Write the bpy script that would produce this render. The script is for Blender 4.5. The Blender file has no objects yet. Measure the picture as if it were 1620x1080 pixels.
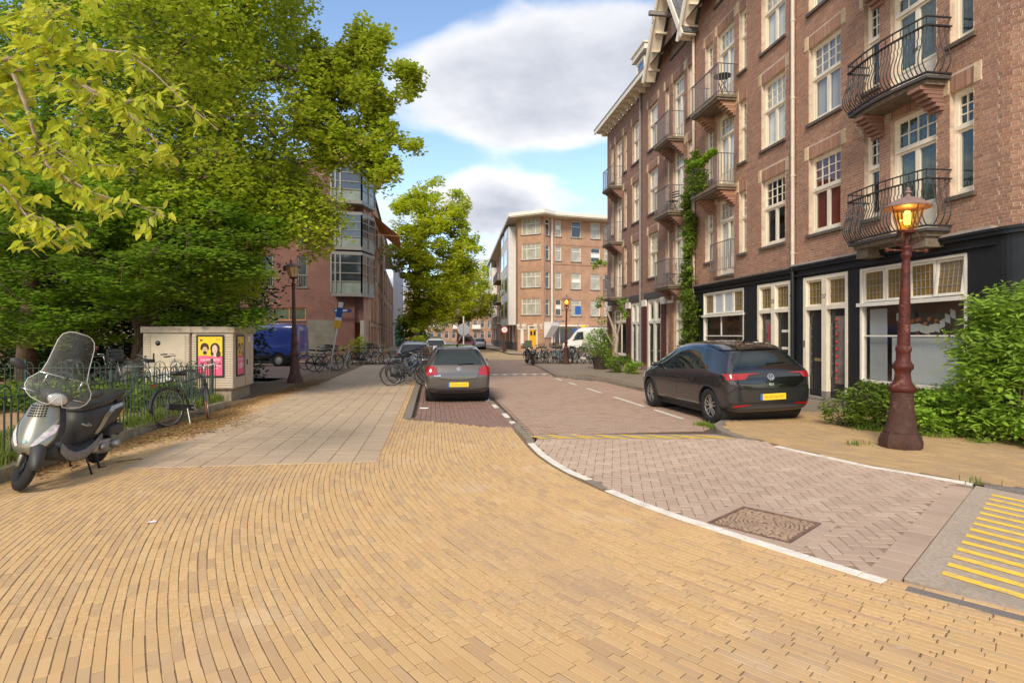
import bpy, bmesh, math, random
import numpy as np
from mathutils import Vector, Matrix, noise
from mathutils.bvhtree import BVHTree
R = math.radians
rnd = random.Random(7)
scene = bpy.context.scene
COL = scene.collection
# ------------------------------------------------------------------ camera, sky, sun, exposure
FPX, CX, HY, CAMH = 922.5, 810.0, 531.0, 1.6
cam_data = bpy.data.cameras.new('camera')
cam = bpy.data.objects.new('camera', cam_data); COL.objects.link(cam)
cam.location = (0, 0, CAMH); cam.rotation_euler = (R(90), 0, 0)
cam_data.sensor_width = 36.0; cam_data.lens = FPX / 1620 * 36.0
cam_data.shift_y = -(540 - HY) / 1620; cam_data.clip_end = 3000; cam_data.clip_start = 0.05
scene.camera = cam
SUN_AZ, SUN_EL = 196.0, 37.0      # azimuth clockwise from +Y (view direction)
sun_dir = Vector((math.sin(R(SUN_AZ)) * math.cos(R(SUN_EL)), math.cos(R(SUN_AZ)) * math.cos(R(SUN_EL)), math.sin(R(SUN_EL))))
sd = bpy.data.lights.new('sun', 'SUN'); sd.energy = 2.0; sd.angle = R(16); sd.color = (1.0, 0.89, 0.73)
so = bpy.data.objects.new('sun', sd); COL.objects.link(so)
so.rotation_euler = sun_dir.to_track_quat('Z', 'Y').to_euler()
scene.view_settings.view_transform = 'Standard'; scene.view_settings.look = 'None'
scene.view_settings.exposure = 0.76; scene.view_settings.gamma = 1.0; scene.view_settings.use_curve_mapping = False
scene.cycles.max_bounces = 8; scene.cycles.transparent_max_bounces = 12
scene.cycles.sample_clamp_indirect = 6.0

world = bpy.data.worlds.new('World'); scene.world = world; world.use_nodes = True
def N(nt, typ, **kw):
    n = nt.nodes.new(typ)
    for k, v in kw.items():
        if k == 'inp':
            for i, val in v.items():
                n.inputs[i].default_value = val
        else: setattr(n, k, v)
    return n
def build_world():
    nt = world.node_tree; nt.nodes.clear(); lk = nt.links.new
    out = N(nt, 'ShaderNodeOutputWorld'); bg = N(nt, 'ShaderNodeBackground', inp={'Strength': 0.148}); lk(bg.outputs[0], out.inputs[0])
    sky = N(nt, 'ShaderNodeTexSky', sky_type='NISHITA', sun_disc=False, sun_elevation=R(SUN_EL), sun_rotation=R(SUN_AZ), altitude=0, air_density=1.0, dust_density=0.6, ozone_density=1.4)
    tc = N(nt, 'ShaderNodeTexCoord'); sep = N(nt, 'ShaderNodeSeparateXYZ'); lk(tc.outputs['Generated'], sep.inputs[0])
    # project the view direction onto a flat cloud layer
    zc = N(nt, 'ShaderNodeMath', operation='MAXIMUM', inp={1: 0.0}); lk(sep.outputs[2], zc.inputs[0])
    za = N(nt, 'ShaderNodeMath', operation='ADD', inp={1: 0.22}); lk(zc.outputs[0], za.inputs[0])
    dv = N(nt, 'ShaderNodeVectorMath', operation='DIVIDE'); cmb = N(nt, 'ShaderNodeCombineXYZ')
    for i in range(3): lk(za.outputs[0], cmb.inputs[i])
    lk(tc.outputs['Generated'], dv.inputs[0]); lk(cmb.outputs[0], dv.inputs[1])
    mp = N(nt, 'ShaderNodeMapping', inp={'Location': (3.1, 0.75, 0), 'Scale': (1.0, 1.0, 0.9)}); lk(dv.outputs[0], mp.inputs[0])
    n1 = N(nt, 'ShaderNodeTexNoise', inp={'Scale': 1.15, 'Detail': 12, 'Roughness': 0.52, 'Distortion': 0.25}); lk(mp.outputs[0], n1.inputs['Vector'])
    n2 = N(nt, 'ShaderNodeTexNoise', inp={'Scale': 0.55, 'Detail': 3, 'Roughness': 0.5}); lk(mp.outputs[0], n2.inputs['Vector'])
    ad = N(nt, 'ShaderNodeMath', operation='MULTIPLY_ADD', inp={1: 0.55}); lk(n2.outputs[0], ad.inputs[0]); lk(n1.outputs[0], ad.inputs[2])
    az = N(nt, 'ShaderNodeMath', operation='ARCTAN2'); lk(sep.outputs[0], az.inputs[0]); lk(sep.outputs[1], az.inputs[1])
    elv = N(nt, 'ShaderNodeMath', operation='ARCSINE'); lk(sep.outputs[2], elv.inputs[0]); tot = ad.outputs[0]
    # cloud banks and blue gaps: (azimuth, elevation, half widths, weight)
    for (a0, e0, wa, we, wt) in ((.02,.40,.34,.10,.16), (-.02,.215,.10,.045,.17), (.0,.295,.60,.032,-.15), (.05,.545,.5,.06,-.16), (-.16,.26,.10,.06,-.10), (.0,.05,1.2,.06,.14), (-.25,.50,.16,.07,-.16)):
        q = []
        for (src, c, w) in ((az.outputs[0], a0, wa), (elv.outputs[0], e0, we)):
            s1 = N(nt, 'ShaderNodeMath', operation='SUBTRACT', inp={1: c}); lk(src, s1.inputs[0]); s2 = N(nt, 'ShaderNodeMath', operation='DIVIDE', inp={1: w}); lk(s1.outputs[0], s2.inputs[0]); s3 = N(nt, 'ShaderNodeMath', operation='MULTIPLY'); lk(s2.outputs[0], s3.inputs[0]); lk(s2.outputs[0], s3.inputs[1]); q.append(s3)
        s4 = N(nt, 'ShaderNodeMath', operation='ADD'); lk(q[0].outputs[0], s4.inputs[0]); lk(q[1].outputs[0], s4.inputs[1]); s5 = N(nt, 'ShaderNodeMath', operation='MULTIPLY', inp={1: -1.0}); lk(s4.outputs[0], s5.inputs[0]); s6 = N(nt, 'ShaderNodeMath', operation='EXPONENT'); lk(s5.outputs[0], s6.inputs[0]); s7 = N(nt, 'ShaderNodeMath', operation='MULTIPLY_ADD', inp={1: wt}); lk(s6.outputs[0], s7.inputs[0]); lk(tot, s7.inputs[2]); tot = s7.outputs[0]
    cov = N(nt, 'ShaderNodeValToRGB'); cov.color_ramp.elements[0].position = 0.735; cov.color_ramp.elements[1].position = 0.85
    cov.color_ramp.interpolation = 'EASE'
    lk(tot, cov.inputs[0])
    # shaded bellies and bright rims of the clouds
    n3 = N(nt, 'ShaderNodeTexNoise', inp={'Scale': 2.0, 'Detail': 7, 'Roughness': 0.55}); lk(mp.outputs[0], n3.inputs['Vector'])
    dn = N(nt, 'ShaderNodeMath', operation='MULTIPLY_ADD', inp={1: 0.8}); lk(n3.outputs[0], dn.inputs[0]); lk(tot, dn.inputs[2])
    sh = N(nt, 'ShaderNodeValToRGB'); sh.color_ramp.elements[0].position = 1.10; sh.color_ramp.elements[1].position = 1.0
    e = sh.color_ramp.elements
    e[0].position = 0.0; e[0].color = (4.6, 4.6, 4.7, 1); e[1].position = 1.0; e[1].color = (2.2, 2.35, 2.75, 1)
    mr = N(nt, 'ShaderNodeMapRange', inp={'From Min': 1.12, 'From Max': 1.50}); lk(dn.outputs[0], mr.inputs[0]); lk(mr.outputs[0], sh.inputs[0])
    mx = N(nt, 'ShaderNodeMix', data_type='RGBA'); lk(cov.outputs[0], mx.inputs[0]); lk(sky.outputs[0], mx.inputs[6]); lk(sh.outputs[0], mx.inputs[7])
    lk(mx.outputs[2], bg.inputs[0])
build_world()

# ------------------------------------------------------------------ helpers
def G(px, py, z=0.0):
    """point of the level at height z that lies at photo pixel (px, py)"""
    y = (CAMH - z) * FPX / (py - HY)
    return Vector(((px - CX) / FPX * y, y, z))
def at(px, py, y):
    return Vector(((px - CX) / FPX * y, y, CAMH - (py - HY) / FPX * y))

def mat(name, col, rough=0.75, metal=0.0, vary=0.0, scale=8.0, bump=0.0, bscale=40.0, island=0.0, hue=None, spec=0.5, coat=0.0, emit=None, detail=6, stain=None):
    m = bpy.data.materials.new(name); m.use_nodes = True; nt = m.node_tree; lk = nt.links.new
    b = nt.nodes['Principled BSDF']
    b.inputs['Roughness'].default_value = rough; b.inputs['Metallic'].default_value = metal
    b.inputs['Specular IOR Level'].default_value = spec; b.inputs['Coat Weight'].default_value = coat
    c4 = (*col, 1)
    if vary == 0 and island == 0 and stain is None:
        b.inputs['Base Color'].default_value = c4
    else:
        tc = N(nt, 'ShaderNodeTexCoord'); cur = None
        rgb = N(nt, 'ShaderNodeRGB'); rgb.outputs[0].default_value = c4; cur = rgb.outputs[0]
        if hue is not None and island:
            geo = N(nt, 'ShaderNodeNewGeometry'); oi = N(nt, 'ShaderNodeObjectInfo')
            a = N(nt, 'ShaderNodeMath', operation='ADD'); lk(geo.outputs['Random Per Island'], a.inputs[0]); lk(oi.outputs['Random'], a.inputs[1])
            fr = N(nt, 'ShaderNodeMath', operation='FRACT'); lk(a.outputs[0], fr.inputs[0])
            rp = N(nt, 'ShaderNodeValToRGB'); el = rp.color_ramp.elements; rp.color_ramp.interpolation = 'LINEAR'
            cols = hue
            el[0].color = (*cols[0], 1); el[1].color = (*cols[-1], 1)
            for i, cc in enumerate(cols[1:-1]):
                q = el.new((i + 1) / (len(cols) - 1)); q.color = (*cc, 1)
            lk(fr.outputs[0], rp.inputs[0])
            mx = N(nt, 'ShaderNodeMix', data_type='RGBA', inp={0: island}); lk(cur, mx.inputs[6]); lk(rp.outputs[0], mx.inputs[7]); cur = mx.outputs[2]
        elif island:
            geo = N(nt, 'ShaderNodeNewGeometry'); oi = N(nt, 'ShaderNodeObjectInfo')
            a = N(nt, 'ShaderNodeMath', operation='ADD'); lk(geo.outputs['Random Per Island'], a.inputs[0]); lk(oi.outputs['Random'], a.inputs[1])
            fr = N(nt, 'ShaderNodeMath', operation='FRACT'); lk(a.outputs[0], fr.inputs[0])
            mr = N(nt, 'ShaderNodeMapRange', inp={3: 1 - island, 4: 1 + island}); lk(fr.outputs[0], mr.inputs[0])
            hs = N(nt, 'ShaderNodeHueSaturation'); lk(mr.outputs[0], hs.inputs['Value']); lk(cur, hs.inputs['Color']); cur = hs.outputs[0]
        if vary:
            ns = N(nt, 'ShaderNodeTexNoise', inp={'Scale': scale, 'Detail': detail, 'Roughness': 0.6}); lk(tc.outputs['Object'], ns.inputs['Vector'])
            mr = N(nt, 'ShaderNodeMapRange', inp={1: 0.3, 2: 0.7, 3: 1 - vary, 4: 1 + vary}); lk(ns.outputs[0], mr.inputs[0])
            hs = N(nt, 'ShaderNodeHueSaturation'); lk(mr.outputs[0], hs.inputs['Value']); lk(cur, hs.inputs['Color']); cur = hs.outputs[0]
        if stain is not None:
            for (scol, sscale, lo, hi, amt) in stain:
                ns = N(nt, 'ShaderNodeTexNoise', inp={'Scale': sscale, 'Detail': 8, 'Roughness': 0.65}); 
                gp = N(nt, 'ShaderNodeNewGeometry'); lk(gp.outputs['Position'], ns.inputs['Vector'])
                mr = N(nt, 'ShaderNodeMapRange', inp={1: lo, 2: hi, 3: 0, 4: amt}); lk(ns.outputs[0], mr.inputs[0])
                mx = N(nt, 'ShaderNodeMix', data_type='RGBA'); lk(mr.outputs[0], mx.inputs[0]); lk(cur, mx.inputs[6]); mx.inputs[7].default_value = (*scol, 1); cur = mx.outputs[2]
        lk(cur, b.inputs['Base Color'])
    if bump:
        tc2 = N(nt, 'ShaderNodeTexCoord'); nb = N(nt, 'ShaderNodeTexNoise', inp={'Scale': bscale, 'Detail': 5}); lk(tc2.outputs['Object'], nb.inputs['Vector'])
        bp = N(nt, 'ShaderNodeBump', inp={'Strength': bump, 'Distance': 0.02}); lk(nb.outputs[0], bp.inputs['Height']); lk(bp.outputs[0], b.inputs['Normal'])
    if emit:
        b.inputs['Emission Color'].default_value = (*emit[0], 1); b.inputs['Emission Strength'].default_value = emit[1]
    return m

class MB:
    def __init__(s): s.v = []; s.f = []; s.m = []; s.cur = 0
    def quad(s, a, b, c, d):
        n = len(s.v); s.v += [tuple(a), tuple(b), tuple(c), tuple(d)]; s.f.append((n, n+1, n+2, n+3)); s.m.append(s.cur)
    def box(s, x0, x1, y0, y1, z0, z1):
        n = len(s.v)
        s.v += [(x0,y0,z0),(x1,y0,z0),(x1,y1,z0),(x0,y1,z0),(x0,y0,z1),(x1,y0,z1),(x1,y1,z1),(x0,y1,z1)]
        for q in ((0,3,2,1),(4,5,6,7),(0,1,5,4),(1,2,6,5),(2,3,7,6),(3,0,4,7)):
            s.f.append(tuple(n+i for i in q)); s.m.append(s.cur)
        return s
    def obox(s, c, ax, ay, az, hx, hy, hz):
        c = Vector(c); ax = Vector(ax).normalized()*hx; ay = Vector(ay).normalized()*hy; az = Vector(az).normalized()*hz
        n = len(s.v)
        for (i,j,k) in ((-1,-1,-1),(1,-1,-1),(1,1,-1),(-1,1,-1),(-1,-1,1),(1,-1,1),(1,1,1),(-1,1,1)):
            s.v.append(tuple(c+ax*i+ay*j+az*k))
        for q in ((0,3,2,1),(4,5,6,7),(0,1,5,4),(1,2,6,5),(2,3,7,6),(3,0,4,7)):
            s.f.append(tuple(n+i for i in q)); s.m.append(s.cur)
        return s
    def bar(s, a, b, w, h=None, up=(0,0,1)):
        a = Vector(a); b = Vector(b); d = (b-a); L = d.length
        if L < 1e-6: return s
        d /= L; u = Vector(up)
        if abs(d.dot(u)) > .98: u = Vector((1,0,0))
        x = d.cross(u).normalized(); y = x.cross(d)
        return s.obox((a+b)/2, d, x, y, L/2, w/2, (h or w)/2)
    def tube(s, pts, r, n=6, closed=False, cap=True):
        pts = [Vector(p) for p in pts]; K = len(pts)
        rs = r if isinstance(r, (list, tuple)) else [r]*K
        base = len(s.v); prev = None
        for i in range(K):
            if closed: d = pts[(i+1)%K] - pts[i-1]
            else: d = pts[min(i+1,K-1)] - pts[max(i-1,0)]
            if d.length < 1e-9: d = Vector((0,0,1))
            d.normalize()
            if prev is None:
                u = Vector((0,0,1)) if abs(d.z) < .9 else Vector((1,0,0))
                x = d.cross(u).normalized()
            else:
                x = (prev - d*prev.dot(d))
                if x.length < 1e-6: x = d.orthogonal()
                x.normalize()
            prev = x; y = d.cross(x)
            for j in range(n):
                a = 2*math.pi*j/n
                s.v.append(tuple(pts[i] + (x*math.cos(a)+y*math.sin(a))*rs[i]))
        for i in range(K if closed else K-1):
            i2 = (i+1)%K
            for j in range(n):
                j2 = (j+1)%n
                s.f.append((base+i*n+j, base+i*n+j2, base+i2*n+j2, base+i2*n+j)); s.m.append(s.cur)
        if cap and not closed:
            s.f.append(tuple(base+j for j in range(n))[::-1]); s.m.append(s.cur)
            s.f.append(tuple(base+(K-1)*n+j for j in range(n))); s.m.append(s.cur)
        return s
    def lathe(s, prof, n=16, c=(0,0,0), ax=None, a0=0.0, caps=True):
        """prof: list of (r, h); ax: axis direction (default z)"""
        c = Vector(c); d = Vector(ax or (0,0,1)).normalized()
        if ax is None: x = Vector((1,0,0)); y = Vector((0,1,0))
        else:
            x = d.orthogonal().normalized(); y = d.cross(x)
        base = len(s.v)
        for (r, h) in prof:
            for j in range(n):
                a = 2*math.pi*j/n+a0
                s.v.append(tuple(c + d*h + (x*math.cos(a)+y*math.sin(a))*r))
        for i in range(len(prof)-1):
            for j in range(n):
                j2 = (j+1)%n
                s.f.append((base+i*n+j, base+i*n+j2, base+(i+1)*n+j2, base+(i+1)*n+j)); s.m.append(s.cur)
        if caps and prof[0][0] > 1e-4: s.f.append(tuple(base+j for j in range(n))[::-1]); s.m.append(s.cur)
        if caps and prof[-1][0] > 1e-4: s.f.append(tuple(base+(len(prof)-1)*n+j for j in range(n))); s.m.append(s.cur)
        return s
    def prism(s, poly, y0, y1, plane='xz'):
        """polygon extruded; plane 'xz' extrudes along y, 'xy' along z, 'yz' along x"""
        n = len(poly); base = len(s.v)
        def P(p, t):
            return (p[0], t, p[1]) if plane == 'xz' else ((p[0], p[1], t) if plane == 'xy' else (t, p[0], p[1]))
        for t in (y0, y1):
            for p in poly: s.v.append(P(p, t))
        s.f.append(tuple(base+i for i in range(n))); s.m.append(s.cur)
        s.f.append(tuple(base+n+i for i in range(n))[::-1]); s.m.append(s.cur)
        for i in range(n):
            j = (i+1)%n
            s.f.append((base+i, base+n+i, base+n+j, base+j)); s.m.append(s.cur)
        return s
    def loft(s, rings, closed_ring=True, cap=True):
        base = len(s.v); n = len(rings[0])
        for r in rings:
            for p in r: s.v.append(tuple(p))
        for i in range(len(rings)-1):
            for j in range(n if closed_ring else n-1):
                j2 = (j+1)%n
                s.f.append((base+i*n+j, base+i*n+j2, base+(i+1)*n+j2, base+(i+1)*n+j)); s.m.append(s.cur)
        if cap and closed_ring:
            s.f.append(tuple(base+j for j in range(n))[::-1]); s.m.append(s.cur)
            s.f.append(tuple(base+(len(rings)-1)*n+j for j in range(n))); s.m.append(s.cur)
        return s
    def mesh(s, name, mats, smooth=False, fix=True):
        me = bpy.data.meshes.new(name); me.from_pydata(s.v, [], s.f)
        for m in (mats if isinstance(mats, (list, tuple)) else [mats]): me.materials.append(m)
        if any(s.m): me.polygons.foreach_set('material_index', s.m)
        if fix and len(s.f) < 20000:
            bm = bmesh.new(); bm.from_mesh(me); bmesh.ops.recalc_face_normals(bm, faces=bm.faces); bm.to_mesh(me); bm.free()
        if smooth: me.polygons.foreach_set('use_smooth', [True]*len(me.polygons)); 
        me.update(); return me
    def build(s, name, mats, parent=None, smooth=False, loc=(0,0,0), rot=None, bevel=0, sub=0, autosmooth=None, fix=True):
        me = s.mesh(name, mats, smooth, fix)
        o = bpy.data.objects.new(name, me); COL.objects.link(o); o.location = loc
        if rot is not None: o.rotation_euler = rot
        if parent: o.parent = parent
        if bevel:
            b = o.modifiers.new('bevel', 'BEVEL'); b.width = bevel; b.segments = 2; b.limit_method = 'ANGLE'; b.angle_limit = R(40)
        if sub:
            q = o.modifiers.new('sub', 'SUBSURF'); q.levels = sub; q.render_levels = sub
        if autosmooth:
            for p in me.polygons: p.use_smooth = True
            try: me.set_sharp_from_angle(angle=R(autosmooth))
            except Exception: pass
        return o
def tag(o, label=None, cat=None, group=None, kind=None):
    if label: o['label'] = label
    if cat: o['category'] = cat
    if group: o['group'] = group
    if kind: o['kind'] = kind
    return o
def empty(name, loc=(0,0,0), rz=0.0, label=None, cat=None, group=None, kind=None, parent=None):
    o = bpy.data.objects.new(name, None); COL.objects.link(o); o.location = loc; o.rotation_euler = (0,0,rz); o.empty_display_size = .1
    if parent: o.parent = parent
    return tag(o, label, cat, group, kind)
def inst(name, me, parent=None, loc=(0,0,0), rot=None, scale=None):
    o = bpy.data.objects.new(name, me); COL.objects.link(o); o.location = loc
    if rot is not None: o.rotation_euler = rot
    if scale is not None: o.scale = scale
    if parent: o.parent = parent
    return o
def kids(o): return list(o.children)
def copy_tree(o, parent=None):
    c = o.copy(); COL.objects.link(c); c.parent = parent
    for ch in kids(o): copy_tree(ch, c)
    return c
def inpoly(x, y, poly):
    ins = False; j = len(poly)-1
    for i in range(len(poly)):
        xi, yi = poly[i][0], poly[i][1]; xj, yj = poly[j][0], poly[j][1]
        if (yi > y) != (yj > y) and x < (xj-xi)*(y-yi)/(yj-yi)+xi: ins = not ins
        j = i
    return ins
def fast_mesh(name, verts, quads, mats, mi=None, smooth=False):
    """verts (n,3) array, quads (m,k) array"""
    me = bpy.data.meshes.new(name); v = np.asarray(verts, dtype=np.float32); q = np.asarray(quads, dtype=np.int32); k = q.shape[1]
    me.vertices.add(len(v)); me.vertices.foreach_set('co', v.ravel())
    me.loops.add(q.size); me.loops.foreach_set('vertex_index', q.ravel())
    me.polygons.add(len(q)); me.polygons.foreach_set('loop_start', np.arange(0, q.size, k, dtype=np.int32)); me.polygons.foreach_set('loop_total', np.full(len(q), k, dtype=np.int32))
    for m in (mats if isinstance(mats, (list, tuple)) else [mats]): me.materials.append(m)
    if mi is not None: me.polygons.foreach_set('material_index', np.asarray(mi, dtype=np.int32))
    me.update(calc_edges=True); me.validate(); me.polygons.foreach_set('use_smooth', [False]*len(me.polygons)); return me
FONT_CACHE = {}
def text_mesh(txt, size, mat_, parent, loc, rot, name='lettering', extrude=0.002, align='CENTER', bold=0.0, sx=1.0):
    """flat or slightly raised lettering, turned into a mesh"""
    cu = bpy.data.curves.new(name, 'FONT'); cu.body = txt; cu.size = size; cu.align_x = align; cu.align_y = 'CENTER'; cu.extrude = extrude; cu.offset = bold
    cu.resolution_u = 3
    tmp = bpy.data.objects.new('tmp', cu); COL.objects.link(tmp)
    dg = bpy.context.evaluated_depsgraph_get(); me = bpy.data.meshes.new_from_object(tmp.evaluated_get(dg))
    bpy.data.objects.remove(tmp); me.materials.clear(); me.materials.append(mat_)
    o = bpy.data.objects.new(name, me); COL.objects.link(o); o.parent = parent; o.location = loc; o.rotation_euler = rot; o.scale = (sx,1,1)
    return o
# ------------------------------------------------------------------ ground, paving and road
TAN = 0.1344
SD = Vector((-TAN, 1, 0)).normalized(); SN = Vector((SD.y, -SD.x, 0))   # street direction, and its right hand side
joint_m = mat('joint_sand', (0.20, 0.13, 0.07), .95, vary=.35, scale=30, stain=[((0.09,0.10,0.03), 1.5, .55, .7, .7)])
yb_m = mat('yellow_clinker', (0.62, 0.395, 0.185), .85, island=.8, hue=[(0.57,0.355,0.155),(0.66,0.43,0.20),(0.61,0.385,0.175),(0.69,0.45,0.215),(0.63,0.39,0.175),(0.64,0.415,0.19),(0.56,0.37,0.20),(0.50,0.315,0.17),(0.62,0.40,0.185)], vary=.14, scale=34, bump=.25, bscale=120,
           stain=[((0.76,0.58,0.38), 1.1, .56, .72, .5), ((0.43,0.285,0.20), .38, .50, .68, .6), ((0.40,0.29,0.20), 1.6, .60, .78, .5), ((0.80,0.68,0.52), 3.2, .66, .74, .6), ((0.30,0.20,0.13), 7, .66, .74, .6)])
yb2_m = mat('ochre_clinker', (0.50, 0.33, 0.16), .85, island=.7, hue=[(0.44,0.28,0.13),(0.56,0.37,0.18),(0.47,0.30,0.14),(0.40,0.28,0.17)], vary=.16, scale=26, bump=.25, bscale=120,
           stain=[((0.30,0.22,0.15), .8, .5, .7, .5)])
block_m = mat('pinkish_concrete_block', (0.55, 0.395, 0.29), .9, island=.6, hue=[(0.48,0.34,0.25),(0.62,0.45,0.335),(0.54,0.385,0.285),(0.66,0.51,0.39)], vary=.22, scale=60, bump=.5, bscale=220, stain=[((0.38,0.27,0.20), 1.0, .5, .7, .45)])
road_m = mat('brown_pink_clinker', (0.40, 0.265, 0.195), .85, island=.75, hue=[(0.30,0.19,0.135),(0.48,0.33,0.24),(0.38,0.245,0.18),(0.45,0.33,0.25)], vary=.15, scale=40, bump=.25, bscale=120, stain=[((0.42,0.30,0.23), .5, .45, .65, .6)])
bay_m = mat('dark_red_clinker', (0.27, 0.16, 0.125), .85, island=.6, hue=[(0.22,0.125,0.10),(0.32,0.19,0.15),(0.26,0.15,0.12)], vary=.15, scale=40, bump=.25, bscale=120)
tile_m = mat('grey_beige_paving_tile', (0.52, 0.385, 0.255), .9, island=.6, hue=[(0.45,0.33,0.22),(0.58,0.43,0.285),(0.52,0.38,0.255),(0.49,0.37,0.26)], vary=.15, scale=14, bump=.2, bscale=160, stain=[((0.33,0.22,0.13), .7, .5, .7, .5)])
tile2_m = mat('worn_brown_paving_tile', (0.26, 0.205, 0.15), .9, island=.35, hue=[(0.22,0.17,0.125),(0.30,0.235,0.17),(0.26,0.205,0.15)], vary=.15, scale=14, bump=.2, bscale=160, stain=[((0.20,0.17,0.10), .7, .5, .7, .5)])
kerb_m = mat('concrete_kerb', (0.25, 0.205, 0.16), .9, vary=.25, scale=9, bump=.3, bscale=90)
granite_m = mat('dark_granite_kerb', (0.20, 0.17, 0.15), .85, vary=.5, scale=120, bump=.3, bscale=150)
white_m = mat('white_edge_stone', (0.80, 0.73, 0.64), .8, vary=.12, scale=10, bump=.2, bscale=90, stain=[((0.45,0.36,0.26), 5, .53, .68, .6)])
ypaint_m = mat('yellow_road_paint', (0.86, 0.56, 0.07), .7, vary=.14, scale=8, stain=[((0.45,0.35,0.22), 11, .55, .66, .8)])
ramp_m = mat('ramp_concrete', (0.45, 0.355, 0.27), .92, vary=.22, scale=35, bump=.5, bscale=180, stain=[((0.30,0.24,0.19), 1.5, .5, .7, .6)])
iron_m = mat('rusty_cast_iron', (0.21, 0.125, 0.09), .7, vary=.4, scale=14, bump=.3, bscale=80)
def tex_brick(name, c1, c2, cm, bw, bh, rough=.85, rot=0.0, ms=.012, bump=.3, wall=False, dirt=None):
    m = bpy.data.materials.new(name); m.use_nodes = True; nt = m.node_tree; lk = nt.links.new; b = nt.nodes['Principled BSDF']
    tc = N(nt, 'ShaderNodeTexCoord'); mp = N(nt, 'ShaderNodeMapping', inp={'Rotation': (0,0,rot)})
    if wall:
        sp = N(nt, 'ShaderNodeSeparateXYZ'); cb = N(nt, 'ShaderNodeCombineXYZ'); lk(tc.outputs['Object'], sp.inputs[0]); lk(sp.outputs[0], cb.inputs[0]); lk(sp.outputs[2], cb.inputs[1]); lk(cb.outputs[0], mp.inputs[0])
    else: lk(tc.outputs['Object'], mp.inputs[0])
    bt = N(nt, 'ShaderNodeTexBrick', inp={'Scale': 1.0, 'Mortar Size': ms, 'Brick Width': bw, 'Row Height': bh, 'Mortar Smooth': .1, 'Bias': 0.0}); lk(mp.outputs[0], bt.inputs['Vector'])
    bt.inputs['Color1'].default_value = (*c1,1); bt.inputs['Color2'].default_value = (*c2,1); bt.inputs['Mortar'].default_value = (*cm,1)
    ns = N(nt, 'ShaderNodeTexNoise', inp={'Scale': .9, 'Detail': 8, 'Roughness': .65}); lk(tc.outputs['Object'], ns.inputs['Vector'])
    mr = N(nt, 'ShaderNodeMapRange', inp={1:.3,2:.7,3:.78,4:1.22}); lk(ns.outputs[0], mr.inputs[0])
    hs = N(nt, 'ShaderNodeHueSaturation'); lk(mr.outputs[0], hs.inputs['Value']); lk(bt.outputs[0], hs.inputs['Color']); cur = hs.outputs[0]
    if dirt:
        n2 = N(nt, 'ShaderNodeTexNoise', inp={'Scale': dirt[1], 'Detail': 8, 'Roughness': .7}); lk(tc.outputs['Object'], n2.inputs['Vector'])
        m2 = N(nt, 'ShaderNodeMapRange', inp={1:dirt[2],2:dirt[3],3:0,4:dirt[4]}); lk(n2.outputs[0], m2.inputs[0])
        mx = N(nt, 'ShaderNodeMix', data_type='RGBA'); lk(m2.outputs[0], mx.inputs[0]); lk(cur, mx.inputs[6]); mx.inputs[7].default_value = (*dirt[0],1); cur = mx.outputs[2]
    lk(cur, b.inputs['Base Color']); b.inputs['Roughness'].default_value = rough
    bp = N(nt, 'ShaderNodeBump', inp={'Strength': bump, 'Distance': .01}); bp.invert = True; lk(bt.outputs['Fac'], bp.inputs['Height']); lk(bp.outputs[0], b.inputs['Normal'])
    return m
far_road_m = tex_brick('far_red_clinker', (0.37,0.25,0.185), (0.32,0.21,0.155), (0.17,0.115,0.08), .2, .1)
far_yellow_m = tex_brick('far_yellow_clinker', (0.58,0.42,0.22), (0.50,0.345,0.175), (0.24,0.17,0.10), .2, .1)
far_walk_m = tex_brick('far_paving_tile', (0.42,0.33,0.23), (0.36,0.275,0.19), (0.20,0.145,0.09), .3, .3, rot=math.atan(TAN))
earth_m = mat('garden_earth', (0.33, 0.20, 0.11), .95, vary=.35, scale=3, bump=.4, bscale=20)

def sheet(name, poly, z, m, parent=None, thick=0.0):
    mb = MB(); n = len(poly)
    zz = (lambda p: p[2] if len(p) > 2 else z)
    if thick: mb.prism([(p[0], p[1]) for p in poly], z - thick, z, 'xy')
    else:
        mb.v += [(p[0], p[1], zz(p)) for p in poly]; mb.f.append(tuple(range(n))); mb.m.append(0)
    o = mb.build(name, m, parent); 
    if parent is None: o['kind'] = 'structure'
    return o
def screen(p):
    if p[1] < .3: return None
    return (CX + FPX*p[0]/p[1], HY + FPX*(CAMH - p[2])/p[1])
def inview(p, mgn=15):
    s = screen(p); return s is not None and -mgn < s[0] < 1620+mgn and -mgn < s[1] < 1080+mgn
TPL = None
def unit_brick_mesh(name, m, ch):
    """1 x 1 x 1 stone, top at z=0, with a chamfered top edge; ch = (cx, cy, cz) chamfer as a share of each side"""
    cx, cy, cz = ch; v = []
    for (s, z) in ((1, -1.0), (1, -cz), (0, 0.0)):
        hx = .5 if s else .5 - cx; hy = .5 if s else .5 - cy
        v += [(-hx,-hy,z),(hx,-hy,z),(hx,hy,z),(-hx,hy,z)]
    f = [(8,9,10,11)]
    for i in range(4):
        j = (i+1)%4; f.append((i,j,4+j,4+i)); f.append((4+i,4+j,8+j,8+i))
    me = bpy.data.meshes.new(name); me.from_pydata(v, [], f); me.materials.append(m); me.update(); return me
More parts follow.
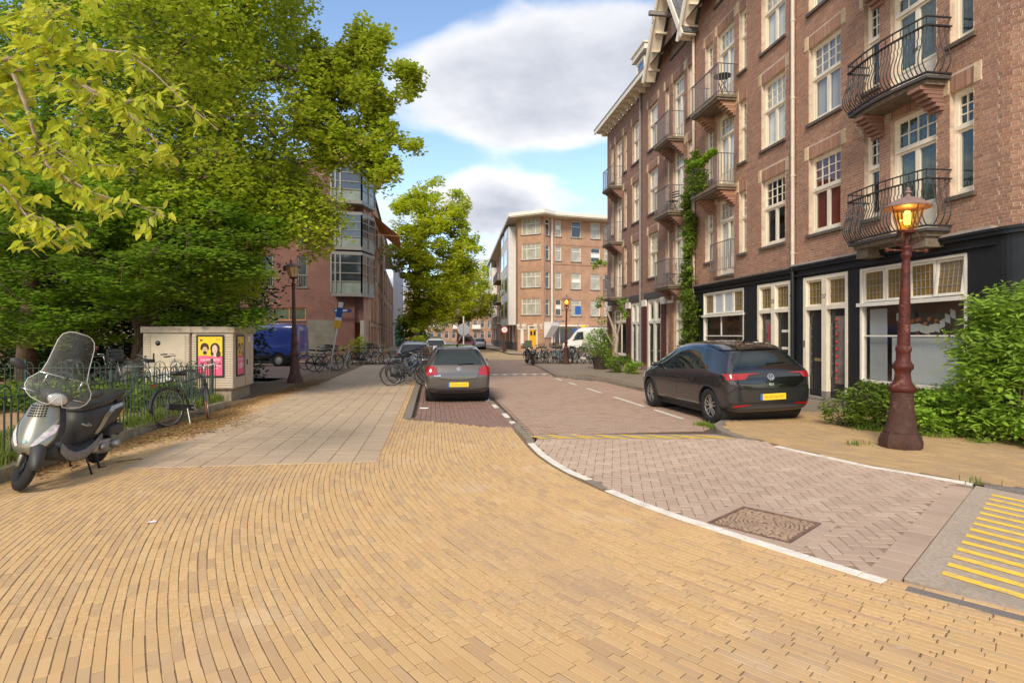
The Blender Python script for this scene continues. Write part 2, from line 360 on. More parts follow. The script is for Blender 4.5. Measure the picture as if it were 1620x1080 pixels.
def lay(units, z, m, parent, name, H=.03, gap=.005, limit=300, ch=.0022, jit=.0006, zfun=None, stuff_name=None):
    """units (cx, cy, angle, length, width): the nearest in view as single stones, the rest one mesh"""
    info = []
    for u in units:
        zz = zfun(u[0], u[1]) if zfun else z
        if not inview((u[0], u[1], zz), 60):
            if abs(u[0]) < 9 and u[1] > .5: info.append((1e6, u, zz))
            continue
        info.append((u[1]**2/(u[3]*u[4])**.5, u, zz))
    info.sort(key=lambda t: t[0])
    first = [i for i in info[:limit] if i[0] < 1e6]; rest = info[len(first):]
    if first:
        L0, W0 = first[0][1][3], first[0][1][4]
        me = unit_brick_mesh(name, m, (ch/L0, ch/W0, .12))
        for _, (cx, cy, a, L, W), zz in first:
            inst(name, me, parent, (cx, cy, zz + rnd.uniform(-jit, jit)), (rnd.uniform(-.003,.003), rnd.uniform(-.003,.003), a + rnd.uniform(-.006,.006)), (L-gap*.8, W-gap*.62, H))
    if rest:
        n = len(rest); A = np.array([(r[1][0], r[1][1], r[1][2], r[1][3]-gap*.8, r[1][4]-gap*.62, r[2]) for r in rest])
        rg = np.random.RandomState(5)
        A[:,2] += rg.uniform(-.008,.008,n); ca, sa = np.cos(A[:,2]), np.sin(A[:,2])
        V = np.zeros((n, 12, 3)); tx = rg.uniform(-.003,.003,n); ty = rg.uniform(-.003,.003,n); dz = rg.uniform(-jit,jit,n)
        k = 0
        for (ins, z0) in ((0, -H), (0, -.0035), (1, 0.0)):
            for (sx, sy) in ((-1,-1),(1,-1),(1,1),(-1,1)):
                lx = sx*(A[:,3]/2 - ins*ch); ly = sy*(A[:,4]/2 - ins*ch)
                V[:,k,0] = A[:,0] + lx*ca - ly*sa; V[:,k,1] = A[:,1] + lx*sa + ly*ca
                V[:,k,2] = A[:,5] + z0 + lx*tx + ly*ty + dz; k += 1
        F = [(8,9,10,11)]
        for i in range(4):
            j = (i+1)%4; F.append((i,j,4+j,4+i)); F.append((4+i,4+j,8+j,8+i))
        F = np.array(F); Q = (np.arange(n)*12)[:,None,None] + F[None]
        me = fast_mesh(stuff_name or name+'s', V.reshape(-1,3), Q.reshape(-1,4), m)
        o = inst(stuff_name or name+'s', me, parent); o['kind'] = 'stuff'

# far flat ground that reaches the horizon
sheet('ground', [(-900,-40),(900,-40),(900,1500),(-900,1500)], -0.16, mat('far_ground', (0.26,0.21,0.15), .95, vary=.2, scale=.5))
# --- curved courses of yellow clinkers
def ref_curve():
    """left edge of the roadway, from far to near, with heading; starts straight and bends to the right"""
    pts = []; ds = .05; p = Vector((0.28, 8.75)); 
    back = []; q = p.copy(); h0 = math.atan(TAN)
    n = int(24/ds)
    for i in range(n, 0, -1):
        pts.append((p.x - math.sin(h0)*ds*i, p.y + math.cos(h0)*ds*i, h0))
    s = 0.0
    while p.y > -4:
        h = h0 + max(0.0, min(1.0, (s-.3)/5.2))**1.05*R(39)
        pts.append((p.x, p.y, h)); p = p + Vector((math.sin(h), -math.cos(h)))*ds; s += ds
    return pts
REF = ref_curve()
bayend = [(-2.02,11.44),(-1.8,11.1),(-0.79,10.47),(-0.03,9.90),(0.12,9.95)]
def left_lim(y): return -5.55 - .115*(y-6.32)            # curb under the park fence
def tile_in(x, y, m=0.0):
    r = -1.72 - TAN*(y-7.42); return y > 7.42+(x+1.72)*TAN + m and r - 3.055 + m < x < r - m
def yellow_ok(x, y):
    if y < .7 or x < left_lim(y)+.02: return False
    if tile_in(x, y, .06): return False
    # roadway edge
    if y > 10.3:
        if x > -2.02 - TAN*(y-11.44) - .10: 
            # inside the parking bay or road
            if y > 11.3: return False
            if y > 9.9 + (0.1-x)*.62 : return False
    return True
def course_bricks():
    out = []; w = .0555; L = .203
    P = np.array([(a,b) for a,b,_ in REF]); Hd = np.array([c for _,_,c in REF])
    NL = np.stack([-np.cos(Hd), -np.sin(Hd)], 1)      # to the left of the roadway seen from the camera
    k = 0
    while (k+.5)*w < 10.4:
        d = .10 + (k+.5)*w; Q = P + NL*d; seg = np.hypot(*(Q[1:]-Q[:-1]).T); cum = np.concatenate([[0], np.cumsum(seg)])
        s = rnd.uniform(0, L); drift = 0
        while s < cum[-1]:
            l = L*rnd.uniform(.94,1.05)
            if rnd.random() < .02: l *= .5
            c = s + l/2
            i = min(np.searchsorted(cum, c)-1, len(Q)-2); 
            if i < 0: i = 0
            t = (c-cum[i])/max(seg[i],1e-6); x = Q[i,0]+(Q[i+1,0]-Q[i,0])*t; y = Q[i,1]+(Q[i+1,1]-Q[i,1])*t
            s += l
            if y > 32 or y < .7: continue
            if y > 14.5 and not (d < 3 and x > -4.9-.0): 
                if x < -6.4: continue
            if not yellow_ok(x, y): continue
            h = Hd[i]; ox, oy = rnd.gauss(0, .0012), rnd.gauss(0, .0012)
            out.append((x+ox, y+oy, -math.pi/2 + h, l, w))
        k += 1
    return out
pave = tag(sheet('brick_pavement', [(-7.6,-3),(9.5,-3),(3.0,3.28),(2.46,3.79),(1.9,4.53),(1.5,5.12),(1.01,6.02),(.85,6.52),(.54,7.31),(.28,8.70),(.2,9.80),(-.03,9.84),(-.79,10.45),(-2.0,11.44),(-4.9,33),(-9,33)], -0.0032, joint_m), kind='structure')
YB = course_bricks()
lay(YB, 0.0, yb_m, pave, 'paving_brick', gap=.0062)
# --- grey tiles on the left pavement
tiles_o = tag(sheet('tiled_pavement', [(-4.75,7.03),(-1.74,7.44),(-5.14,33),(-8.15,33)], -0.003, joint_m), kind='structure')
T = []
ang = math.atan2(SD.y, SD.x) - math.pi/2
i0 = Vector((-1.72, 7.42, 0)) + SD*.152 - SN*.152
for r in range(0, 84):
    off = (r % 2)*.0
    for c in range(0, 10):
        p = i0 + SD*(r*.3025) - SN*(c*.3025+.0)
        if p.y < 33: T.append((p.x, p.y, ang, .3025, .3025))
lay(T, 0.004, tile_m, tiles_o, 'paving_tile', gap=.009, ch=.003, jit=.002)
# --- herringbone blocks on the raised junction
junction_poly = [(.28,8.68),(.54,7.31),(.85,6.52),(1.01,6.02),(1.5,5.12),(1.9,4.53),(2.17,4.15),(2.43,3.79),(2.58,3.86),(4.93,6.22),(4.38,7.13),(3.92,8.21),(3.73,8.91),(3.62,9.03),(.42,9.02)]
junction = sheet('raised_junction', junction_poly, -0.006, mat('mortar_sand', (0.27,0.195,0.135), .95, vary=.3, scale=30))
mh_c = Vector((2.155, 4.985)); mh_a = R(-46.5)
rampdir = Vector((4.93-2.58, 6.22-3.86)).normalized()      # along the edge of the near ramp
rampn = Vector((rampdir.y, -rampdir.x))                     # towards the side street
def near_edge_dist(x, y):
    best = 9
    for a, b in zip(junction_poly[:7], junction_poly[1:8]):
        ax, ay = a; bx, by = b; t = max(0, min(1, ((x-ax)*(bx-ax)+(y-ay)*(by-ay))/((bx-ax)**2+(by-ay)**2)))
        best = min(best, math.hypot(x-ax-t*(bx-ax), y-ay-t*(by-ay)))
    return best
Bk = []; W = .105; ha = R(-10); ca, sa = math.cos(ha), math.sin(ha)
def in_manhole(x, y, m=0):
    d = Vector((x, y)) - mh_c; c, s = math.cos(-mh_a), math.sin(-mh_a); u = d.x*c - d.y*s; v = d.x*s + d.y*c
    return abs(u) < .34+m and abs(v) < .34+m
for i in range(-90, 90):
    for j in range(-90, 90):
        r = (i-j) % 4
        if r == 0: lx, ly, a = (i+1)*W, (j+.5)*W, ha
        elif r == 3: lx, ly, a = (i+.5)*W, (j+1)*W, ha+math.pi/2
        else: continue
        x = 2.5+lx*ca-ly*sa; y = 6.5+lx*sa+ly*ca
        def fits(x, y, hl):
            if not inpoly(x, y, junction_poly) or in_manhole(x, y, .085 + hl*.35): return False
            e = (Vector((x,y))-Vector((2.58,3.86))).dot(rampn)
            return e < -.195 - (hl-.03)*.8 and near_edge_dist(x, y) > .05 + hl*.35
        if fits(x, y, .105): Bk.append((x, y, a, 2*W, W))
        else:
            for q in (-1, 1):
                hx, hy = x+q*W/2*math.cos(a), y+q*W/2*math.sin(a)
                if fits(hx, hy, .03): Bk.append((hx, hy, a, W, W))
n_h = len(Bk)
# border courses: along the ramp and round the manhole
ra = math.atan2(rampdir.y, rampdir.x)
k = 0
while k*.205 < 3.2:
    p = Vector((2.53,3.80)) + rampdir*(k*.205+.1) - rampn*(.105)
    Bk.append((p.x, p.y, ra, .205, .205)); k += 1
lay(Bk, 0.0, block_m, junction, 'paving_block', gap=.011, ch=.005, jit=.0018)
mc, ms_ = math.cos(mh_a), math.sin(mh_a)
def mh_pt(u, v): return Vector((mh_c.x+u*mc-v*ms_, mh_c.y+u*ms_+v*mc))
B2 = []
for side in (-1, 1):
    for k in range(3):
        p = mh_pt(side*(.34+.055), -.34+.11+k*.228); B2.append((p.x, p.y, mh_a+math.pi/2, .228, .105))
    for k in range(4):
        p = mh_pt(-.34-.11+.1125+k*.225, side*(.34+.055)); B2.append((p.x, p.y, mh_a, .225, .105))
lay(B2, 0.002, block_m, junction, 'border_block', gap=.008, ch=.005)
# manhole cover
mh = empty('manhole_cover', (mh_c.x, mh_c.y, 0), mh_a, 'square rusty cast iron manhole cover with concentric rings in the junction blocks', 'manhole cover')
mb = MB(); mb.box(-.34,.34,-.34,.34,-.05,-.004); mb.build('cover_plate', iron_m, mh)
mb = MB(); mb.box(-.34,-.322,-.34,.34,-.004,.006); mb.box(.322,.34,-.34,.34,-.004,.006); mb.box(-.322,.322,-.34,-.322,-.004,.006); mb.box(-.322,.322,.322,.34,-.004,.006); mb.build('rim', iron_m, mh)
mb = MB(); rr = random.Random(3)
for q, rad in enumerate([.045,.08,.115,.15,.185,.22,.255,.29,.325,.36,.395,.43]):
    a = rr.uniform(0, 6)
    a_end = a + 2*math.pi
    while a < a_end:
        da = rr.uniform(.04,.10)/rad; b = min(a+da, a_end)
        steps = max(2, int((b-a)*rad/.02)); w = .011
        for s in range(steps):
            a1 = a+(b-a)*s/steps; a2 = a+(b-a)*(s+1)/steps
            jr = rr.choice((0,0,.008,-.008)) if s == 0 else 0
            P4 = [((rad+jr+e)*math.cos(t), (rad+jr+e)*math.sin(t)) for (t, e) in ((a1,-w),(a1,w),(a2,w),(a2,-w))]
            if max(abs(c) for p in P4 for c in p) > .315: continue
            mb.prism(P4, -.006, .004, 'xy')
        a = b + .018/rad
mb.build('ring_pattern', mat('worn_iron_pattern', (0.42,0.29,0.20), .6, vary=.3, scale=20, bump=.2, bscale=60), mh)
# white edge stones
def edge_stones(path, w, L, z, H, m, parent, name, gap=.006, closed=False):
    P = [Vector((p[0], p[1])) for p in path]; seg = []; cum = [0]
    for a, b in zip(P, P[1:]): cum.append(cum[-1] + (b-a).length)
    def pt(s):
        for i in range(len(P)-1):
            if s <= cum[i+1] or i == len(P)-2:
                t = (s-cum[i])/max(cum[i+1]-cum[i],1e-6); return P[i].lerp(P[i+1], t)
    s = 0
    while s < cum[-1]-.05:
        e = min(s+L, cum[-1]); sub = 3 if len(P) > 2 else 1
        a0 = s+gap/2; b0 = e-gap/2; top = []; 
        cs = [pt(a0+(b0-a0)*i/sub) for i in range(sub+1)]
        mb = MB(); L_, R_ = [], []
        for i, c in enumerate(cs):
            d = (cs[min(i+1,sub)]-cs[max(i-1,0)]).normalized(); n_ = Vector((-d.y, d.x)); L_.append(c+n_*w/2); R_.append(c-n_*w/2)
        poly = L_ + R_[::-1]
        mb.prism([(q.x-cs[0].x, q.y-cs[0].y) for q in poly], -H, 0, 'xy')
        mb.build(name, m, parent, loc=(cs[0].x, cs[0].y, z + rnd.uniform(-.001,.001)), bevel=.004)
        s = e
off = -.05
edge_stones([(.28,8.68),(.40,7.9),(.545,7.31),(.69,6.85),(.86,6.50)], .10, .52, .004, .03, white_m, pave, 'white_edge_stone')
edge_stones([(1.0,6.05),(1.24,5.55),(1.5,5.12),(1.9,4.53),(2.17,4.15),(2.43,3.80)], .10, .36, .004, .03, white_m, pave, 'white_edge_stone')
edge_stones([(3.83,8.45),(3.95,8.15),(4.38,7.13),(4.99,6.31)], .10, .62, .004, .03, white_m, junction, 'white_edge_stone')
edge_stones([(.86,6.46),(.98,6.1)], .09, .36, .002, .03, kerb_m, pave, 'grey_edge_stone')
edge_stones([(-.62,15.59),(-.15,12.55),(.06,10.75)], .10, .48, -.094, .03, kerb_m, pave, 'grey_edge_stone')
edge_stones([(.07,10.7),(.10,10.2),(.20,9.6),(.27,9.1),(.28,8.7)], .12, .5, .002, .12, kerb_m, pave, 'grey_edge_stone')
for (a, b) in (((-.70,15.9),(-.62,15.2)), ((-.45,14.35),(-.36,13.75)), ((-.17,12.7),(-.09,12.1)), ((-.01,11.55),(.06,11.0))):
    edge_stones([a, b], .11, 1.0, -.088, .03, white_m, pave, 'white_edge_stone')
edge_stones([(2.50,3.70),(2.88,3.31),(3.5,2.7)], .09, .8, .004, .1, granite_m, pave, 'granite_kerb_stone')
edge_stones([(5.05,6.25),(5.9,5.7),(6.8,5.1)], .10, .9, .004, .1, granite_m, pave, 'granite_kerb_stone')
# header course that follows the inside of the white edge
# ramps
def ramp(name, a, b, n2, w, z0, z1, slabs, stripes, label_m=ramp_m):
    """concrete slabs between a and b, sloping towards n2 from z0 to z1"""
    root = empty(name, (0,0,0), 0, kind='structure')
    a = Vector((a[0],a[1],0)); b = Vector((b[0],b[1],0)); n2 = Vector((n2[0],n2[1],0)).normalized(); d = (b-a)
    for i in range(slabs):
        p = a + d*(i/slabs) + d.normalized()*.004; q = a + d*((i+1)/slabs) - d.normalized()*.004
        mb = MB(); top = [p+Vector((0,0,z0)), q+Vector((0,0,z0)), q+n2*w+Vector((0,0,z1)), p+n2*w+Vector((0,0,z1))]
        mb.v += [tuple(v) for v in top] + [tuple(v-Vector((0,0,.08))) for v in top]
        for f in ((0,1,2,3),(7,6,5,4),(0,4,5,1),(1,5,6,2),(2,6,7,3),(3,7,4,0)): mb.f.append(f); mb.m.append(0)
        mb.build('ramp_slab', label_m, root, bevel=.004)
    for (s0, s1, t0, t1, skew) in stripes:
        sl = (z1-z0)/w
        def Q(s, t): 
            v = a + d.normalized()*(s+skew*t) + n2*t; return v + Vector((0,0,z0+sl*t+.004))
        mb = MB(); mb.v += [tuple(Q(s0,t0)), tuple(Q(s1,t0)), tuple(Q(s1,t1)), tuple(Q(s0,t1))]; mb.f.append((0,1,2,3)); mb.m.append(0)
        mb.build('yellow_stripe', ypaint_m, root)
    return root
st = []
s = .22
for k in range(8):
    st.append((s-.10, s+.03, .06, .72, -.32)) if k else st.append((s-.14, s+.06, .10, .72, -.32))
    st.append((s+.16, s+.28, .06, .34, -.32)); s += .415
# far ramp slopes up from the street (z=-0.1) to the junction (z=0)
st = []
for k in range(8):
    s0 = .12+k*.42; st.append((s0+.0, s0+.14, .12, .94, -.42)); st.append((s0+.27, s0+.40, .12, .50, -.42))
ramp('far_ramp', (.40,9.02), (3.72,9.02), (-.03,1), 1.06, 0.0, -.1, 4, st)
st = []
for k in range(14):
    s0 = .28+k*.21
    st.append((s0, s0+.085, .16, .16+(.85 if k % 2 == 0 else .48), .0))
ramp('near_ramp', (2.59,3.855), (4.97,6.25), (rampn.x, rampn.y), 1.15, 0.0, -.09, 4, st)
sheet('side_street', [(2.7,3.2),(6.0,-.2),(12,-7),(16,-4),(9.6,2.6),(5.3,6.2)], -.1, far_road_m)
# street clinkers beyond the ramp, laid across the street
rjoint_m = mat('dark_joint', (0.11,0.07,0.045), .95, vary=.3, scale=20)
road = sheet('road', [(.2,9.9,-.1055),(5.5,9.9,-.1055),(5.2,12,-.1055),(1.2,45,-.1055),(-6.6,45,-.1055)], -.108, rjoint_m)
def road_x0(y): return .17 - TAN*(y-10.3)
def kerb_r(y): 
    if y < 10.6: return 3.6
    if y < 22: return 4.95 - TAN*(y-11.0)
    if y < 24.2: return 3.38 - (y-21.48)*.60
    return 1.78 - .05*(y-24.2)
SA = math.atan2(SN.y, SN.x)
B = []
o0 = Vector((.3, 10.0, 0)); 
for r in range(0, 150):
    for c in range(-40, 60):
        p = o0 + SD*((r+.5)*.1025) + SN*((c + (.5 if r % 2 else 0))*.205)
        if p.y < 10.12 or p.y > 25: continue
        if p.x < road_x0(p.y)+.12 or p.x > kerb_r(p.y)-.1: continue
        if p.y < 11.35 and p.x > 3.62: continue
        B.append((p.x, p.y, SA, .205, .1025))
lay(B, -.1, road_m, road, 'road_brick', gap=.016, jit=.0016)
road_far = sheet('far_road', [(-2.1,24.9),(1.9,24.9),(1.2,38),(3,41),(1.0,60),(-14,300),(-22,300),(-6.6,60),(-6.5,41),(-30,40),(-30,29),(-4.8,28.5)], -.1, far_road_m)
# parking bay with dark red clinkers, rising to the pavement at its end
bay = sheet('parking_bay', [(.02,11.5,-.112),(-2.3,29,-.112),(-4.4,29,-.112),(-2.1,11.5,-.112)], -.112, joint_m)
sheet('bay_bed', [(-2.02,11.44,-.05),(-.79,10.45,-.014),(.10,9.86,-.014),(.06,11.5,-.112),(-2.0,12.8,-.112)], -.108, joint_m, bay)
def bay_z(x, y):
    e = 10.0 + (0.05-x)*.62; return -.1*min(1.0, max(0.0, (y-e)/1.3))
B = []
for r in range(0, 90):
    for c in range(-12, 16):
        p = Vector((-1.0, 9.7, 0)) + SD*((c + (.5 if r % 2 else 0))*.0) + SD*(r*.205 + (.1025 if c % 2 else 0)) + SN*(c*.1025)
        if p.y > 26 or p.y < 9.9 + (0.05-p.x)*.62 + .06: continue
        if p.x < -1.93 - TAN*(p.y-11.44)+.06 or p.x > road_x0(p.y)-.08: continue
        B.append((p.x, p.y, SA+math.pi/2, .205, .1025))
lay(B, -.1, bay_m, bay, 'bay_brick', gap=.010, zfun=bay_z)
# kerbs
edge_stones([(-2.04,11.35),(-2.04-TAN*17.1,28.5)], .15, 1.0, .004, .14, kerb_m, pave, 'kerb_stone')
rk = [(3.70,8.95),(3.60,9.5),(3.58,9.95),(3.70,10.5),(3.95,10.95),(4.4,11.25),(4.86,11.45),(4.74,12.9),(4.04,18.0),(3.45,21.3),(2.9,22.8),(1.85,24.2),(1.2,36)]
edge_stones(rk, .13, .8, .004, .14, kerb_m, junction, 'kerb_stone')
# right-hand pavement
rwalk = sheet('side_pavement', [(3.70,8.95),(3.92,8.21),(4.38,7.13),(4.99,6.31),(7.5,4.4),(14,-.2),(14,12),(8.4,12.5),(5.2,36),(1.2,36),(1.85,24.2),(2.9,22.8),(3.45,21.3),(4.74,12.9),(4.86,11.45),(4.4,11.25),(3.95,10.95),(3.70,10.5),(3.58,9.95)], -0.005, joint_m)
B = []; edge = [(3.62,10.9),(3.56,10.3),(3.58,9.79),(3.73,8.91),(3.95,8.15),(4.38,7.13),(4.99,6.31),(5.9,5.55),(7.2,4.6),(9.0,3.4)]
dd = Vector((.48,-.875)).normalized(); nn = Vector((.875,.48)).normalized(); a_ = math.atan2(dd.y, dd.x)
walkpoly = [(3.68,10.3),(3.68,9.6),(3.84,8.85),(4.02,8.25),(4.48,7.17),(5.08,6.38),(7.5,4.6),(13,1.0),(13,7.8),(8.2,12.3),(5.0,12.3),(4.95,11.5),(4.45,11.15),(4.0,10.85)]
for r in range(-30, 90):
    for c in range(-40, 40):
        bend = .05*((c*.205)**2)*.3
        p = Vector((4.6, 8.6)) + dd*((c + (.5 if r % 2 else 0))*.205) + nn*(r*.1025)
        # courses bow round the kerb
        if not inpoly(p.x, p.y, walkpoly): continue
        B.append((p.x, p.y, a_, .205, .1025))
lay(B, 0.0, yb2_m, rwalk, 'paving_brick', gap=.013, jit=.0016)
B = []
for r in range(0, 80):
    for c in range(0, 20):
        p = Vector((4.9, 12.25, 0)) + SD*(r*.3) + SN*(c*.3+.0) + SN*(.15 if r % 2 else 0)
        if p.y < 12.4 or p.x < kerb_r(p.y)+.2 or p.y > 33: continue
        if p.x > 9.81-.13*p.y-.0: continue
        B.append((p.x, p.y, SA, .3, .3))
for r in range(40, 75):
    for c in range(-8, 0):
        p = Vector((4.9, 12.25, 0)) + SD*(r*.3) + SN*(c*.3+.0) + SN*(.15 if r % 2 else 0)
        if p.x < kerb_r(p.y)+.15 or p.y > 33: continue
        B.append((p.x, p.y, SA, .3, .3))
lay(B, 0.0, tile2_m, rwalk, 'paving_tile', gap=.006)
# white markings
def mark(name, pts, z, parent, m=white_m):
    mb = MB(); mb.v += [(p[0], p[1], z) for p in pts]; mb.f.append(tuple(range(len(pts)))); mb.m.append(0); return mb.build(name, m, parent)
for (y0, y1) in ((11.9,13.4),(13.95,16.2),(17.3,18.9),(20.1,21.2),(22.2,23.2)):
    x0 = 3.47-TAN*(y0-12.06)*1.15; x1 = 3.47-TAN*(y1-12.06)*1.15
    mark('bay_line', [(x0-.05,y0),(x0+.05,y0),(x1+.05,y1),(x1-.05,y1)], -.094, road)
mark('give_way_line', [(-2.0,25.6),(1.75,25.95),(1.73,26.15),(-2.03,25.8)], -.094, road_far)
for k in range(8):
    x = -1.75+k*.43; mark('shark_tooth', [(x,25.55+.09*(k*.43)),(x+.3,25.58+.09*(k*.43)),(x+.15,24.9+.09*(k*.43))], -.090, road_far)
mark('road_line', [(-.9,22.6),(.25,22.75),(.25,22.85),(-.9,22.7)], -.094, road)
# far surfaces
sheet('far_junction', [(-16,41),(2.6,41),(9,56),(40,60),(40,75),(0,75),(-4.4,70),(-30,70),(-30,41)], -.092, far_yellow_m)
sheet('far_pavement', [(-30,35.5),(-6.2,35.5),(-7.9,48),(-9.2,55),(-14.8,100),(-14,130),(-18,130),(-30,60)], -.03, far_walk_m)
sheet('far_side_pavement', [(-.2,52),(1.6,50),(6.0,53.5),(50,56),(50,70),(-.9,70),(-9,150),(-11,150),(-3.5,80)], -.0, far_walk_m)
sheet('lamp_pavement', [(1.9,24.2),(8,24.2),(8,28),(40,33),(40,47),(3.2,40),(1.2,36)], -.02, far_walk_m)
sheet('parking_strip', [(-16,22.5),(-7.4,22.5),(-8.6,31),(-30,33),(-30,22.5)], -.03, tex_brick('strip_clinker', (.33,.22,.16), (.28,.18,.13), (.17,.11,.07), .2, .1))
# ------------------------------------------------------------------ brick houses on the right
BR = [(0.35,0.18,0.115),(0.43,0.225,0.14),(0.38,0.195,0.125),(0.27,0.145,0.105),(0.48,0.28,0.18),(0.41,0.205,0.125),(0.33,0.195,0.14)]
brick_m = mat('red_brown_brick', (0.36,0.20,0.14), .85, island=.85, hue=BR, vary=.18, scale=30, bump=.3, bscale=90, stain=[((0.22,0.12,0.09), .55, .50, .68, .6), ((0.50,0.32,0.22), 1.3, .60, .75, .4)])
brickB_m = mat('brown_brick', (0.31,0.175,0.125), .85, island=.8, hue=[(0.27,0.15,0.11),(0.34,0.19,0.135),(0.30,0.165,0.12),(0.25,0.135,0.105),(0.39,0.235,0.17)], vary=.16, scale=30, bump=.3, bscale=90, stain=[((0.19,0.10,0.085), .4, .5, .7, .5)])
purple_m = mat('purple_glazed_brick', (0.10,0.035,0.045), .35, island=.6, hue=[(0.09,0.03,0.038),(0.14,0.045,0.05),(0.11,0.04,0.05)], vary=.1, scale=30)
mortar_m = mat('mortar', (0.58,0.45,0.35), .95, vary=.25, scale=6)
mortarD_m = mat('dark_mortar', (0.40,0.29,0.22), .95, vary=.25, scale=6)
cream_m = mat('cream_paint', (0.86,0.77,0.62), .45, vary=.07, scale=5, stain=[((0.62,0.50,0.36), 3, .62, .8, .5)])
creamW_m = mat('white_paint', (0.80,0.75,0.66), .45, vary=.08, scale=5)
pipe_m = mat('cream_drainpipe', (0.68,0.58,0.48), .5, vary=.1, scale=6)
gpipe_m = mat('grey_drainpipe', (0.26,0.24,0.24), .5, vary=.15, scale=6)
stoneb_m = mat('pale_sandstone', (0.56,0.43,0.28), .85, vary=.22, scale=9, bump=.2, bscale=60, island=.25)
sill_m = mat('dark_stone_sill', (0.12,0.095,0.075), .7, vary=.25, scale=12)
black_m = mat('black_paint', (0.013,0.015,0.018), .38, vary=.25, scale=5)
door_m = mat('black_door_paint', (0.018,0.02,0.022), .3)
ironrail_m = mat('black_wrought_iron', (0.035,0.033,0.035), .5)
greyrail_m = mat('grey_steel_railing', (0.20,0.19,0.20), .5, metal=.3)
slab_m = mat('weathered_balcony_stone', (0.20,0.155,0.11), .85, vary=.35, scale=9, bump=.3, bscale=40)
steelw_m = mat('dark_steel_beam', (0.075,0.07,0.07), .6)
curt_m = mat('white_curtain', (0.90,0.87,0.82), .9, vary=.08, scale=3)
curtg_m = mat('green_patterned_curtain', (0.10,0.16,0.135), .9, vary=.5, scale=9)
curtr_m = mat('dark_red_curtain', (0.22,0.03,0.01), .9, vary=.2, scale=3)
curto_m = mat('orange_curtain', (0.45,0.09,0.01), .9, vary=.15, scale=3)
curtp_m = mat('pale_grey_blind', (0.52,0.50,0.50), .9)
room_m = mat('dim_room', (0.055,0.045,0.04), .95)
brass_m = mat('brass', (0.55,0.42,0.2), .35, metal=.8)
def glass_mat(name, tint=(0.9,0.93,0.92), refl=1.5, rough=0.02, tr=1.0):
    m = bpy.data.materials.new(name); m.use_nodes = True; nt = m.node_tree; nt.nodes.clear(); lk = nt.links.new
    o = N(nt, 'ShaderNodeOutputMaterial'); mx = N(nt, 'ShaderNodeMixShader'); t = N(nt, 'ShaderNodeBsdfTransparent'); g = N(nt, 'ShaderNodeBsdfGlossy', inp={'Roughness': rough})
    lw = N(nt, 'ShaderNodeLayerWeight'); f = N(nt, 'ShaderNodeMath', operation='POWER', inp={1: 3.6}); lk(lw.outputs['Facing'], f.inputs[0]); ad = N(nt, 'ShaderNodeMath', operation='MULTIPLY_ADD', inp={1: .9, 2: .06}); ad.use_clamp = True
    lk(f.outputs[0], ad.inputs[0]); lk(ad.outputs[0], mx.inputs[0]); lk(t.outputs[0], mx.inputs[1]); lk(g.outputs[0], mx.inputs[2]); lk(mx.outputs[0], o.inputs[0])
    t.inputs[0].default_value = (tint[0]*tr, tint[1]*tr, tint[2]*tr, 1); g.inputs[0].default_value = (.95,.95,1,1); return m
glass_m = glass_mat('window_glass', (.80,.84,.84), 1.55)
amber_m = mat('amber_leaded_glass', (0.20,0.125,0.025), .22, vary=.25, scale=4, spec=.8)
lead_m = mat('lead_came', (0.30,0.27,0.22), .5)
bluish_m = mat('pale_blue_panel', (0.48,0.53,0.56), .6)

# wall frame: local x runs towards the camera along the wall, local y into the house, z up
TH = math.atan(TAN); CT, STH = math.cos(TH), math.sin(TH)
WX = lambda px: 9053.0/(px-686.0)/CT                    # distance along the street of a facade column
def wp(t): return Vector((9.81 - STH*t, CT*t, 0))
WROT = math.atan2(-CT, STH)
def brick_rows(x0, x1, z0, z1, holes, course=.0625, L=.21, Hd=.10, gap=.0115, bond='dutch', seed=1):
    """bricks of a running wall (x0, x1, z0, z1) cut round rectangular holes"""
    rg = random.Random(seed); out = []; n = int(round((z1-z0)/course)); 
    for r in range(n):
        a, b = z0 + r*course + gap*.5, z0 + (r+1)*course - gap*.5; zc = (a+b)/2
        iv = [(x0, x1)]
        for h in holes:
            if h[2] - .02 < zc < h[3] + .02:
                nv = []
                for (p, q) in iv:
                    if h[1] <= p or h[0] >= q: nv.append((p, q)); continue
                    if h[0] > p: nv.append((p, h[0]))
                    if h[1] < q: nv.append((h[1], q))
                iv = nv
        ph = (L+Hd)/2*(r % 2) + (.03 if r % 4 > 1 else 0)
        x = x0 - .31 + ph; k = 0; pieces = []
        while x < x1:
            w = L if k % 2 == 0 else Hd
            pieces.append((x, x+w)); x += w + gap*0.0 + .0; k += 1
        for (p, q) in iv:
            for (c, d) in pieces:
                e, f = max(c, p), min(d, q)
                if f - e < .03: 
                    continue
                out.append((e + gap*.5*(c >= p), f - gap*.5*(d <= q), a, b))
    return out
def bricks_to_mesh(name, bs, m, proud=.004, jit=.0015, seed=2):
    n = len(bs); A = np.array(bs); rg = np.random.RandomState(seed); pr = -proud + rg.uniform(-jit, jit, n)
    V = np.zeros((n, 8, 3)); k = 0
    for y in (0, 1):
        for (i, j) in ((0,2),(1,2),(1,3),(0,3)):
            V[:,k,0] = A[:,i]; V[:,k,2] = A[:,j]; V[:,k,1] = pr if y == 0 else .002; k += 1
    F = np.array([(0,1,2,3),(0,4,5,1),(1,5,6,2),(2,6,7,3),(3,7,4,0)])
    Q = (np.arange(n)*8)[:,None,None] + F[None]
    return fast_mesh(name, V.reshape(-1,3), Q.reshape(-1,4), m)
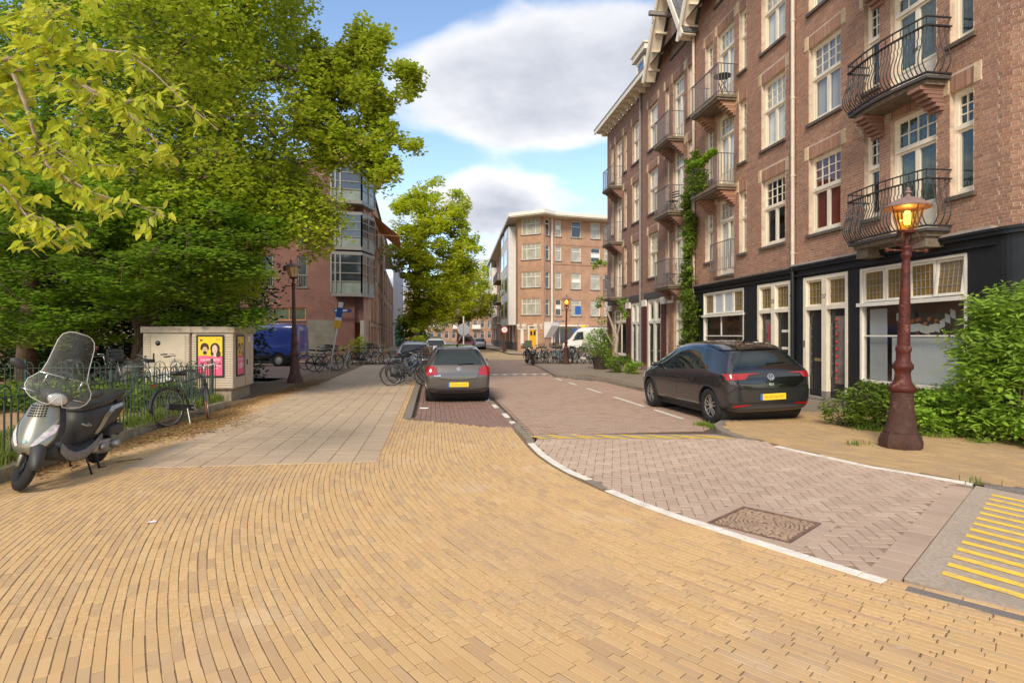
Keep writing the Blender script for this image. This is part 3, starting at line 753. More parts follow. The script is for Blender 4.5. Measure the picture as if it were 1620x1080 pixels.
def wall_plane(mb, x0, x1, z0, z1, holes, y=0.0, depth=.14):
    xs = sorted(set([x0, x1] + [min(max(h[i], x0), x1) for h in holes for i in (0,1)])); zs = sorted(set([z0, z1] + [min(max(h[i], z0), z1) for h in holes for i in (2,3)]))
    for i in range(len(xs)-1):
        for j in range(len(zs)-1):
            cx, cz = (xs[i]+xs[i+1])/2, (zs[j]+zs[j+1])/2
            if any(h[0] < cx < h[1] and h[2] < cz < h[3] for h in holes): continue
            mb.quad((xs[i],y,zs[j]),(xs[i+1],y,zs[j]),(xs[i+1],y,zs[j+1]),(xs[i],y,zs[j+1]))
    for h in holes:
        a, b, c, d = h[:4]
        mb.quad((a,y-.008,c),(a,y-.008,d),(a,y+depth,d),(a,y+depth,c)); mb.quad((b,y-.008,d),(b,y-.008,c),(b,y+depth,c),(b,y+depth,d))
        mb.quad((a,y-.008,d),(b,y-.008,d),(b,y+depth,d),(a,y+depth,d)); mb.quad((b,y-.008,c),(a,y-.008,c),(a,y+depth,c),(b,y+depth,c))
WCACHE = {}
def make_window(parent, x, z0, w, h, kind='sash', trans=.43, cols=4, rows=3, lower=2, recess=.10, frame=cream_m, curtain=None, sill=True, glass=None, fw=.075, zpanel=0.0, name='window'):
    """timber window set in a wall hole whose lower left corner is (x, z0); children: panes, curtain, sill"""
    key = (round(w,2), round(h,2), kind, trans, cols, rows, lower, recess, frame.name, curtain.name if curtain else None, sill, fw, zpanel, glass.name if glass else None)
    if key in WCACHE:
        c = copy_tree(WCACHE[key], parent); c.location = (x, 0, z0); return c
    gm = glass or glass_m
    mb = MB(); y0 = recess
    # outer frame
    mb.box(0,fw,y0,y0+.09,0,h); mb.box(w-fw,w,y0,y0+.09,0,h); mb.box(fw,w-fw,y0,y0+.09,h-fw,h); mb.box(fw,w-fw,y0,y0+.09,0,fw*1.2)
    panes = []; iw0, iw1 = fw, w-fw; zt = h*(1-trans)
    if trans > 0:
        mb.box(fw-.02, w-fw+.02, y0-.025, y0+.08, zt-.04, zt+.04)
        s = .03; ux0, ux1, uz0, uz1 = iw0+s, iw1-s, zt+.04+s, h-fw-s
        mb.box(iw0,ux0,y0+.02,y0+.06,zt+.04,h-fw); mb.box(ux1,iw1,y0+.02,y0+.06,zt+.04,h-fw); mb.box(ux0,ux1,y0+.02,y0+.06,zt+.04,uz0); mb.box(ux0,ux1,y0+.02,y0+.06,uz1,h-fw)
        cw = (ux1-ux0)/cols; ch = (uz1-uz0)/rows; g = .0125
        for i in range(1, cols): mb.box(ux0+cw*i-g, ux0+cw*i+g, y0+.025, y0+.055, uz0, uz1)
        for j in range(1, rows): mb.box(ux0, ux1, y0+.027, y0+.053, uz0+ch*j-g, uz0+ch*j+g)
        for i in range(cols):
            for j in range(rows): panes.append((ux0+cw*i, ux0+cw*(i+1), uz0+ch*j, uz0+ch*(j+1)))
        ztop = zt-.04
    else: ztop = h-fw
    zb = fw*1.2; lw = (iw1-iw0)/lower
    if zpanel > 0:
        mb.box(iw0, iw1, y0+.03, y0+.06, zb, zpanel)
        for k in range(lower):
            mb.box(iw0+lw*k+.10, iw0+lw*(k+1)-.10, y0+.02, y0+.032, zb+.12, zpanel-.08)
        zb = zpanel
    sw = .055 if lower > 1 else .035
    for k in range(lower):
        a, b = iw0+lw*k, iw0+lw*(k+1)
        mb.box(a,a+sw,y0+.015,y0+.07,zb,ztop); mb.box(b-sw,b,y0+.015,y0+.07,zb,ztop); mb.box(a+sw,b-sw,y0+.018,y0+.067,zb,zb+.06); mb.box(a+sw,b-sw,y0+.018,y0+.067,ztop-.05,ztop)
        panes.append((a+sw, b-sw, zb+.06, ztop-.05))
    o = mb.build(name, frame, parent, loc=(x, 0, z0), autosmooth=None)
    seen = {}
    for (a, b, c, d) in panes:
        kk = (round(b-a,3), round(d-c,3))
        if kk not in seen:
            q = MB(); q.quad((0,0,0),(b-a,0,0),(b-a,0,d-c),(0,0,d-c)); seen[kk] = q.mesh('pane', gm, fix=False)
        inst('pane', seen[kk], o, (a, y0+.04, c), rot=(rnd.uniform(-.004,.004), 0, rnd.uniform(-.006,.006)))
    if curtain:
        q = MB(); n = 22; pts = []
        for side in ((fw+.0, fw+(w-2*fw)*.5), (w-fw-(w-2*fw)*.5, w-fw)):
            for i in range(n):
                xa = side[0]+(side[1]-side[0])*i/n; xb = side[0]+(side[1]-side[0])*(i+1)/n
                ya = y0+.10+.012*math.sin(i*1.9); yb = y0+.10+.012*math.sin((i+1)*1.9)
                q.quad((xa,ya,.05),(xb,yb,.05),(xb,yb,h-.05),(xa,ya,h-.05))
        q.build('curtain', curtain, o, fix=False)
    if sill:
        q = MB(); q.box(-.06, w+.06, -.07, y0+.02, -.075, 0); q.build('sill', sill_m, o)
    WCACHE[key] = o; return o
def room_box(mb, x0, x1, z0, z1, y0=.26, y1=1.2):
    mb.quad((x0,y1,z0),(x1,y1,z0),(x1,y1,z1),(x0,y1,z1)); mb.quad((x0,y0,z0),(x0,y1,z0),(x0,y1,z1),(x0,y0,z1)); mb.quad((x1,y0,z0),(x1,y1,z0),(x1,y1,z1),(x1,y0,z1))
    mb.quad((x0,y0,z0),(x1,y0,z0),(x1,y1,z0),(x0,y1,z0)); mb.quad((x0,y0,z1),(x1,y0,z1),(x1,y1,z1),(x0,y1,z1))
SILLS = [4.22, 7.10, 9.99]; TOPS = [6.20, 9.08, 11.97]; FLOORS = [3.64, 6.52, 9.41]
EAVE = 13.0
def arch_bricks(x0, x1, z, seed=0, hgt=.30):
    """flat arch of upright bricks over a hole and its two pale end stones"""
    out = []; n = max(3, int((x1-x0)/.066)); w = (x1-x0)/n
    for i in range(n): out.append((x0+w*i+.005, x0+w*(i+1)-.005, z+.006, z+hgt))
    return out
def railing_straight(parent, x0, x1, z, depth, m, spacing=.105, h=1.0):
    o = MB(); r = .011
    pts = [(x0,0,z+h),(x0,-depth,z+h),(x1,-depth,z+h),(x1,0,z+h)]
    for a, b in zip(pts, pts[1:]): o.bar(a, b, .04, .018)
    pts = [(p[0],p[1],z+.09) for p in pts]
    for a, b in zip(pts, pts[1:]): o.bar(a, b, .03, .012)
    for (a, b) in ((x0,-depth),(x1,-depth)): o.bar((a,b,z),(a,b,z+h),.03)
    root = o.build('railing', m, parent)
    q = MB(); q.bar((0,0,.09),(0,0,h-.01),.014); bm_ = q.mesh('baluster', m)
    n = int((x1-x0)/spacing)
    for i in range(1, n): inst('baluster', bm_, root, (x0+(x1-x0)*i/n, -depth, z))
    n = max(2, int(depth/spacing))
    for xx in (x0, x1):
        for i in range(1, n): inst('baluster', bm_, root, (xx, -depth*i/n, z))
    return root
def console(mb, x, z, w=.30, depth=.55, steps=6):
    """stepped brick bracket under a balcony"""
    for i in range(steps):
        d = depth*(1-i/steps); mb.box(x-w/2, x+w/2, -d, .0, z-.075*(i+1), z-.075*i-.012)
        mb.box(x-w/2+.01, x+w/2-.01, -d+.02, .0, z-.075*i-.012, z-.075*i)
def house(t_far, t_near, label, groups, bm_, mo_, base, holes_extra, roof, wl, seedb=1, brick_limit=300):
    w = t_far - t_near; o = wp(t_far)
    root = empty('brick_house', (o.x, o.y, 0), WROT, label, 'house')
    X = lambda t: t_far - t
    holes = list(holes_extra)
    for (a, b, c, d, k) in groups: holes.append((X(a), X(b), c, d))
    top = EAVE
    # wall: mortar plane with holes, bricks in front
    hs = [h for h in holes]
    mb = MB(); wall_plane(mb, 0, w, base, top, hs); wall = mb.build('wall', mo_, root, fix=False)
    arches = []; stones = []; bh = list(hs)
    for (a, b, c, d, k) in groups:
        if d < 3.4: continue
        x0, x1 = X(a), X(b); arches += arch_bricks(x0, x1, d)
        bh.append((x0-.16, x1+.16, d, d+.33) if k not in ('small',) else (x0-.02, x1+.02, d, d+.31)); 
        if k != 'small':
            stones.append((x0-.16, x0-.012, d-.02, d+.34)); stones.append((x1+.012, x1+.16, d-.02, d+.34))
            bh.append((x0-.16, x0, d-.03, d)); bh.append((x1, x1+.16, d-.03, d))
        else:
            s = (x0-.15, x0-.02, d, d+.36); stones.append(s); bh.append(s)
    B = brick_rows(0, w, base, top, bh, seed=seedb)
    # single bricks where they show largest, the rest as one mass
    o2 = root.matrix_basis
    def key(b): 
        c = Matrix.Translation(o) @ Matrix.Rotation(WROT, 4, 'Z') @ Vector(((b[0]+b[1])/2, 0, (b[2]+b[3])/2)); 
        s = screen(c); 
        return (c.y if s and -10 < s[0] < 1630 and -10 < s[1] < 1090 else 999)
    B.sort(key=key); first = B[:brick_limit]; rest = B[brick_limit:]
    if first:
        q = MB(); q.box(0,1,-.004,.002,0,1); cm = q.mesh('brick', bm_)
        for b in first: inst('brick', cm, wall, (b[0], rnd.uniform(-.0015,.0015), b[2]), scale=(b[1]-b[0], 1, b[3]-b[2]))
    me = bricks_to_mesh('brickwork', rest + arches, bm_); bo = inst('brickwork', me, wall); bo['kind'] = 'stuff'
    for s in stones:
        q = MB(); q.box(s[0], s[1], -.022, .01, s[2], s[3]); q.build('stone_block', stoneb_m, wall, bevel=.006)
    # dark rooms behind the glass
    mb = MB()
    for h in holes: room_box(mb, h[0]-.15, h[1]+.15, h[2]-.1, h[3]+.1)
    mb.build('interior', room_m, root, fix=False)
    # side and back walls, so that the house is a closed body
    mb = MB(); mb.quad((0,0,0),(0,9,0),(0,9,top),(0,0,top)); mb.quad((w,0,0),(w,9,0),(w,9,top),(w,0,top)); mb.quad((0,9,0),(w,9,0),(w,9,top),(0,9,top)); mb.build('rear_wall', brickB_m, root, fix=False)
    for (a, b, c, d, k) in groups:
        x0, x1 = X(a), X(b); ww = x1-x0; hh = d-c
        cu = wl.get((round(a,2), c), wl.get(k))
        if k == 'big': make_window(root, x0, c, ww, hh, trans=.42, cols=4, rows=3, lower=2, curtain=cu)
        elif k == 'small': make_window(root, x0, c, ww, hh, trans=.42, cols=2, rows=3, lower=1, curtain=cu, fw=.065)
        elif k == 'wide': make_window(root, x0, c, ww, hh, trans=.35, cols=2, rows=3, lower=1, curtain=cu, fw=.08)
        elif k == 'door': make_window(root, x0, c, ww, hh, trans=.27, cols=4, rows=2, lower=2, curtain=cu, sill=False, zpanel=.62, name='balcony_door')
        elif k == 'gable': make_window(root, x0, c, ww, hh, trans=.0, lower=2, curtain=cu)
    return root, X, w, wall
def win_rows(bands, rows=(0,1,2)):
    out = []
    for (a, b, k) in bands:
        for r in rows:
            z0 = FLOORS[r] if k == 'door' else SILLS[r]
            out.append((WX(a), WX(b), z0, TOPS[r], k))
    return out
def eaves(root, x0, x1, z=EAVE, brackets=True, skip=None):
    mb = MB(); mb.box(x0, x1, -.62, -.02, z+.10, z+.20); mb.box(x0, x1, -.66, -.60, z+.02, z+.26); mb.build('cornice', cream_m, root)
    mb = MB(); mb.box(x0, x1, -.68, -.50, z+.24, z+.30); mb.build('gutter', gpipe_m, root)
    q = MB(); q.box(-.06, .06, -.55, 0, -.02, .10); q.box(-.06,.06,-.30,0,-.14,-.02); me = q.mesh('eaves_bracket', cream_m)
    n = int((x1-x0)/.62)
    for i in range(n): inst('eaves_bracket', me, root, (x0+(x1-x0)*(i+.5)/n, 0, z))
roof_m = tex_brick('grey_slate_roof', (0.16,0.15,0.155), (0.12,0.115,0.12), (0.06,0.06,0.06), .3, .22, rough=.6)
def roof_plane(root, x0, x1, z=EAVE+.28):
    mb = MB(); mb.quad((x0,-.5,z),(x1,-.5,z),(x1,3.0,z+3.4),(x0,3.0,z+3.4)); mb.quad((x0,3.0,z+3.4),(x1,3.0,z+3.4),(x1,9,z+3.4),(x0,9,z+3.4)); mb.build('roof', roof_m, root, fix=False)
def gable(root, xc, hw, z0, rise, bm_, mo_, win=None):
    """steep brick gable with painted barge boards and a small window"""
    hole = None
    q = MB(); B = []
    zw0, zw1, xw0, xw1 = win
    course = .0625; n = int(rise/course)
    for r in range(n):
        a = z0 + r*course; hwid = hw*(1-(r+.5)/n)
        if hwid < .1: continue
        hs = [(xw0, xw1, zw0, zw1)] if zw0 < a < zw1 else []
        B += brick_rows(xc-hwid, xc+hwid, a, a+course, hs, seed=r)
    me = bricks_to_mesh('gable_brickwork', B, bm_); g = inst('gable_brickwork', me, root); g['kind'] = 'stuff'
    mb = MB(); mb.v += [(xc-hw,0.003,z0),(xc+hw,.003,z0),(xc,.003,z0+rise)]; mb.f.append((0,1,2)); mb.m.append(0)
    mb.build('gable_wall', mo_, root, fix=False)
    mb = MB()
    for s in (-1, 1):
        a = Vector((xc+s*(hw+.25), -.36, z0-.30)); b = Vector((xc, -.36, z0+rise+.25)); mb.bar(a, b, .70, .05, up=(0,1,0)) if False else None
        d = (b-a).normalized(); nrm = Vector((-d.z*s*-1, 0, abs(d.x)))
        mb.obox((a+b)/2, d, (0,1,0), d.cross(Vector((0,1,0))), (b-a).length/2, .24, .03)
        a2 = a + Vector((0,-.30,-.05)); b2 = b + Vector((0,-.30,-.05)); mb.obox((a2+b2)/2, d, (0,1,0), d.cross(Vector((0,1,0))), (b2-a2).length/2, .03, .10)
    mb.build('barge_board', cream_m, root)
    mb = MB(); mb.box(-.07,.07,-.5,0,-.05,.03); gm = mb.mesh('gable_bracket', cream_m)
    for k in range(5):
        for s in (-1, 1): f = (k+.4)/5; inst('gable_bracket', gm, root, (xc + s*(hw+.12)*(1-f), 0, z0 - .15 + (rise+.2)*f))
    mb = MB()
    for s in (-1, 1):
        mb.quad((xc+s*(hw+.3),-.62,z0-.22),(xc,-.62,z0+rise+.36),(xc,4,z0+rise+.36),(xc+s*(hw+.3),4,z0-.22))
    mb.build('gable_roof', roof_m, root, fix=False)
    make_window(root, xw0, zw0, xw1-xw0, zw1-zw0, trans=.0, lower=2, curtain=None)

# --- upper-floor bands, in facade columns (far edge, near edge, kind)
H1b = [(1279.8,1330.7,'big'),(1367.8,1391.9,'small'),(1409.4,1482,'door'),(1503.3,1541,'wide')]
H2b = [(1116,1128.3,'small'),(1135,1161.7,'door'),(1169.5,1181.3,'small'),(1205,1242.5,'big')]
H3b = [(1025.8,1040.8,'big'),(1053,1059,'small'),(1064.8,1082.5,'door'),(1088,1096.7,'small')]
H4b = [(966.5,970.8,'small'),(974,984,'door'),(987.3,991.7,'small'),(1000.3,1012.5,'big')]
T_ = [WX(961), WX(1017), WX(1101), WX(1257), WX(1580)]      # party lines, far to near
# ---- nearest house
def tag_children(o, **kw): pass
h1, X1, w1, wall1 = house(T_[3], T_[4], 'nearest brick house, black shopfront, curved black wrought iron balconies, number 37', win_rows(H1b), brick_m, mortar_m, 3.42, [], None,
    {'big': curtp_m, 'small': None, 'door': curtg_m, 'wide': curtg_m, (round(WX(1279.8),2), SILLS[0]): curtr_m})
h2, X2, w2, wall2 = house(T_[2], T_[3], 'brick house with black shopfront and number 35, straight balconies, pale pipes at both sides', win_rows(H2b), brick_m, mortar_m, 3.38, [], None,
    {'big': curt_m, 'small': curt_m, 'door': curt_m, (round(WX(1205),2), SILLS[0]): None})
g3 = [(WX(1020.5+4),WX(1046),0.1,3.15,'x')]
h3, X3, w3, wall3 = house(T_[1], T_[2], 'gabled brick house with hoisting beam and hook between two drainpipes', win_rows(H3b), brickB_m, mortarD_m, 0.0,
    [(T_[1]-WX(1024.5), T_[1]-WX(1045.5), 0.05, 3.25), (T_[1]-WX(1066), T_[1]-WX(1085), 0.05, 3.05), (T_[1]-WX(1055), T_[1]-WX(1058), .05, 3.05)], None, {'big': curt_m, 'door': curt_m, 'small': curt_m}, brick_limit=0)
h4, X4, w4, wall4 = house(T_[0], T_[1], 'farthest brick house of the right row, with grey dormer on its roof', win_rows(H4b), brickB_m, mortarD_m, 0.0,
    [(T_[0]-WX(969.5), T_[0]-WX(991), 0.05, 3.0), (T_[0]-WX(999), T_[0]-WX(1014), 0.05, 3.2)], None, {'big': curt_m, 'door': curt_m, 'small': curt_m}, brick_limit=0)
# roofs
for (r_, X_, w_) in ((h4, X4, w4),): eaves(r_, -.4, w_); roof_plane(r_, 0, w_)
eaves(h3, 0, w3-3.65); roof_plane(h3, 0, w3)
gable(h3, w3-1.78, 1.78, EAVE, 2.85, brickB_m, mortarD_m, (13.02, 14.75, X3(WX(1062)), X3(WX(1085))))
eaves(h2, 3.7, w2); roof_plane(h2, 0, w2)
gable(h2, 1.85, 1.78, EAVE, 2.85, brick_m, mortar_m, (13.02, 14.7, X2(WX(1132)), X2(WX(1160))))
eaves(h1, 0, w1); roof_plane(h1, 0, w1)
# dormer of the far house
mb = MB(); xd0, xd1 = w4-1.45, w4+.05
mb.box(xd0, xd1, .25, 2.6, EAVE+.1, 15.0); dm = mb.build('dormer', mat('grey_dormer_zinc', (0.26,0.255,0.27), .6, vary=.1), h4)
mb = MB(); mb.box(xd0-.12, xd1+.12, .0, 2.7, 15.0, 15.1); mb.box(xd0-.10, xd1+.10, .02, 2.68, 15.1, 15.28); mb.box(xd0-.16, xd1+.16, -.05, 2.75, 15.28, 15.36)
mb.box(xd0,xd0+.14,.2,.3,EAVE,15.0); mb.box(xd1-.14,xd1,.2,.3,EAVE,15.0); mb.build('dormer_trim', cream_m, dm)
make_window(dm, xd0+.2, 13.45, 1.1, 1.4, trans=0, lower=1, recess=.12, sill=False)
# hoisting beam with hook on the gable
mb = MB(); mb.bar((w3-1.78, .2, 14.55),(w3-1.78, -1.15, 14.55), .14, .16); beam = mb.build('hoisting_beam', mat('weathered_grey_wood', (.24,.22,.2), .8, vary=.2), h3)
mb = MB(); mb.tube([(w3-1.78,-1.0,14.47),(w3-1.78,-1.0,14.30)], .012); mb.tube([(w3-1.78+.07*math.sin(a), -1.0, 14.22+.07*math.cos(a)) for a in [i*.5 for i in range(0, 10)]], .014); mb.build('hook', greyrail_m, beam)
# drain pipes
def pipe(parent, x, z0, z1, m, r=.05, y=-.085, collars=True, name='drainpipe'):
    mb = MB(); mb.tube([(x,y,z0),(x,y,z1)], r, 10)
    if collars:
        z = z0+.4
        while z < z1: mb.tube([(x,y,z),(x,y,z+.06)], r*1.22, 10); mb.box(x-.02,x+.02,y,0,z+.02,z+.04); z += 2.1
    return mb.build(name, m, parent, autosmooth=40)
pipe(h1, .05, 3.40, EAVE, pipe_m); pipe(h1, .05, 0.15, 3.40, black_m, r=.058, name='lower_drainpipe')
pipe(h3, w3-.02, 2.6, EAVE+.1, pipe_m); pipe(h4, w4-.12, 0.05, EAVE, gpipe_m, r=.055)
# --- balconies
def flat_balcony(root, x0, x1, r, rail, brick, depth=.66, rough=False):
    z = FLOORS[r]; mb = MB(); mb.box(x0-.04, x1+.04, -depth-.04, 0.0, z-.13, z-.03); mb.box(x0, x1, -depth, 0, z-.2, z-.13)
    b = mb.build('balcony', slab_m, root, bevel=.01)
    if r > 0 or rough:
        for xx in (x0+.22, x1-.22): mb = MB(); console(mb, xx, z-.20, depth=depth*.8); mb.build('bracket', brick, b)
    railing_straight(b, x0, x1, z-.03, depth-.02, rail)
    return b
xa, xb = X2(WX(1130)), X2(WX(1166))
for r in (1, 2): flat_balcony(h2, xa-.35, xb+.0, r, greyrail_m, brick_m)
# french railing on the first floor
jb = MB(); jx0, jx1 = X2(WX(1131)), X2(WX(1163))
jr = MB(); jr.bar((jx0,-.16,4.75),(jx1,-.16,4.75),.04,.02); jr.bar((jx0,-.16,3.82),(jx1,-.16,3.82),.03,.015)
for x in (jx0, jx1): jr.bar((x,-.16,3.82),(x,-.16,4.75),.03); jr.bar((x,-.16,4.75),(x,0,4.75),.03); jr.bar((x,-.16,3.82),(x,0,3.82),.03)
jr_o = jr.build('railing', greyrail_m, h2); q = MB(); q.bar((0,0,0),(0,0,.93),.014); bal = q.mesh('baluster', greyrail_m)
for i in range(1, 11): inst('baluster', bal, jr_o, (jx0+(jx1-jx0)*i/11, -.16, 3.82))
mb = MB(); mb.box(jx0,jx1,-.08,.1,3.57,3.64); mb.build('door_sill', sill_m, h2)
for r in (0, 1, 2): flat_balcony(h3, X3(WX(1060)), X3(WX(1083)), r, greyrail_m, brickB_m, rough=(r == 0))
for r in (0, 1, 2): flat_balcony(h4, X4(WX(972.5)), X4(WX(985.5)), r, greyrail_m, brickB_m)
# bow-fronted wrought iron balconies of the nearest house
def bow_balcony(root, x0, x1, z, seed=0, slab=False):
    n = 26; d0, d1 = .52, .64
    def front(s, extra=0.0):
        x = x0 + (x1-x0)*s; y = -(d0 + (d1-d0)*math.sin(math.pi*s)) - extra; return x, y
    mb = MB()
    poly = [(x0, 0)] + [front(s/16) for s in range(17)] + [(x1, 0)]
    mb.prism(poly, z-.075, z-.02, 'xy'); poly2 = [(x0+.08, 0)] + [(min(max(front(s/16)[0], x0+.08), x1-.08), front(s/16)[1]+.08) for s in range(17)] + [(x1-.08, 0)]
    b = mb.build('balcony', steelw_m, root); mb = MB(); mb.prism(poly2, z-.16, z-.076, 'xy'); mb.build('slab', slab_m, b)
    mb = MB(); zr = z + 1.08
    for (zz, wd) in ((zr, .035), (zr-.17, .06)):
        P = [(x0, 0, zz)] + [(*front(s/20), zz) for s in range(21)] + [(x1, 0, zz)]
        for a, c in zip(P, P[1:]): mb.bar(a, c, wd, .022)
    rail = mb.build('railing', ironrail_m, b); mb = MB()
    P = [(x0,0,z+.02)] + [(*front(s/20), z+.02) for s in range(21)] + [(x1,0,z+.02)]
    for a, c in zip(P, P[1:]): mb.bar(a, c, .05, .03)
    mb.build('foot_rail', ironrail_m, b)
    # bellied balusters
    def belly(nx, ny):
        """profile from foot to lower hand rail, bulging outwards (nx, ny)"""
        prof = [(.0,.02),(.07,.10),(.115,.20),(.12,.30),(.09,.42),(.045,.54),(.02,.62),(.035,.68),(.0,.74),(.0,.905)]
        return [(nx*a, ny*a, h) for a, h in prof]
    q = MB(); q.tube(belly(0, -1), .0105, 5); bel = q.mesh('baluster', ironrail_m, smooth=True)
    q = MB(); q.bar((0,0,.91),(0,0,1.07),.012); sh = q.mesh('short_baluster', ironrail_m)
    for i in range(n+1):
        s = i/n; x, y = front(s); dx = math.cos(math.pi*s)*-(d1-d0)*math.pi/(x1-x0); a = math.atan2(dx, 1)*1.0
        inst('baluster', bel, rail, (x, y, z), rot=(0, 0, a))
    for i in range(13):
        s = i/12; x, y = front(s); inst('short_baluster', sh, rail, (x, y, z))
    for (xx, sg) in ((x0, -1), (x1, 1)):
        for i in range(1, 4): inst('baluster', bel, rail, (xx, -d0*i/4, z), rot=(0, 0, sg*R(90)))
    # scroll ornament on the side and front corner
    mb = MB()
    for (px_, py_, ax) in ((x1-.12, front(.94)[1]-.07, 0), (x0+.12, front(.06)[1]-.07, 0)):
        for sg in (-1, 1):
            mb.tube([(px_+sg*(.045+.035*math.cos(t)), py_, z+.50+.035*math.sin(t)) for t in [k*.6 for k in range(11)]], .008, 5)
    mb.build('scroll', ironrail_m, rail)
    for xx in (x0+.30, x1-.30):
        mb = MB()
        if not slab: console(mb, xx, z-.16, w=.30, depth=.52); mb.build('bracket', brickB_m, b)
        else: mb.box(xx-.17,xx+.17,-.42,0,z-.36,z-.16); mb.build('bracket', slab_m, b)
    return b
bx0, bx1 = X1(13.25), X1(11.15)
bow_balcony(h1, bx0, bx1, FLOORS[0]+.02, slab=True); bow_balcony(h1, bx0, bx1, FLOORS[1]+.02); bow_balcony(h1, bx0, bx1, FLOORS[2]+.02)
# --- rounded corner and the wall that turns away to the right
cx_, cr = w1, .55
C2 = []
mb = MB()
# corner built as one curved brick wall part in house-local coordinates
def turn_pts():
    pts = []; x, y, a = w1, 0.0, 0.0; ds = .03; turn = R(62); Larc = .85
    for i in range(int(Larc/ds)+1):
        pts.append((x, y, a)); a = min(turn, turn*i*ds/Larc); x += math.cos(a)*ds; y += math.sin(a)*ds*1.0
    for i in range(130): pts.append((x, y, turn)); x += math.cos(turn)*ds; y += math.sin(turn)*ds
    return pts
TP = turn_pts()
TPc = np.array([(a, b) for a, b, _ in TP]); TPa = np.array([c for _, _, c in TP]); TPs = np.concatenate([[0], np.cumsum(np.hypot(*(TPc[1:]-TPc[:-1]).T))])
def tp(s):
    i = int(min(max(np.searchsorted(TPs, s)-1, 0), len(TPc)-2)); f = (s-TPs[i])/(TPs[i+1]-TPs[i]); p = TPc[i]+(TPc[i+1]-TPc[i])*f; return p[0], p[1], TPa[i]
mb = MB(); S = np.linspace(0, TPs[-1], 60)
for a, b in zip(S, S[1:]):
    A, B_ = tp(a), tp(b); mb.quad((A[0],A[1],3.42),(B_[0],B_[1],3.42),(B_[0],B_[1],EAVE),(A[0],A[1],EAVE))
corner = mb.build('corner_wall', mortar_m, h1, fix=False)
cb = brick_rows(0, TPs[-1], 3.42, EAVE, [], seed=9)
def ckey(b):
    x, y, a = tp((b[0]+b[1])/2); c = Matrix.Translation(wp(T_[3])) @ Matrix.Rotation(WROT, 4, 'Z') @ Vector((x, y, (b[2]+b[3])/2)); s = screen(c)
    return c.y if s and -10 < s[0] < 1630 and -10 < s[1] < 1090 else 999
cb.sort(key=ckey)
q = MB(); q.box(-.5,.5,-.004,.002,0,1); cm = q.mesh('brick', brick_m)
for b in cb[:300]:
    x, y, a = tp((b[0]+b[1])/2); inst('brick', cm, corner, (x, y, b[2]), rot=(0,0,a), scale=(b[1]-b[0], 1, b[3]-b[2]))
mb = MB()
for b in cb[300:]:
    x, y, a = tp((b[0]+b[1])/2); ux, uy = math.cos(a), math.sin(a); l = (b[1]-b[0])/2; j = rnd.uniform(-.0015,.0015)
    nx, ny = uy, -ux
    P = lambda s, d, z: (x+ux*s*l+nx*d, y+uy*s*l+ny*d, z)
    n0 = len(mb.v); mb.v += [P(-1,.004+j,b[2]),P(1,.004+j,b[2]),P(1,.004+j,b[3]),P(-1,.004+j,b[3]),P(-1,-.002,b[2]),P(1,-.002,b[2]),P(1,-.002,b[3]),P(-1,-.002,b[3])]
    for f in ((0,1,2,3),(0,4,5,1),(1,5,6,2),(2,6,7,3),(3,7,4,0)): mb.f.append(tuple(n0+i for i in f)); mb.m.append(0)
me = fast_mesh('corner_brickwork', mb.v, mb.f, brick_m); co = inst('corner_brickwork', me, corner); co['kind'] = 'stuff'
# --- black shopfronts
def panel(mb, x0, x1, z0, z1, y0=-.06, y1=.12): mb.box(x0, x1, y0, y1, z0, z1)
def leaded(parent, x, z, w, h, y, cols=4, rows=3, tilt=0.0, mm=None, m2=None):
    mb = MB(); f = .05
    mb.box(0,f,-.03,.03,0,h); mb.box(w-f,w,-.03,.03,0,h); mb.box(f,w-f,-.03,.03,0,f); mb.box(f,w-f,-.03,.03,h-f,h)
    o = mb.build('transom_light', mm or creamW_m, parent, loc=(x, y, z)); o.rotation_euler = (tilt, 0, 0)
    q = MB(); q.quad((f,0,f),(w-f,0,f),(w-f,0,h-f),(f,0,h-f)); q.build('pane', m2 or amber_m, o, fix=False)
    if (m2 or amber_m) is amber_m:
        q = MB()
        for i in range(1, cols): xx = f+(w-2*f)*i/cols; q.box(xx-.006,xx+.006,-.012,-.002,f,h-f)
        for j in range(1, rows): zz = f+(h-2*f)*j/rows; q.box(f,w-f,-.0125,-.0025,zz-.006,zz+.006)
        q.build('lead_came', lead_m, o)
    return o
def shop_door(parent, x, z, w, h, y, glass=False, slots=0, lab=None, letter=False):
    mb = MB(); mb.box(0,w,0,.05,0,h); o = mb.build('front_door', door_m, parent, loc=(x,y,z), bevel=.004)
    q = MB()
    if glass:
        q.box(w*.28,w*.86,-.012,0,.35,h-.18); q.build('pane', mat('mottled_brown_glass', (.20,.15,.13), .15, vary=.6, scale=3), o)  # opaque pane, mottled brown
    else:
        for (a, b) in ((.15, h*.40), (h*.44, h-.15)):
            q.box(.14,w-.10,-.012,0,a,a+.02); q.box(.14,w-.10,-.012,0,b-.02,b); q.box(.14,.16,-.0125,0,a+.02,b-.02); q.box(w-.12,w-.10,-.0125,0,a+.02,b-.02)
        q.build('moulding', door_m, o)
    q = MB(); q.bar((.09,-.03,.5),(.09,-.03,h-.35),.02,.02)
    for k in range(6): q.box(.07,.11,-.035,0,.6+k*(h-1.1)/5,.66+k*(h-1.1)/5)
    q.build('security_strip', mat('brushed_steel', (.35,.35,.35), .35, metal=.8), o) if not slots else None
    for k in range(slots):
        q = MB(); q.box(w*.30,w*.86,-.02,-.001,h*.74-.48*k,h*.74-.48*k+.075); q.build('letter_slot', creamW_m, o, bevel=.005)
    if letter: q = MB(); q.box(w*.35,w*.90,-.02,-.001,h*.40,h*.40+.075); q.build('letter_slot', brass_m, o, bevel=.005)
    return o
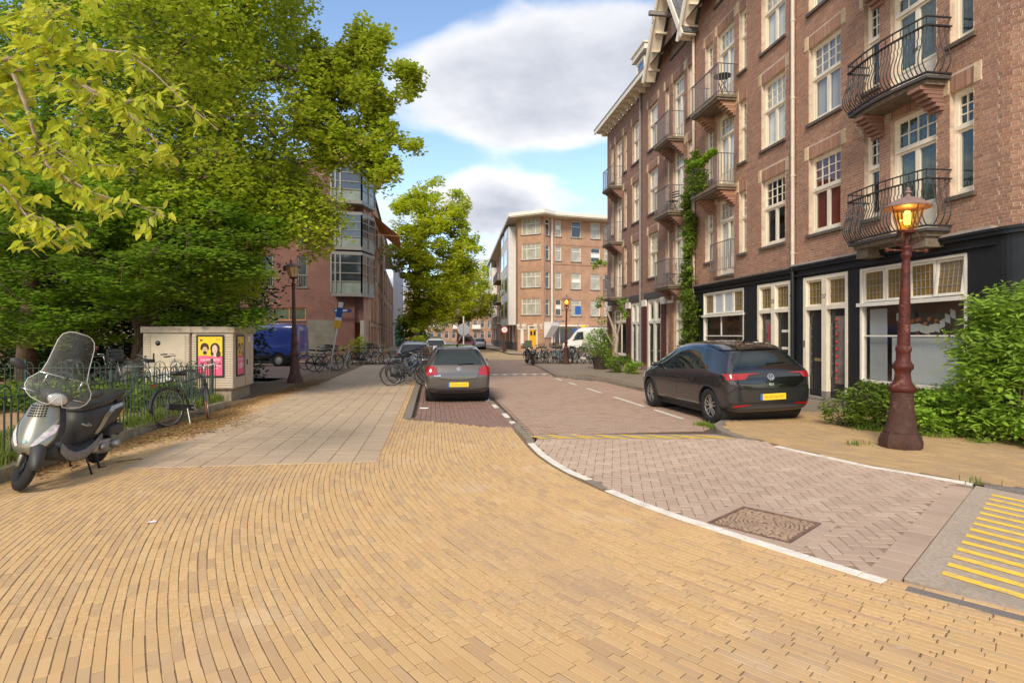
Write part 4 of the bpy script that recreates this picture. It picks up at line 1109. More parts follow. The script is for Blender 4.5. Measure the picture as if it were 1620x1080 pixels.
def shopfront(root, X, w, win_px, door_px, top, num, ndark, wz=.55):
    zt = 3.12
    wx0, wx1 = X(WX(win_px[0])), X(WX(win_px[1])); dx0, dx1 = X(WX(door_px[0])), X(WX(door_px[1]))
    mb = MB()
    wall_plane(mb, 0.02, w, .0, top-.02, [(wx0, wx1, wz, zt), (dx0, dx1, 0.04, zt)], y=-.03, depth=.2)
    sf = mb.build('shopfront', black_m, root, fix=False)
    mb = MB(); mb.box(0.02, w, -.16, -.03, top-.05, top); mb.box(0.02, w, -.12, -.03, top-.12, top-.05); mb.box(0.02,w,-.10,-.03,zt+.06,zt+.10); mb.build('fascia_moulding', black_m, sf)
    mb = MB(); mb.box(0.02, w, -.14, .0, top, top+.05); mb.build('lead_flashing', mat('lead_flashing', (.38,.33,.29), .7, vary=.2), sf) if num == '37' else mb.build('stone_band', slab_m, sf)
    mb = MB(); room_box(mb, wx0-.3, wx1+.3, wz-.1, zt+.1, .2, 1.3); room_box(mb, dx0, dx1, .0, zt, .3, 1.4); mb.build('shop_interior', mat('shop_room', (.30,.21,.15), .95, vary=.4, scale=1.5), sf, fix=False)
    # large window
    mb = MB(); fw = .06; zb = 2.36
    mb.box(wx0,wx0+fw,-.04,.08,wz,zt); mb.box(wx1-fw,wx1,-.04,.08,wz,zt); mb.box(wx0+fw,wx1-fw,-.04,.08,zt-.05,zt); mb.box(wx0-.06,wx1+.03,-.09,.08,zb-.10,zb-.02); mb.box(wx0+fw,wx1-fw,-.04,.08,wz,wz+.06)
    mb.box(wx0+fw,wx1-fw,.01,.05,1.58,1.615)
    if num == '35': mb.box(wx0+.43*(wx1-wx0), wx0+.43*(wx1-wx0)+.03, .01,.05,1.6,zb-.1)
    wf = mb.build('shop_window', creamW_m, sf)
    q = MB(); q.quad((wx0+fw,.03,wz+.06),(wx1-fw,.03,wz+.06),(wx1-fw,.03,1.58),(wx0+fw,.03,1.58)); q.build('pane', glass_m, wf, fix=False)
    q = MB(); q.quad((wx0+fw,.03,1.615),(wx1-fw,.03,1.615),(wx1-fw,.03,zb-.1),(wx0+fw,.03,zb-.1)); q.build('pane', glass_m, wf, fix=False)
    n = 4; lw = (wx1-wx0-2*fw)/n
    for i in range(n):
        kind = bluish_m if (num == '35' and i in (1,2)) else None
        leaded(sf, wx0+fw+lw*i+.01, zb-.0, lw-.02, zt-.05-zb, .03 if not (num == '37' and i == 3) else -.03, cols=5 if num == '37' else 4, rows=4 if num == '37' else 3, m2=kind, tilt=R(-7) if (num == '37' and i == 3) else 0)
    # pair of doors
    mb = MB(); f = .11; dm = (dx0+dx1)/2; pw = .09
    mb.box(dx0,dx0+f,-.05,.12,.22,zt); mb.box(dx1-f*.8,dx1,-.05,.12,.22,zt); mb.box(dx0+f,dx1-f*.8,-.05,.12,zt-.09,zt); mb.box(dm-pw,dm+pw,-.055,.12,.22,zt-.09); mb.box(dx0+f,dm-pw,-.05,.12,2.26,2.36); mb.box(dm+pw,dx1-f*.8,-.05,.12,2.26,2.36)
    mb.build('door_frame', cream_m, sf)
    mb = MB(); mb.box(dx0,dx0+f,-.055,.12,.04,.22); mb.box(dm-pw,dm+pw,-.06,.12,.04,.22); mb.box(dx0-.3,dx1+.2,-.28,.12,-.02,.06); mb.build('stone_plinth', mat('blue_stone', (.24,.21,.19), .8, vary=.2), sf)
    shop_door(sf, dx0+f, .08, dm-pw-dx0-f, 2.18, .06, glass=(num == '35'), letter=(num == '37'))
    shop_door(sf, dm+pw, .08, dx1-f*.8-dm-pw, 2.18, .06, slots=3 if num == '35' else 0, glass=(num == '37'))
    for (a, b) in ((dx0+f, dm-pw), (dm+pw, dx1-f*.8)): leaded(sf, a, 2.36, b-a, zt-.09-2.36, .03, cols=4, rows=3, mm=cream_m)
    text_mesh(num, .16, mat('black_numeral', (.02,.02,.02), .5), sf, (dm, -.058, 2.58), (R(90),0,0), name='house_number')
    q = MB(); q.box(dx0+.03,dx0+.075,-.062,-.05,1.30,1.48); q.build('doorbell', mat('grey_bell', (.1,.1,.1), .5), sf)
    return sf, (wx0, wx1, dx0, dx1)
sf1, d1 = shopfront(h1, X1, w1, (1363,1533), (1273.5,1344), 3.46, '37', None)
sf2, d2 = shopfront(h2, X2, w2, (1114.5,1178.5), (1200.5,1253), 3.42, '35', None)
# black ground floor round the corner
mb = MB(); S = np.linspace(0, TPs[-1], 60)
for a, b in zip(S, S[1:]):
    A, B_ = tp(a), tp(b); o1 = -.03
    PA = (A[0]+math.sin(A[2])*-o1, A[1]-math.cos(A[2])*-o1); PB = (B_[0]+math.sin(B_[2])*-o1, B_[1]-math.cos(B_[2])*-o1)
    mb.quad((*PA,0),(*PB,0),(*PB,3.44),(*PA,3.44))
    for (z0, z1, dd_) in ((3.41,3.46,.16),(3.34,3.41,.12)):
        QA = (A[0]+math.sin(A[2])*dd_, A[1]-math.cos(A[2])*dd_); QB = (B_[0]+math.sin(B_[2])*dd_, B_[1]-math.cos(B_[2])*dd_)
        mb.quad((*QA,z0),(*QB,z0),(*QB,z1),(*QA,z1)); mb.quad((*QA,z1),(*QB,z1),(*PB,z1),(*PA,z1)); mb.quad((*QA,z0),(*QB,z0),(*PB,z0),(*PA,z0))
mb.build('corner_shopfront', black_m, h1, fix=False)
# things in the shop windows
mb = MB(); wx0, wx1 = d1[0], d1[1]
mb.box(wx0+.75,wx1-.1,.13,.15,.6,1.56); mb.build('white_screen', mat('white_board', (.75,.73,.70), .8), sf1)
mb = MB(); mb.box(wx0+.12,wx0+.62,.12,.13,.6,2.2); mb.build('side_curtain', curtp_m, sf1)
mb = MB(); rr = random.Random(5); garl = []
for k in range(12):
    x = wx0+.9+k*.12; z = 2.0-.28*math.sin(k/11*math.pi)+rr.uniform(-.03,.03); mb.obox((x,.16,z),(1,0,rr.uniform(-.5,.5)),(0,1,0),(0,0,1),.06,.004,.08)
mb.build('paper_garland', mat('paper_card', (.62,.58,.52), .9), sf1)
mb = MB()
for k in range(9): mb.lathe([(.001,-.05),(.03,-.035),(.045,0),(.03,.035),(.001,.05)], 8, (wx0+1.5+rr.uniform(-.3,.3), .22, 1.75+rr.uniform(-.15,.2)))
mb.build('flower_bouquet', mat('orange_flower', (.6,.16,.03), .8), sf1, smooth=True)
mb = MB(); dd0 = (d1[2]+d1[3])/2+.09+.2
for k in range(9): mb.lathe([(.001,-.03),(.02,-.02),(.03,0),(.02,.02),(.001,.03)], 8, (dd0+.06, .035, .55+k*.18))
mb.build('red_garland', mat('red_bead', (.65,.02,.02), .6), sf1, smooth=True)
mb = MB()
for k in range(26): x = d2[0]+.5+k*.05; mb.box(x,x+.035,.3,.31,2.05-.05*math.sin(k*.5)+.0,2.09-.05*math.sin(k*.5))
mb.build('orange_bunting', mat('orange_bunting', (.55,.13,.03), .8), sf2)
mb = MB(); mb.box(d2[2]+.45,d2[2]+.52,.04,.045,1.45,1.95); mb.build('red_pennant', mat('red_pennant', (.6,.02,.03), .7), sf2)
# --- ground floors of the two brick fronts
def timber_doors(root, X, pa, pb, top, n=2):
    x0, x1 = X(WX(pa)), X(WX(pb)); mb = MB(); f = .10
    mb.box(x0,x0+f,.02,.14,.05,top); mb.box(x1-f,x1,.02,.14,.05,top); mb.box(x0+f,x1-f,.02,.14,top-.1,top); mb.box(x0+f,x1-f,.02,.14,2.15,2.27)
    if n == 2: mb.box((x0+x1)/2-.11,(x0+x1)/2+.11,.02,.14,.05,top-.1)
    fr = mb.build('door_frame', creamW_m, root)
    bays = [(x0+f, (x0+x1)/2-.11), ((x0+x1)/2+.11, x1-f)] if n == 2 else [(x0+f, x1-f)]
    for (a, b) in bays:
        make_window(root, a, 2.27, b-a, top-.1-2.27, trans=0, lower=1, recess=.06, frame=creamW_m, sill=False, fw=.03, name='fanlight')
        shop_door(root, a, .06, b-a, 2.1, .09, letter=True)
    return fr
timber_doors(h3, X3, 1024.5, 1045.5, 3.25); timber_doors(h4, X4, 999, 1014, 3.2)
make_window(h3, X3(WX(1066)), .05, X3(WX(1085))-X3(WX(1066)), 3.0, trans=.26, cols=3, rows=2, lower=2, sill=False, zpanel=.5, curtain=curt_m, name='garden_door')
make_window(h3, X3(WX(1055)), .05, X3(WX(1058))-X3(WX(1055)), 3.0, trans=0, lower=1, sill=False)
make_window(h4, X4(WX(969.5)), .55, X4(WX(991))-X4(WX(969.5)), 2.45, trans=.27, cols=8, rows=2, lower=2, sill=False, curtain=None)
for (r_, X_, pa, pb) in ((h3,X3,1020,1049),(h4,X4,963,993),(h4,X4,996,1016)):
    mb = MB(); mb.box(X_(WX(pa)), X_(WX(pb)), -.05, .05, 3.27, 3.55); mb.build('steel_lintel', steelw_m, r_)
for (r_, X_, pa, pb) in ((h3,X3,1047.5,1054.5),(h3,X3,1017.5,1023.5),(h3,X3,1059,1065.5),(h3,X3,1086.5,1092),(h4,X4,992,998.3),(h4,X4,962,968)):
    xa_, xb_ = X_(WX(pa)), X_(WX(pb)); mb = MB(); mb.box(xa_-.02, xb_+.02, -.09, .0, 2.95, 3.25); mb.build('pier_cap', creamW_m, r_, bevel=.01)
    B = brick_rows(xa_, xb_, .35, 2.95, [], gap=.014, seed=3); me = bricks_to_mesh('pier_brickwork', B, purple_m if pa < 1050 else brick_m, proud=.06, jit=.012); q = inst('pier_brickwork', me, r_); q['kind'] = 'stuff'
for (r_, w_) in ((h3,w3),(h4,w4)):
    mb = MB(); mb.box(0, w_, -.05, 0, 0, .32); mb.build('plinth', slab_m, r_) if False else None
# balcony furniture
def bistro(loc, rz, label, cat, chair):
    r_ = empty('folding_chair' if chair else 'bistro_table', loc, rz, label, cat)
    mb = MB()
    if chair:
        for k in range(5): mb.box(-.18,.18,-.18+k*.08,-.12+k*.08,.44,.455)
        mb.build('seat', ironrail_m, r_); mb = MB()
        for z in (.62,.72,.82): mb.box(-.18,.18,.19,.205,z,z+.05)
        mb.build('backrest', ironrail_m, r_)
    else: mb.lathe([(.27,.70),(.28,.71),(.28,.725),(.001,.73)], 18); mb.build('tabletop', ironrail_m, r_)
    for sx in (-1,1):
        for sy in (-1,1): q = MB(); q.bar((sx*.16,sy*.17,0),(sx*(.16 if chair else .08),-sy*.15,.44 if chair else .70),.02); q.build('leg', ironrail_m, r_)
MW = lambda T, x, y, z: Matrix.Translation(wp(T)) @ Matrix.Rotation(WROT, 4, 'Z') @ Vector((x, y, z))
bistro(MW(T_[2], xb-.3, -.34, FLOORS[2]-.03), WROT, 'round black bistro table on the top balcony above number 35', 'table', False)
bistro(MW(T_[1], X3(WX(1081))-.3, -.33, FLOORS[1]-.03), WROT+.4, 'black folding chair on the middle balcony of the gabled house', 'chair', True)
bistro(MW(T_[1], X3(WX(1079))-.3, -.33, FLOORS[0]-.03), WROT-.3, 'black folding chair on the lowest balcony of the gabled house', 'chair', True)
# ------------------------------------------------------------------ corner block across the junction, the block on the left, the street beyond
far_brick_m = tex_brick('orange_brown_brick', (0.47,0.24,0.135), (0.38,0.185,0.11), (0.50,0.36,0.25), .21, .0625, ms=.010, wall=True, dirt=((.62,.42,.28), .35, .55, .75, .5))
far_brick2_m = tex_brick('brown_block_brick', (0.40,0.19,0.11), (0.31,0.145,0.09), (0.42,0.30,0.21), .21, .0625, ms=.010, wall=True)
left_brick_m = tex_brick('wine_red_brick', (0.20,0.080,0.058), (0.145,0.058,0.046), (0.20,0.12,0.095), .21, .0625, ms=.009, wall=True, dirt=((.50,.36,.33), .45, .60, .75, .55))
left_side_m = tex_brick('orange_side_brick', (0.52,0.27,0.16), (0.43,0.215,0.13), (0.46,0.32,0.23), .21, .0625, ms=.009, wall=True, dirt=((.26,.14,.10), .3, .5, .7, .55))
slatestone_m = tex_brick('green_grey_stone_cladding', (0.20,0.185,0.145), (0.165,0.155,0.125), (0.09,0.085,0.07), .9, .14, ms=.006, wall=True)
white_wall_m = mat('white_render', (0.74,0.72,0.70), .8, vary=.06, scale=2)
glassd_m = mat('dark_window_glass', (0.03,0.035,0.04), .06, spec=1.0)
greyframe_m = mat('grey_aluminium', (0.24,0.225,0.20), .45, metal=.2)
frost_m = mat('frosted_glass', (0.22,0.25,0.21), .25, vary=.25, scale=2)
netcurt_m = mat('net_curtain_pane', (0.42,0.40,0.33), .25, vary=.25, scale=2.5, spec=.8)
def far_window(parent, x, z, w, h, cols=1, trans=.3, fm=creamW_m, gm=glassd_m, sill=True, tcols=None, y=.06, blind=0.0, divs=None):
    """small timber window: frame mesh with panes below it"""
    mb = MB(); f = .07
    mb.box(0,f,y,y+.08,0,h); mb.box(w-f,w,y,y+.08,0,h); mb.box(f,w-f,y,y+.08,h-f,h); mb.box(f,w-f,y,y+.08,0,f)
    zt = h*(1-trans); panes = []
    ed = [f] + ([f+(w-2*f)*d for d in divs] if divs else [f+(w-2*f)*i/cols for i in range(1, cols)]) + [w-f]
    if trans > 0: mb.box(f,w-f,y-.01,y+.07,zt-.035,zt+.035)
    for e in ed[1:-1]: mb.box(e-.03,e+.03,y,y+.07,f,(zt-.035) if trans else h-f)
    for a, b in zip(ed, ed[1:]): panes.append((a, b, f, (zt-.035) if trans > 0 else h-f))
    if trans > 0:
        n = tcols or cols
        for i in range(n):
            a, b = f+(w-2*f)*i/n, f+(w-2*f)*(i+1)/n; panes.append((a, b, zt+.035, h-f))
            if i: mb.box(a-.018,a+.018,y,y+.07,zt+.035,h-f)
    o = mb.build('window', fm, parent, loc=(x,0,z))
    for (a, b, c, d) in panes:
        q = MB(); q.quad((a,y+.045,c),(b,y+.045,c),(b,y+.045,d),(a,y+.045,d)); q.build('pane', gm, o, fix=False)
    if blind: q = MB(); q.quad((f,y+.04,h-f-blind),(w-f,y+.04,h-f-blind),(w-f,y+.04,zt-.04),(f,y+.04,zt-.04)); q.build('blind', curt_m, o, fix=False)
    if sill: q = MB(); q.box(-.07,w+.07,-.06,y+.02,-.09,0); q.build('sill', sill_m, o)
    return o
def far_wall(root, name, a, b, z0, z1, holes, m, depth=.10):
    """wall from ground point a to b as seen from outside, left to right; returns an object whose local x runs along it"""
    a = Vector((a[0],a[1],0)); b = Vector((b[0],b[1],0)); d = b-a; L = d.length
    mb = MB(); wall_plane(mb, 0, L, z0, z1, holes, depth=depth)
    w = mb.build(name, m, None, loc=a, fix=False); w.rotation_euler = (0,0,math.atan2(d.y,d.x)); w.parent = root
    q = MB()
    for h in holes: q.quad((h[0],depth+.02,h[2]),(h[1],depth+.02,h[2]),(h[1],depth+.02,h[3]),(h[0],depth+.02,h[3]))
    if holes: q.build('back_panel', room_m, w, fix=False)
    return w, L
def C(px, Y): return ((px-CX)/FPX*Y, Y)
def HH(py, Y): return CAMH - (py-HY)/FPX*Y
cb_root = empty('corner_block', (0,0,0), 0, 'orange-brown brick corner block across the junction, yellow door and cream gutter', 'building')
Yc = 60.5
pA, pB, pC, pD = C(819, 61.0), C(860, 59.6), C(873, 60.6), C(985, 63.5)
zs_ = lambda py: HH(py, Yc)
# rows: sills and heads measured on the flat front
rows_px = [(499.2,473.5),(456.2,430.5),(412,389),(373.5,347.5)]
def front_holes(wins, a, b, Y):
    """wins (px0, px1, sill, head)"""
    L = math.hypot(b[0]-a[0], b[1]-a[1]); out = []
    for (p0, p1, s, t) in wins:
        def u(px):
            # intersection of the sight line with the wall line
            dx, dy = b[0]-a[0], b[1]-a[1]; k = (px-CX)/FPX
            return (k*a[1]-a[0])/(dx-k*dy)*L
        out.append((u(p0), u(p1), s, t))
    return out
TOPZ = zs_(345.5)
# flat front, right part
wins = []
for (s, t) in rows_px:
    for (p0, p1) in ((878.5,888),(904,919),(934.5,949.5),(956,964),(972,984)): wins.append((p0, p1, zs_(s), zs_(t)))
hsR = front_holes(wins, pC, pD, Yc); hsG = front_holes([(877.5,920,zs_(548),zs_(517)),(934,962,zs_(552),zs_(515))], pC, pD, Yc)
wR, LR = far_wall(cb_root, 'front_wall', pC, pD, 0, TOPZ, hsR+hsG, far_brick_m)
for i, h in enumerate(hsR):
    far_window(wR, h[0], h[2], h[1]-h[0], h[3]-h[2], cols=1, trans=.33, gm=netcurt_m if i % 4 else glassd_m, blind=(.0 if i % 3 else .9))
far_window(wR, hsG[0][0], hsG[0][2], hsG[0][1]-hsG[0][0], hsG[0][3]-hsG[0][2], divs=[.18,.82], trans=.0)
far_window(wR, hsG[1][0], hsG[1][2], hsG[1][1]-hsG[1][0], hsG[1][3]-hsG[1][2], cols=2, trans=.3)
mb = MB(); h = hsG[0]; mb.box(h[0]-.3,h[1]+.5,-.6,0,h[3]+.05,h[3]+.22); mb.build('awning_board', creamW_m, wR)
for py, nm in ((417,'string_course'),(386,'string_course')):
    mb = MB(); mb.box(0,LR,-.04,0,zs_(py)-.06,zs_(py)+.06); mb.build(nm, far_brick2_m, wR)
# narrow chamfer with thin windows
hs = front_holes([(863,869.5,zs_(s),zs_(t)) for (s, t) in rows_px], pB, pC, Yc)
wC, LC = far_wall(cb_root, 'chamfer_wall', pB, pC, 0, TOPZ, hs, far_brick_m)
for h in hs: far_window(wC, h[0], h[2], h[1]-h[0], h[3]-h[2], trans=.3)
mb = MB(); mb.tube([(LC-.1,-.1,.4),(LC-.1,-.1,TOPZ)], .09, 8); mb.build('drainpipe', creamW_m, wC)
mb = MB()
z_ = zs_(517); mb.prism([(0,z_+.5),(-.95,z_+.45),(-.95,z_+.1),(-.1,z_-1.1),(0,z_-1.1)], .1, LC-.05, 'yz')
mb.build('white_awning', white_wall_m, wC)
# wide-windowed bay front with the yellow door
bigw = [(825,855,zs_(s),zs_(t)) for (s, t) in ((498,472),(455,430),(411,386),(371.5,346))]
hs = front_holes(bigw, pA, pB, Yc); hd = front_holes([(835.5,850.5,zs_(551),zs_(515))], pA, pB, Yc)
wB, LB = far_wall(cb_root, 'bay_wall', pA, pB, 0, TOPZ, hs+hd, far_brick_m)
for h in hs: far_window(wB, h[0], h[2], h[1]-h[0], h[3]-h[2], divs=[.25,.75], trans=.33, tcols=4, gm=netcurt_m)
yd = mat('yellow_door_paint', (0.80,0.42,0.02), .4); h = hd[0]
mb = MB(); mb.box(h[0],h[0]+.12,-.03,.1,h[2],h[3]); mb.box(h[1]-.12,h[1],-.03,.1,h[2],h[3]); mb.box(h[0]+.12,h[1]-.12,-.03,.1,h[3]-.1,h[3]); mb.box(h[0]+.12,h[1]-.12,-.03,.1,h[2]+2.0,h[2]+2.1); mb.build('door_frame', creamW_m, wB)
mb = MB(); mb.box(h[0]+.12,h[1]-.12,.02,.08,h[2],h[2]+2.0); dd_ = mb.build('yellow_door', yd, wB)
for k in (0,1):
    q = MB(); x = h[0]+.25+k*.38; q.box(x,x+.22,.0,.02,h[2]+1.35,h[2]+1.8); q.build('pane', glassd_m, dd_)
for (pa_, pb_) in ((819.5,824),(827.5,833.5),(846,851),(856,858)):
    hh_ = front_holes([(pa_,pb_,0,1)], pA, pB, Yc)[0]; mb = MB()
    for k in range(3): mb.box(hh_[0],hh_[1],-.30+k*.09,0,zs_(516)-k*.18,zs_(516)-k*.18+.22)
    mb.build('white_bracket', creamW_m, wB)
# white stone panel beside the door
hh_ = front_holes([(824,828.5,zs_(546),zs_(520))], pA, pB, Yc)[0]; mb = MB(); mb.box(hh_[0],hh_[1],-.06,0,hh_[2],hh_[3]); mb.build('side_light', white_wall_m, wB)
# long side wall along the street, receding
pE = C(779, 104); dirx = Vector((pE[0]-pA[0], pE[1]-pA[1])); 
wS, LS = far_wall(cb_root, 'street_wall', pE, pA, 0, TOPZ*.985, [], far_brick2_m)
def upos(px):
    dx, dy = pA[0]-pE[0], pA[1]-pE[1]; k = (px-CX)/FPX; return (k*pE[1]-pE[0])/(dx-k*dy)*LS
for (p0, p1, col) in ((803,816,0),(781,786,0)):
    x0, x1 = upos(p0), upos(p1); mb = MB(); mb.box(x0,x1,-.8,0,zs_(510)-.2,TOPZ*.97 if p0 > 800 else TOPZ*.9); bw = mb.build('white_bay', white_wall_m, wS)
    for r in range(4):
        for k in range(2):
            z = 3.6+2.9*r; q = MB(); xx = x0+.3+k*(x1-x0-.3)/2; q.box(xx,xx+(x1-x0)*.34,-.83,-.79,z,z+1.8); q.build('window', glassd_m, bw)
for px_ in (788, 792, 796):
    for r in range(4):
        x0 = upos(px_); z = 3.5+2.9*r; q = MB(); q.box(x0,x0+1.2,-.02,.02,z,z+1.8); q.build('window', glassd_m, wS)
for r in range(3):
    x0, x1 = upos(792), upos(799); z = 3.3+2.9*r; q = MB(); q.box(x0,x1,-1.1,0,z-.2,z); bl = q.build('balcony', slab_m, wS); q = MB(); q.box(x0,x1,-1.1,-1.05,z,z+.9); q.build('railing', ironrail_m, bl)
for k, px_ in enumerate((784,791,798.5,806,811)):
    x0 = upos(px_); q = MB(); q.box(x0,x0+1.3,-.05,.02,.1,2.8); q.build('front_door', yd if k in (2,) else (door_m if k % 2 else creamW_m), wS)
mb = MB(); mb.box(0,LS,-.06,0,0,.9); mb.build('plinth', mat('dark_plinth_brick', (.13,.09,.08), .8, vary=.2), wS)
# roof slab with deep eaves
mb = MB(); ov = 1.2
outl = [(pD[0]+1,pD[1]-1.2),(pC[0]+.3,pC[1]-1.4),(pB[0]-.0,pB[1]-1.5),(pA[0]-.9,pA[1]-.9),(pE[0]-1.0,pE[1]),(pE[0]+8,pE[1]+4),(pD[0]+1,pD[1]+12)]
mb.prism(outl, TOPZ, TOPZ+.22, 'xy'); mb.build('eaves', mat('eaves_board', (.55,.46,.36), .7), cb_root)
mb = MB(); n = len(outl)
for i in range(4):
    a, b = Vector((*outl[i], TOPZ+.28)), Vector((*outl[i+1], TOPZ+.28)); mb.bar(a, b, .12, .34)
mb.build('gutter', creamW_m, cb_root)
mb = MB(); p = C(886, 66); mb.box(p[0]-.5,p[0]+.5,66,66.8,TOPZ,TOPZ+.9); mb.box(p[0]-.45,p[0]-.25,66.2,66.5,TOPZ+.9,TOPZ+1.5); mb.box(p[0]+.2,p[0]+.4,66.2,66.5,TOPZ+.9,TOPZ+1.4); mb.build('chimney', far_brick2_m, cb_root)

# ---- building on the left, red front and glazed corner bays
lb = empty('apartment_block', (0,0,0), 0, 'wine red brick apartment block with glazed corner bays and green-grey stone base', 'building')
Yl = 38.0
fp0, fp1 = C(-60, 35.8), C(561, 37.9)                  # front, left end to the recessed corner
topL = HH(255, Yl)
wl_ = []
for (s, t) in ((455,406),(385,335),(313,268)):
    for (p0, p1) in ((408,432),(470,486)): wl_.append((p0, p1, HH(s,Yl), HH(t,Yl)))
for (s, t) in ((455,406),(385,335),(313,268)):
    for (p0, p1) in ((20,45),(100,125),(190,215),(270,292),(340,362)): wl_.append((p0, p1, HH(s,Yl), HH(t,Yl)))
hs = front_holes(wl_, fp0, fp1, Yl); hg = front_holes([(405,484,HH(507,Yl),HH(487,Yl)),(150,300,HH(560,Yl),HH(487,Yl))], fp0, fp1, Yl)
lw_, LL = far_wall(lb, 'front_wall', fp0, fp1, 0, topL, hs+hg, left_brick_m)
for h in hs:
    far_window(lw_, h[0], h[2], h[1]-h[0], h[3]-h[2], trans=0, fm=greyframe_m)
    mb = MB(); mb.box(h[0],h[1],-.05,.02,h[2]+.02,h[2]+.85); q = mb.build('window_balustrade', frost_m, lw_) if False else None
    mb = MB(); [mb.box(h[0]+(h[1]-h[0])*k/6-.01,h[0]+(h[1]-h[0])*k/6+.01,-.03,-.01,h[2],h[2]+.75) for k in range(7)]; mb.box(h[0],h[1],-.04,-.0,h[2]+.75,h[2]+.8); mb.build('railing', greyframe_m, lw_)
oframe_m = mat('orange_brown_window_frame', (0.50,0.20,0.07), .6)
far_window(lw_, hg[0][0], hg[0][2], hg[0][1]-hg[0][0], hg[0][3]-hg[0][2], cols=3, trans=0, fm=oframe_m, gm=mat('mottled_green_glass', (.09,.11,.075), .12, vary=.4, scale=1))  # opaque panes, mottled green
far_window(lw_, hg[1][0], hg[1][2], hg[1][1]-hg[1][0], hg[1][3]-hg[1][2], cols=4, trans=0, fm=oframe_m)
h = front_holes([(486,530,0,HH(506,Yl))], fp0, fp1, Yl)[0]; mb = MB(); mb.box(h[0],h[1],-.04,0,0,h[3]); mb.build('stone_cladding', slatestone_m, lw_)
# projecting corner with bays: the plan is a chamfered box
c0, c1, c2 = Vector((*C(528,37.4),0)), Vector((*C(572,37.9),0)), Vector((*C(583,39.8),0))
h0 = front_holes([(532,565,0,HH(508,Yl))], (c0.x,c0.y), (c1.x,c1.y), Yl)[0]
zb0 = HH(473, Yl)
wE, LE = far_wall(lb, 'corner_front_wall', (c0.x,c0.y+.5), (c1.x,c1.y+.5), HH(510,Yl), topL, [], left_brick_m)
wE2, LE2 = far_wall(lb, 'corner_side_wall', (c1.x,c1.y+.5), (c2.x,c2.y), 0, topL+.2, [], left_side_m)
p_ = MB(); p_.quad((c0.x,c0.y+2.2,0),(c1.x,c1.y+2.2,0),(c1.x,c1.y+2.2,2.7),(c0.x,c0.y+2.2,2.7)); p_.build('porch_wall', slatestone_m, lb, fix=False)
mb = MB(); x = c0.x+.35; mb.box(x,x+.75,c0.y+2.05,c0.y+2.15,0,2.5); mb.build('porch_door', mat('orange_brown_door', (.42,.13,.04), .45), lb)
mb = MB(); mb.tube([(c1.x-.9,c1.y+2.0,2.25),(c1.x-.9,c1.y+2.08,2.25)], .14, 10); mb.build('porch_lamp', white_wall_m, lb)
mb = MB(); mb.box(c1.x-.12,c1.x+.12,c1.y+.1,c1.y+.6,0,2.6); mb.build('porch_pillar', mat('pale_stone_pillar', (.40,.35,.28), .8), lb)
for r, (zt, zb) in enumerate(((HH(401,Yl),HH(470,Yl)),(HH(339,Yl),HH(398,Yl)),(HH(262,Yl),HH(326,Yl)))):
    bay_ = empty('glazed_bay', (0,0,0), 0, parent=lb)
    a, b, c = c0+Vector((0,-.55,0)), c1+Vector((.15,-.55,0)), c2+Vector((.5,-.3,0))
    mb = MB(); poly = [(a.x,a.y),(b.x,b.y),(c.x,c.y),(c2.x,c2.y+.3),(c0.x,c0.y+.5)]
    mb.prism(poly, zb, zb+.22, 'xy'); mb.prism(poly, zt-.2, zt, 'xy'); mb.build('bay_slab', greyframe_m, bay_)
    H_ = zt-.2-(zb+.22); z0 = zb+.22
    for (p, q2, n) in ((a, b, 2), (b, c, 3)):
        d = q2-p; fr = MB()
        for f_ in ([0,.14,.30,1] if n == 2 else [0,.5,1]): v = p+d*f_; fr.bar((v.x,v.y,z0),(v.x,v.y,z0+H_),.09)
        for f_ in (.30,.52,.78): fr.bar((p.x,p.y,z0+H_*f_),(q2.x,q2.y,z0+H_*f_),.06)
        fr.build('bay_frame', greyframe_m, bay_)
        g = MB(); off = Vector((0,.03,0)); g.quad(p+off+Vector((0,0,z0)), q2+off+Vector((0,0,z0)), q2+off+Vector((0,0,z0+H_*.30)), p+off+Vector((0,0,z0+H_*.30))); g.build('frosted_pane', frost_m, bay_, fix=False)
        g = MB(); g.quad(p+off+Vector((0,0,z0+H_*.3)), q2+off+Vector((0,0,z0+H_*.3)), q2+off+Vector((0,0,z0+H_)), p+off+Vector((0,0,z0+H_))); g.build('pane', glassd_m, bay_, fix=False)
# receding street side
e0, e1 = (c2.x, c2.y), C(624, 100)
hsS = []
L_ = math.hypot(e1[0]-e0[0], e1[1]-e0[1])
def us(px):
    dx, dy = e1[0]-e0[0], e1[1]-e0[1]; k = (px-CX)/FPX; return (k*e0[1]-e0[0])/(dx-k*dy)*L_
cols_px = [(587.2,590.5),(592,595.5),(598,601),(602.5,605),(607.5,609.5),(611,612.5),(615,616.5),(618,619.3)]
zr = [(2.7,5.2),(6.2,8.6),(9.3,11.2)]
for (a, b) in cols_px:
    for k, (s, t) in enumerate(zr):
        if a > 608 and k == 2: continue
        hsS.append((us(a), us(b), s, t))
for (a, b) in cols_px: hsS.append((us(a), us(b), .3, 2.3))
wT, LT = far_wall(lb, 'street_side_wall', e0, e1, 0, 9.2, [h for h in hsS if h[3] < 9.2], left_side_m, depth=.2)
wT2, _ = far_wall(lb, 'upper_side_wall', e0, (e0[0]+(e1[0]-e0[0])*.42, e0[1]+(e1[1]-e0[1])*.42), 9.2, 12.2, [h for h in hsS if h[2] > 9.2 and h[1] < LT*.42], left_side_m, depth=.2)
for h in hsS:
    par = wT2 if h[2] > 9.2 else wT
    if h[2] > 9.2 and h[1] > LT*.42: continue
    far_window(par, h[0], h[2], h[1]-h[0], h[3]-h[2], cols=2, trans=.25, fm=oframe_m if h[0] < 8 else creamW_m, y=.12)
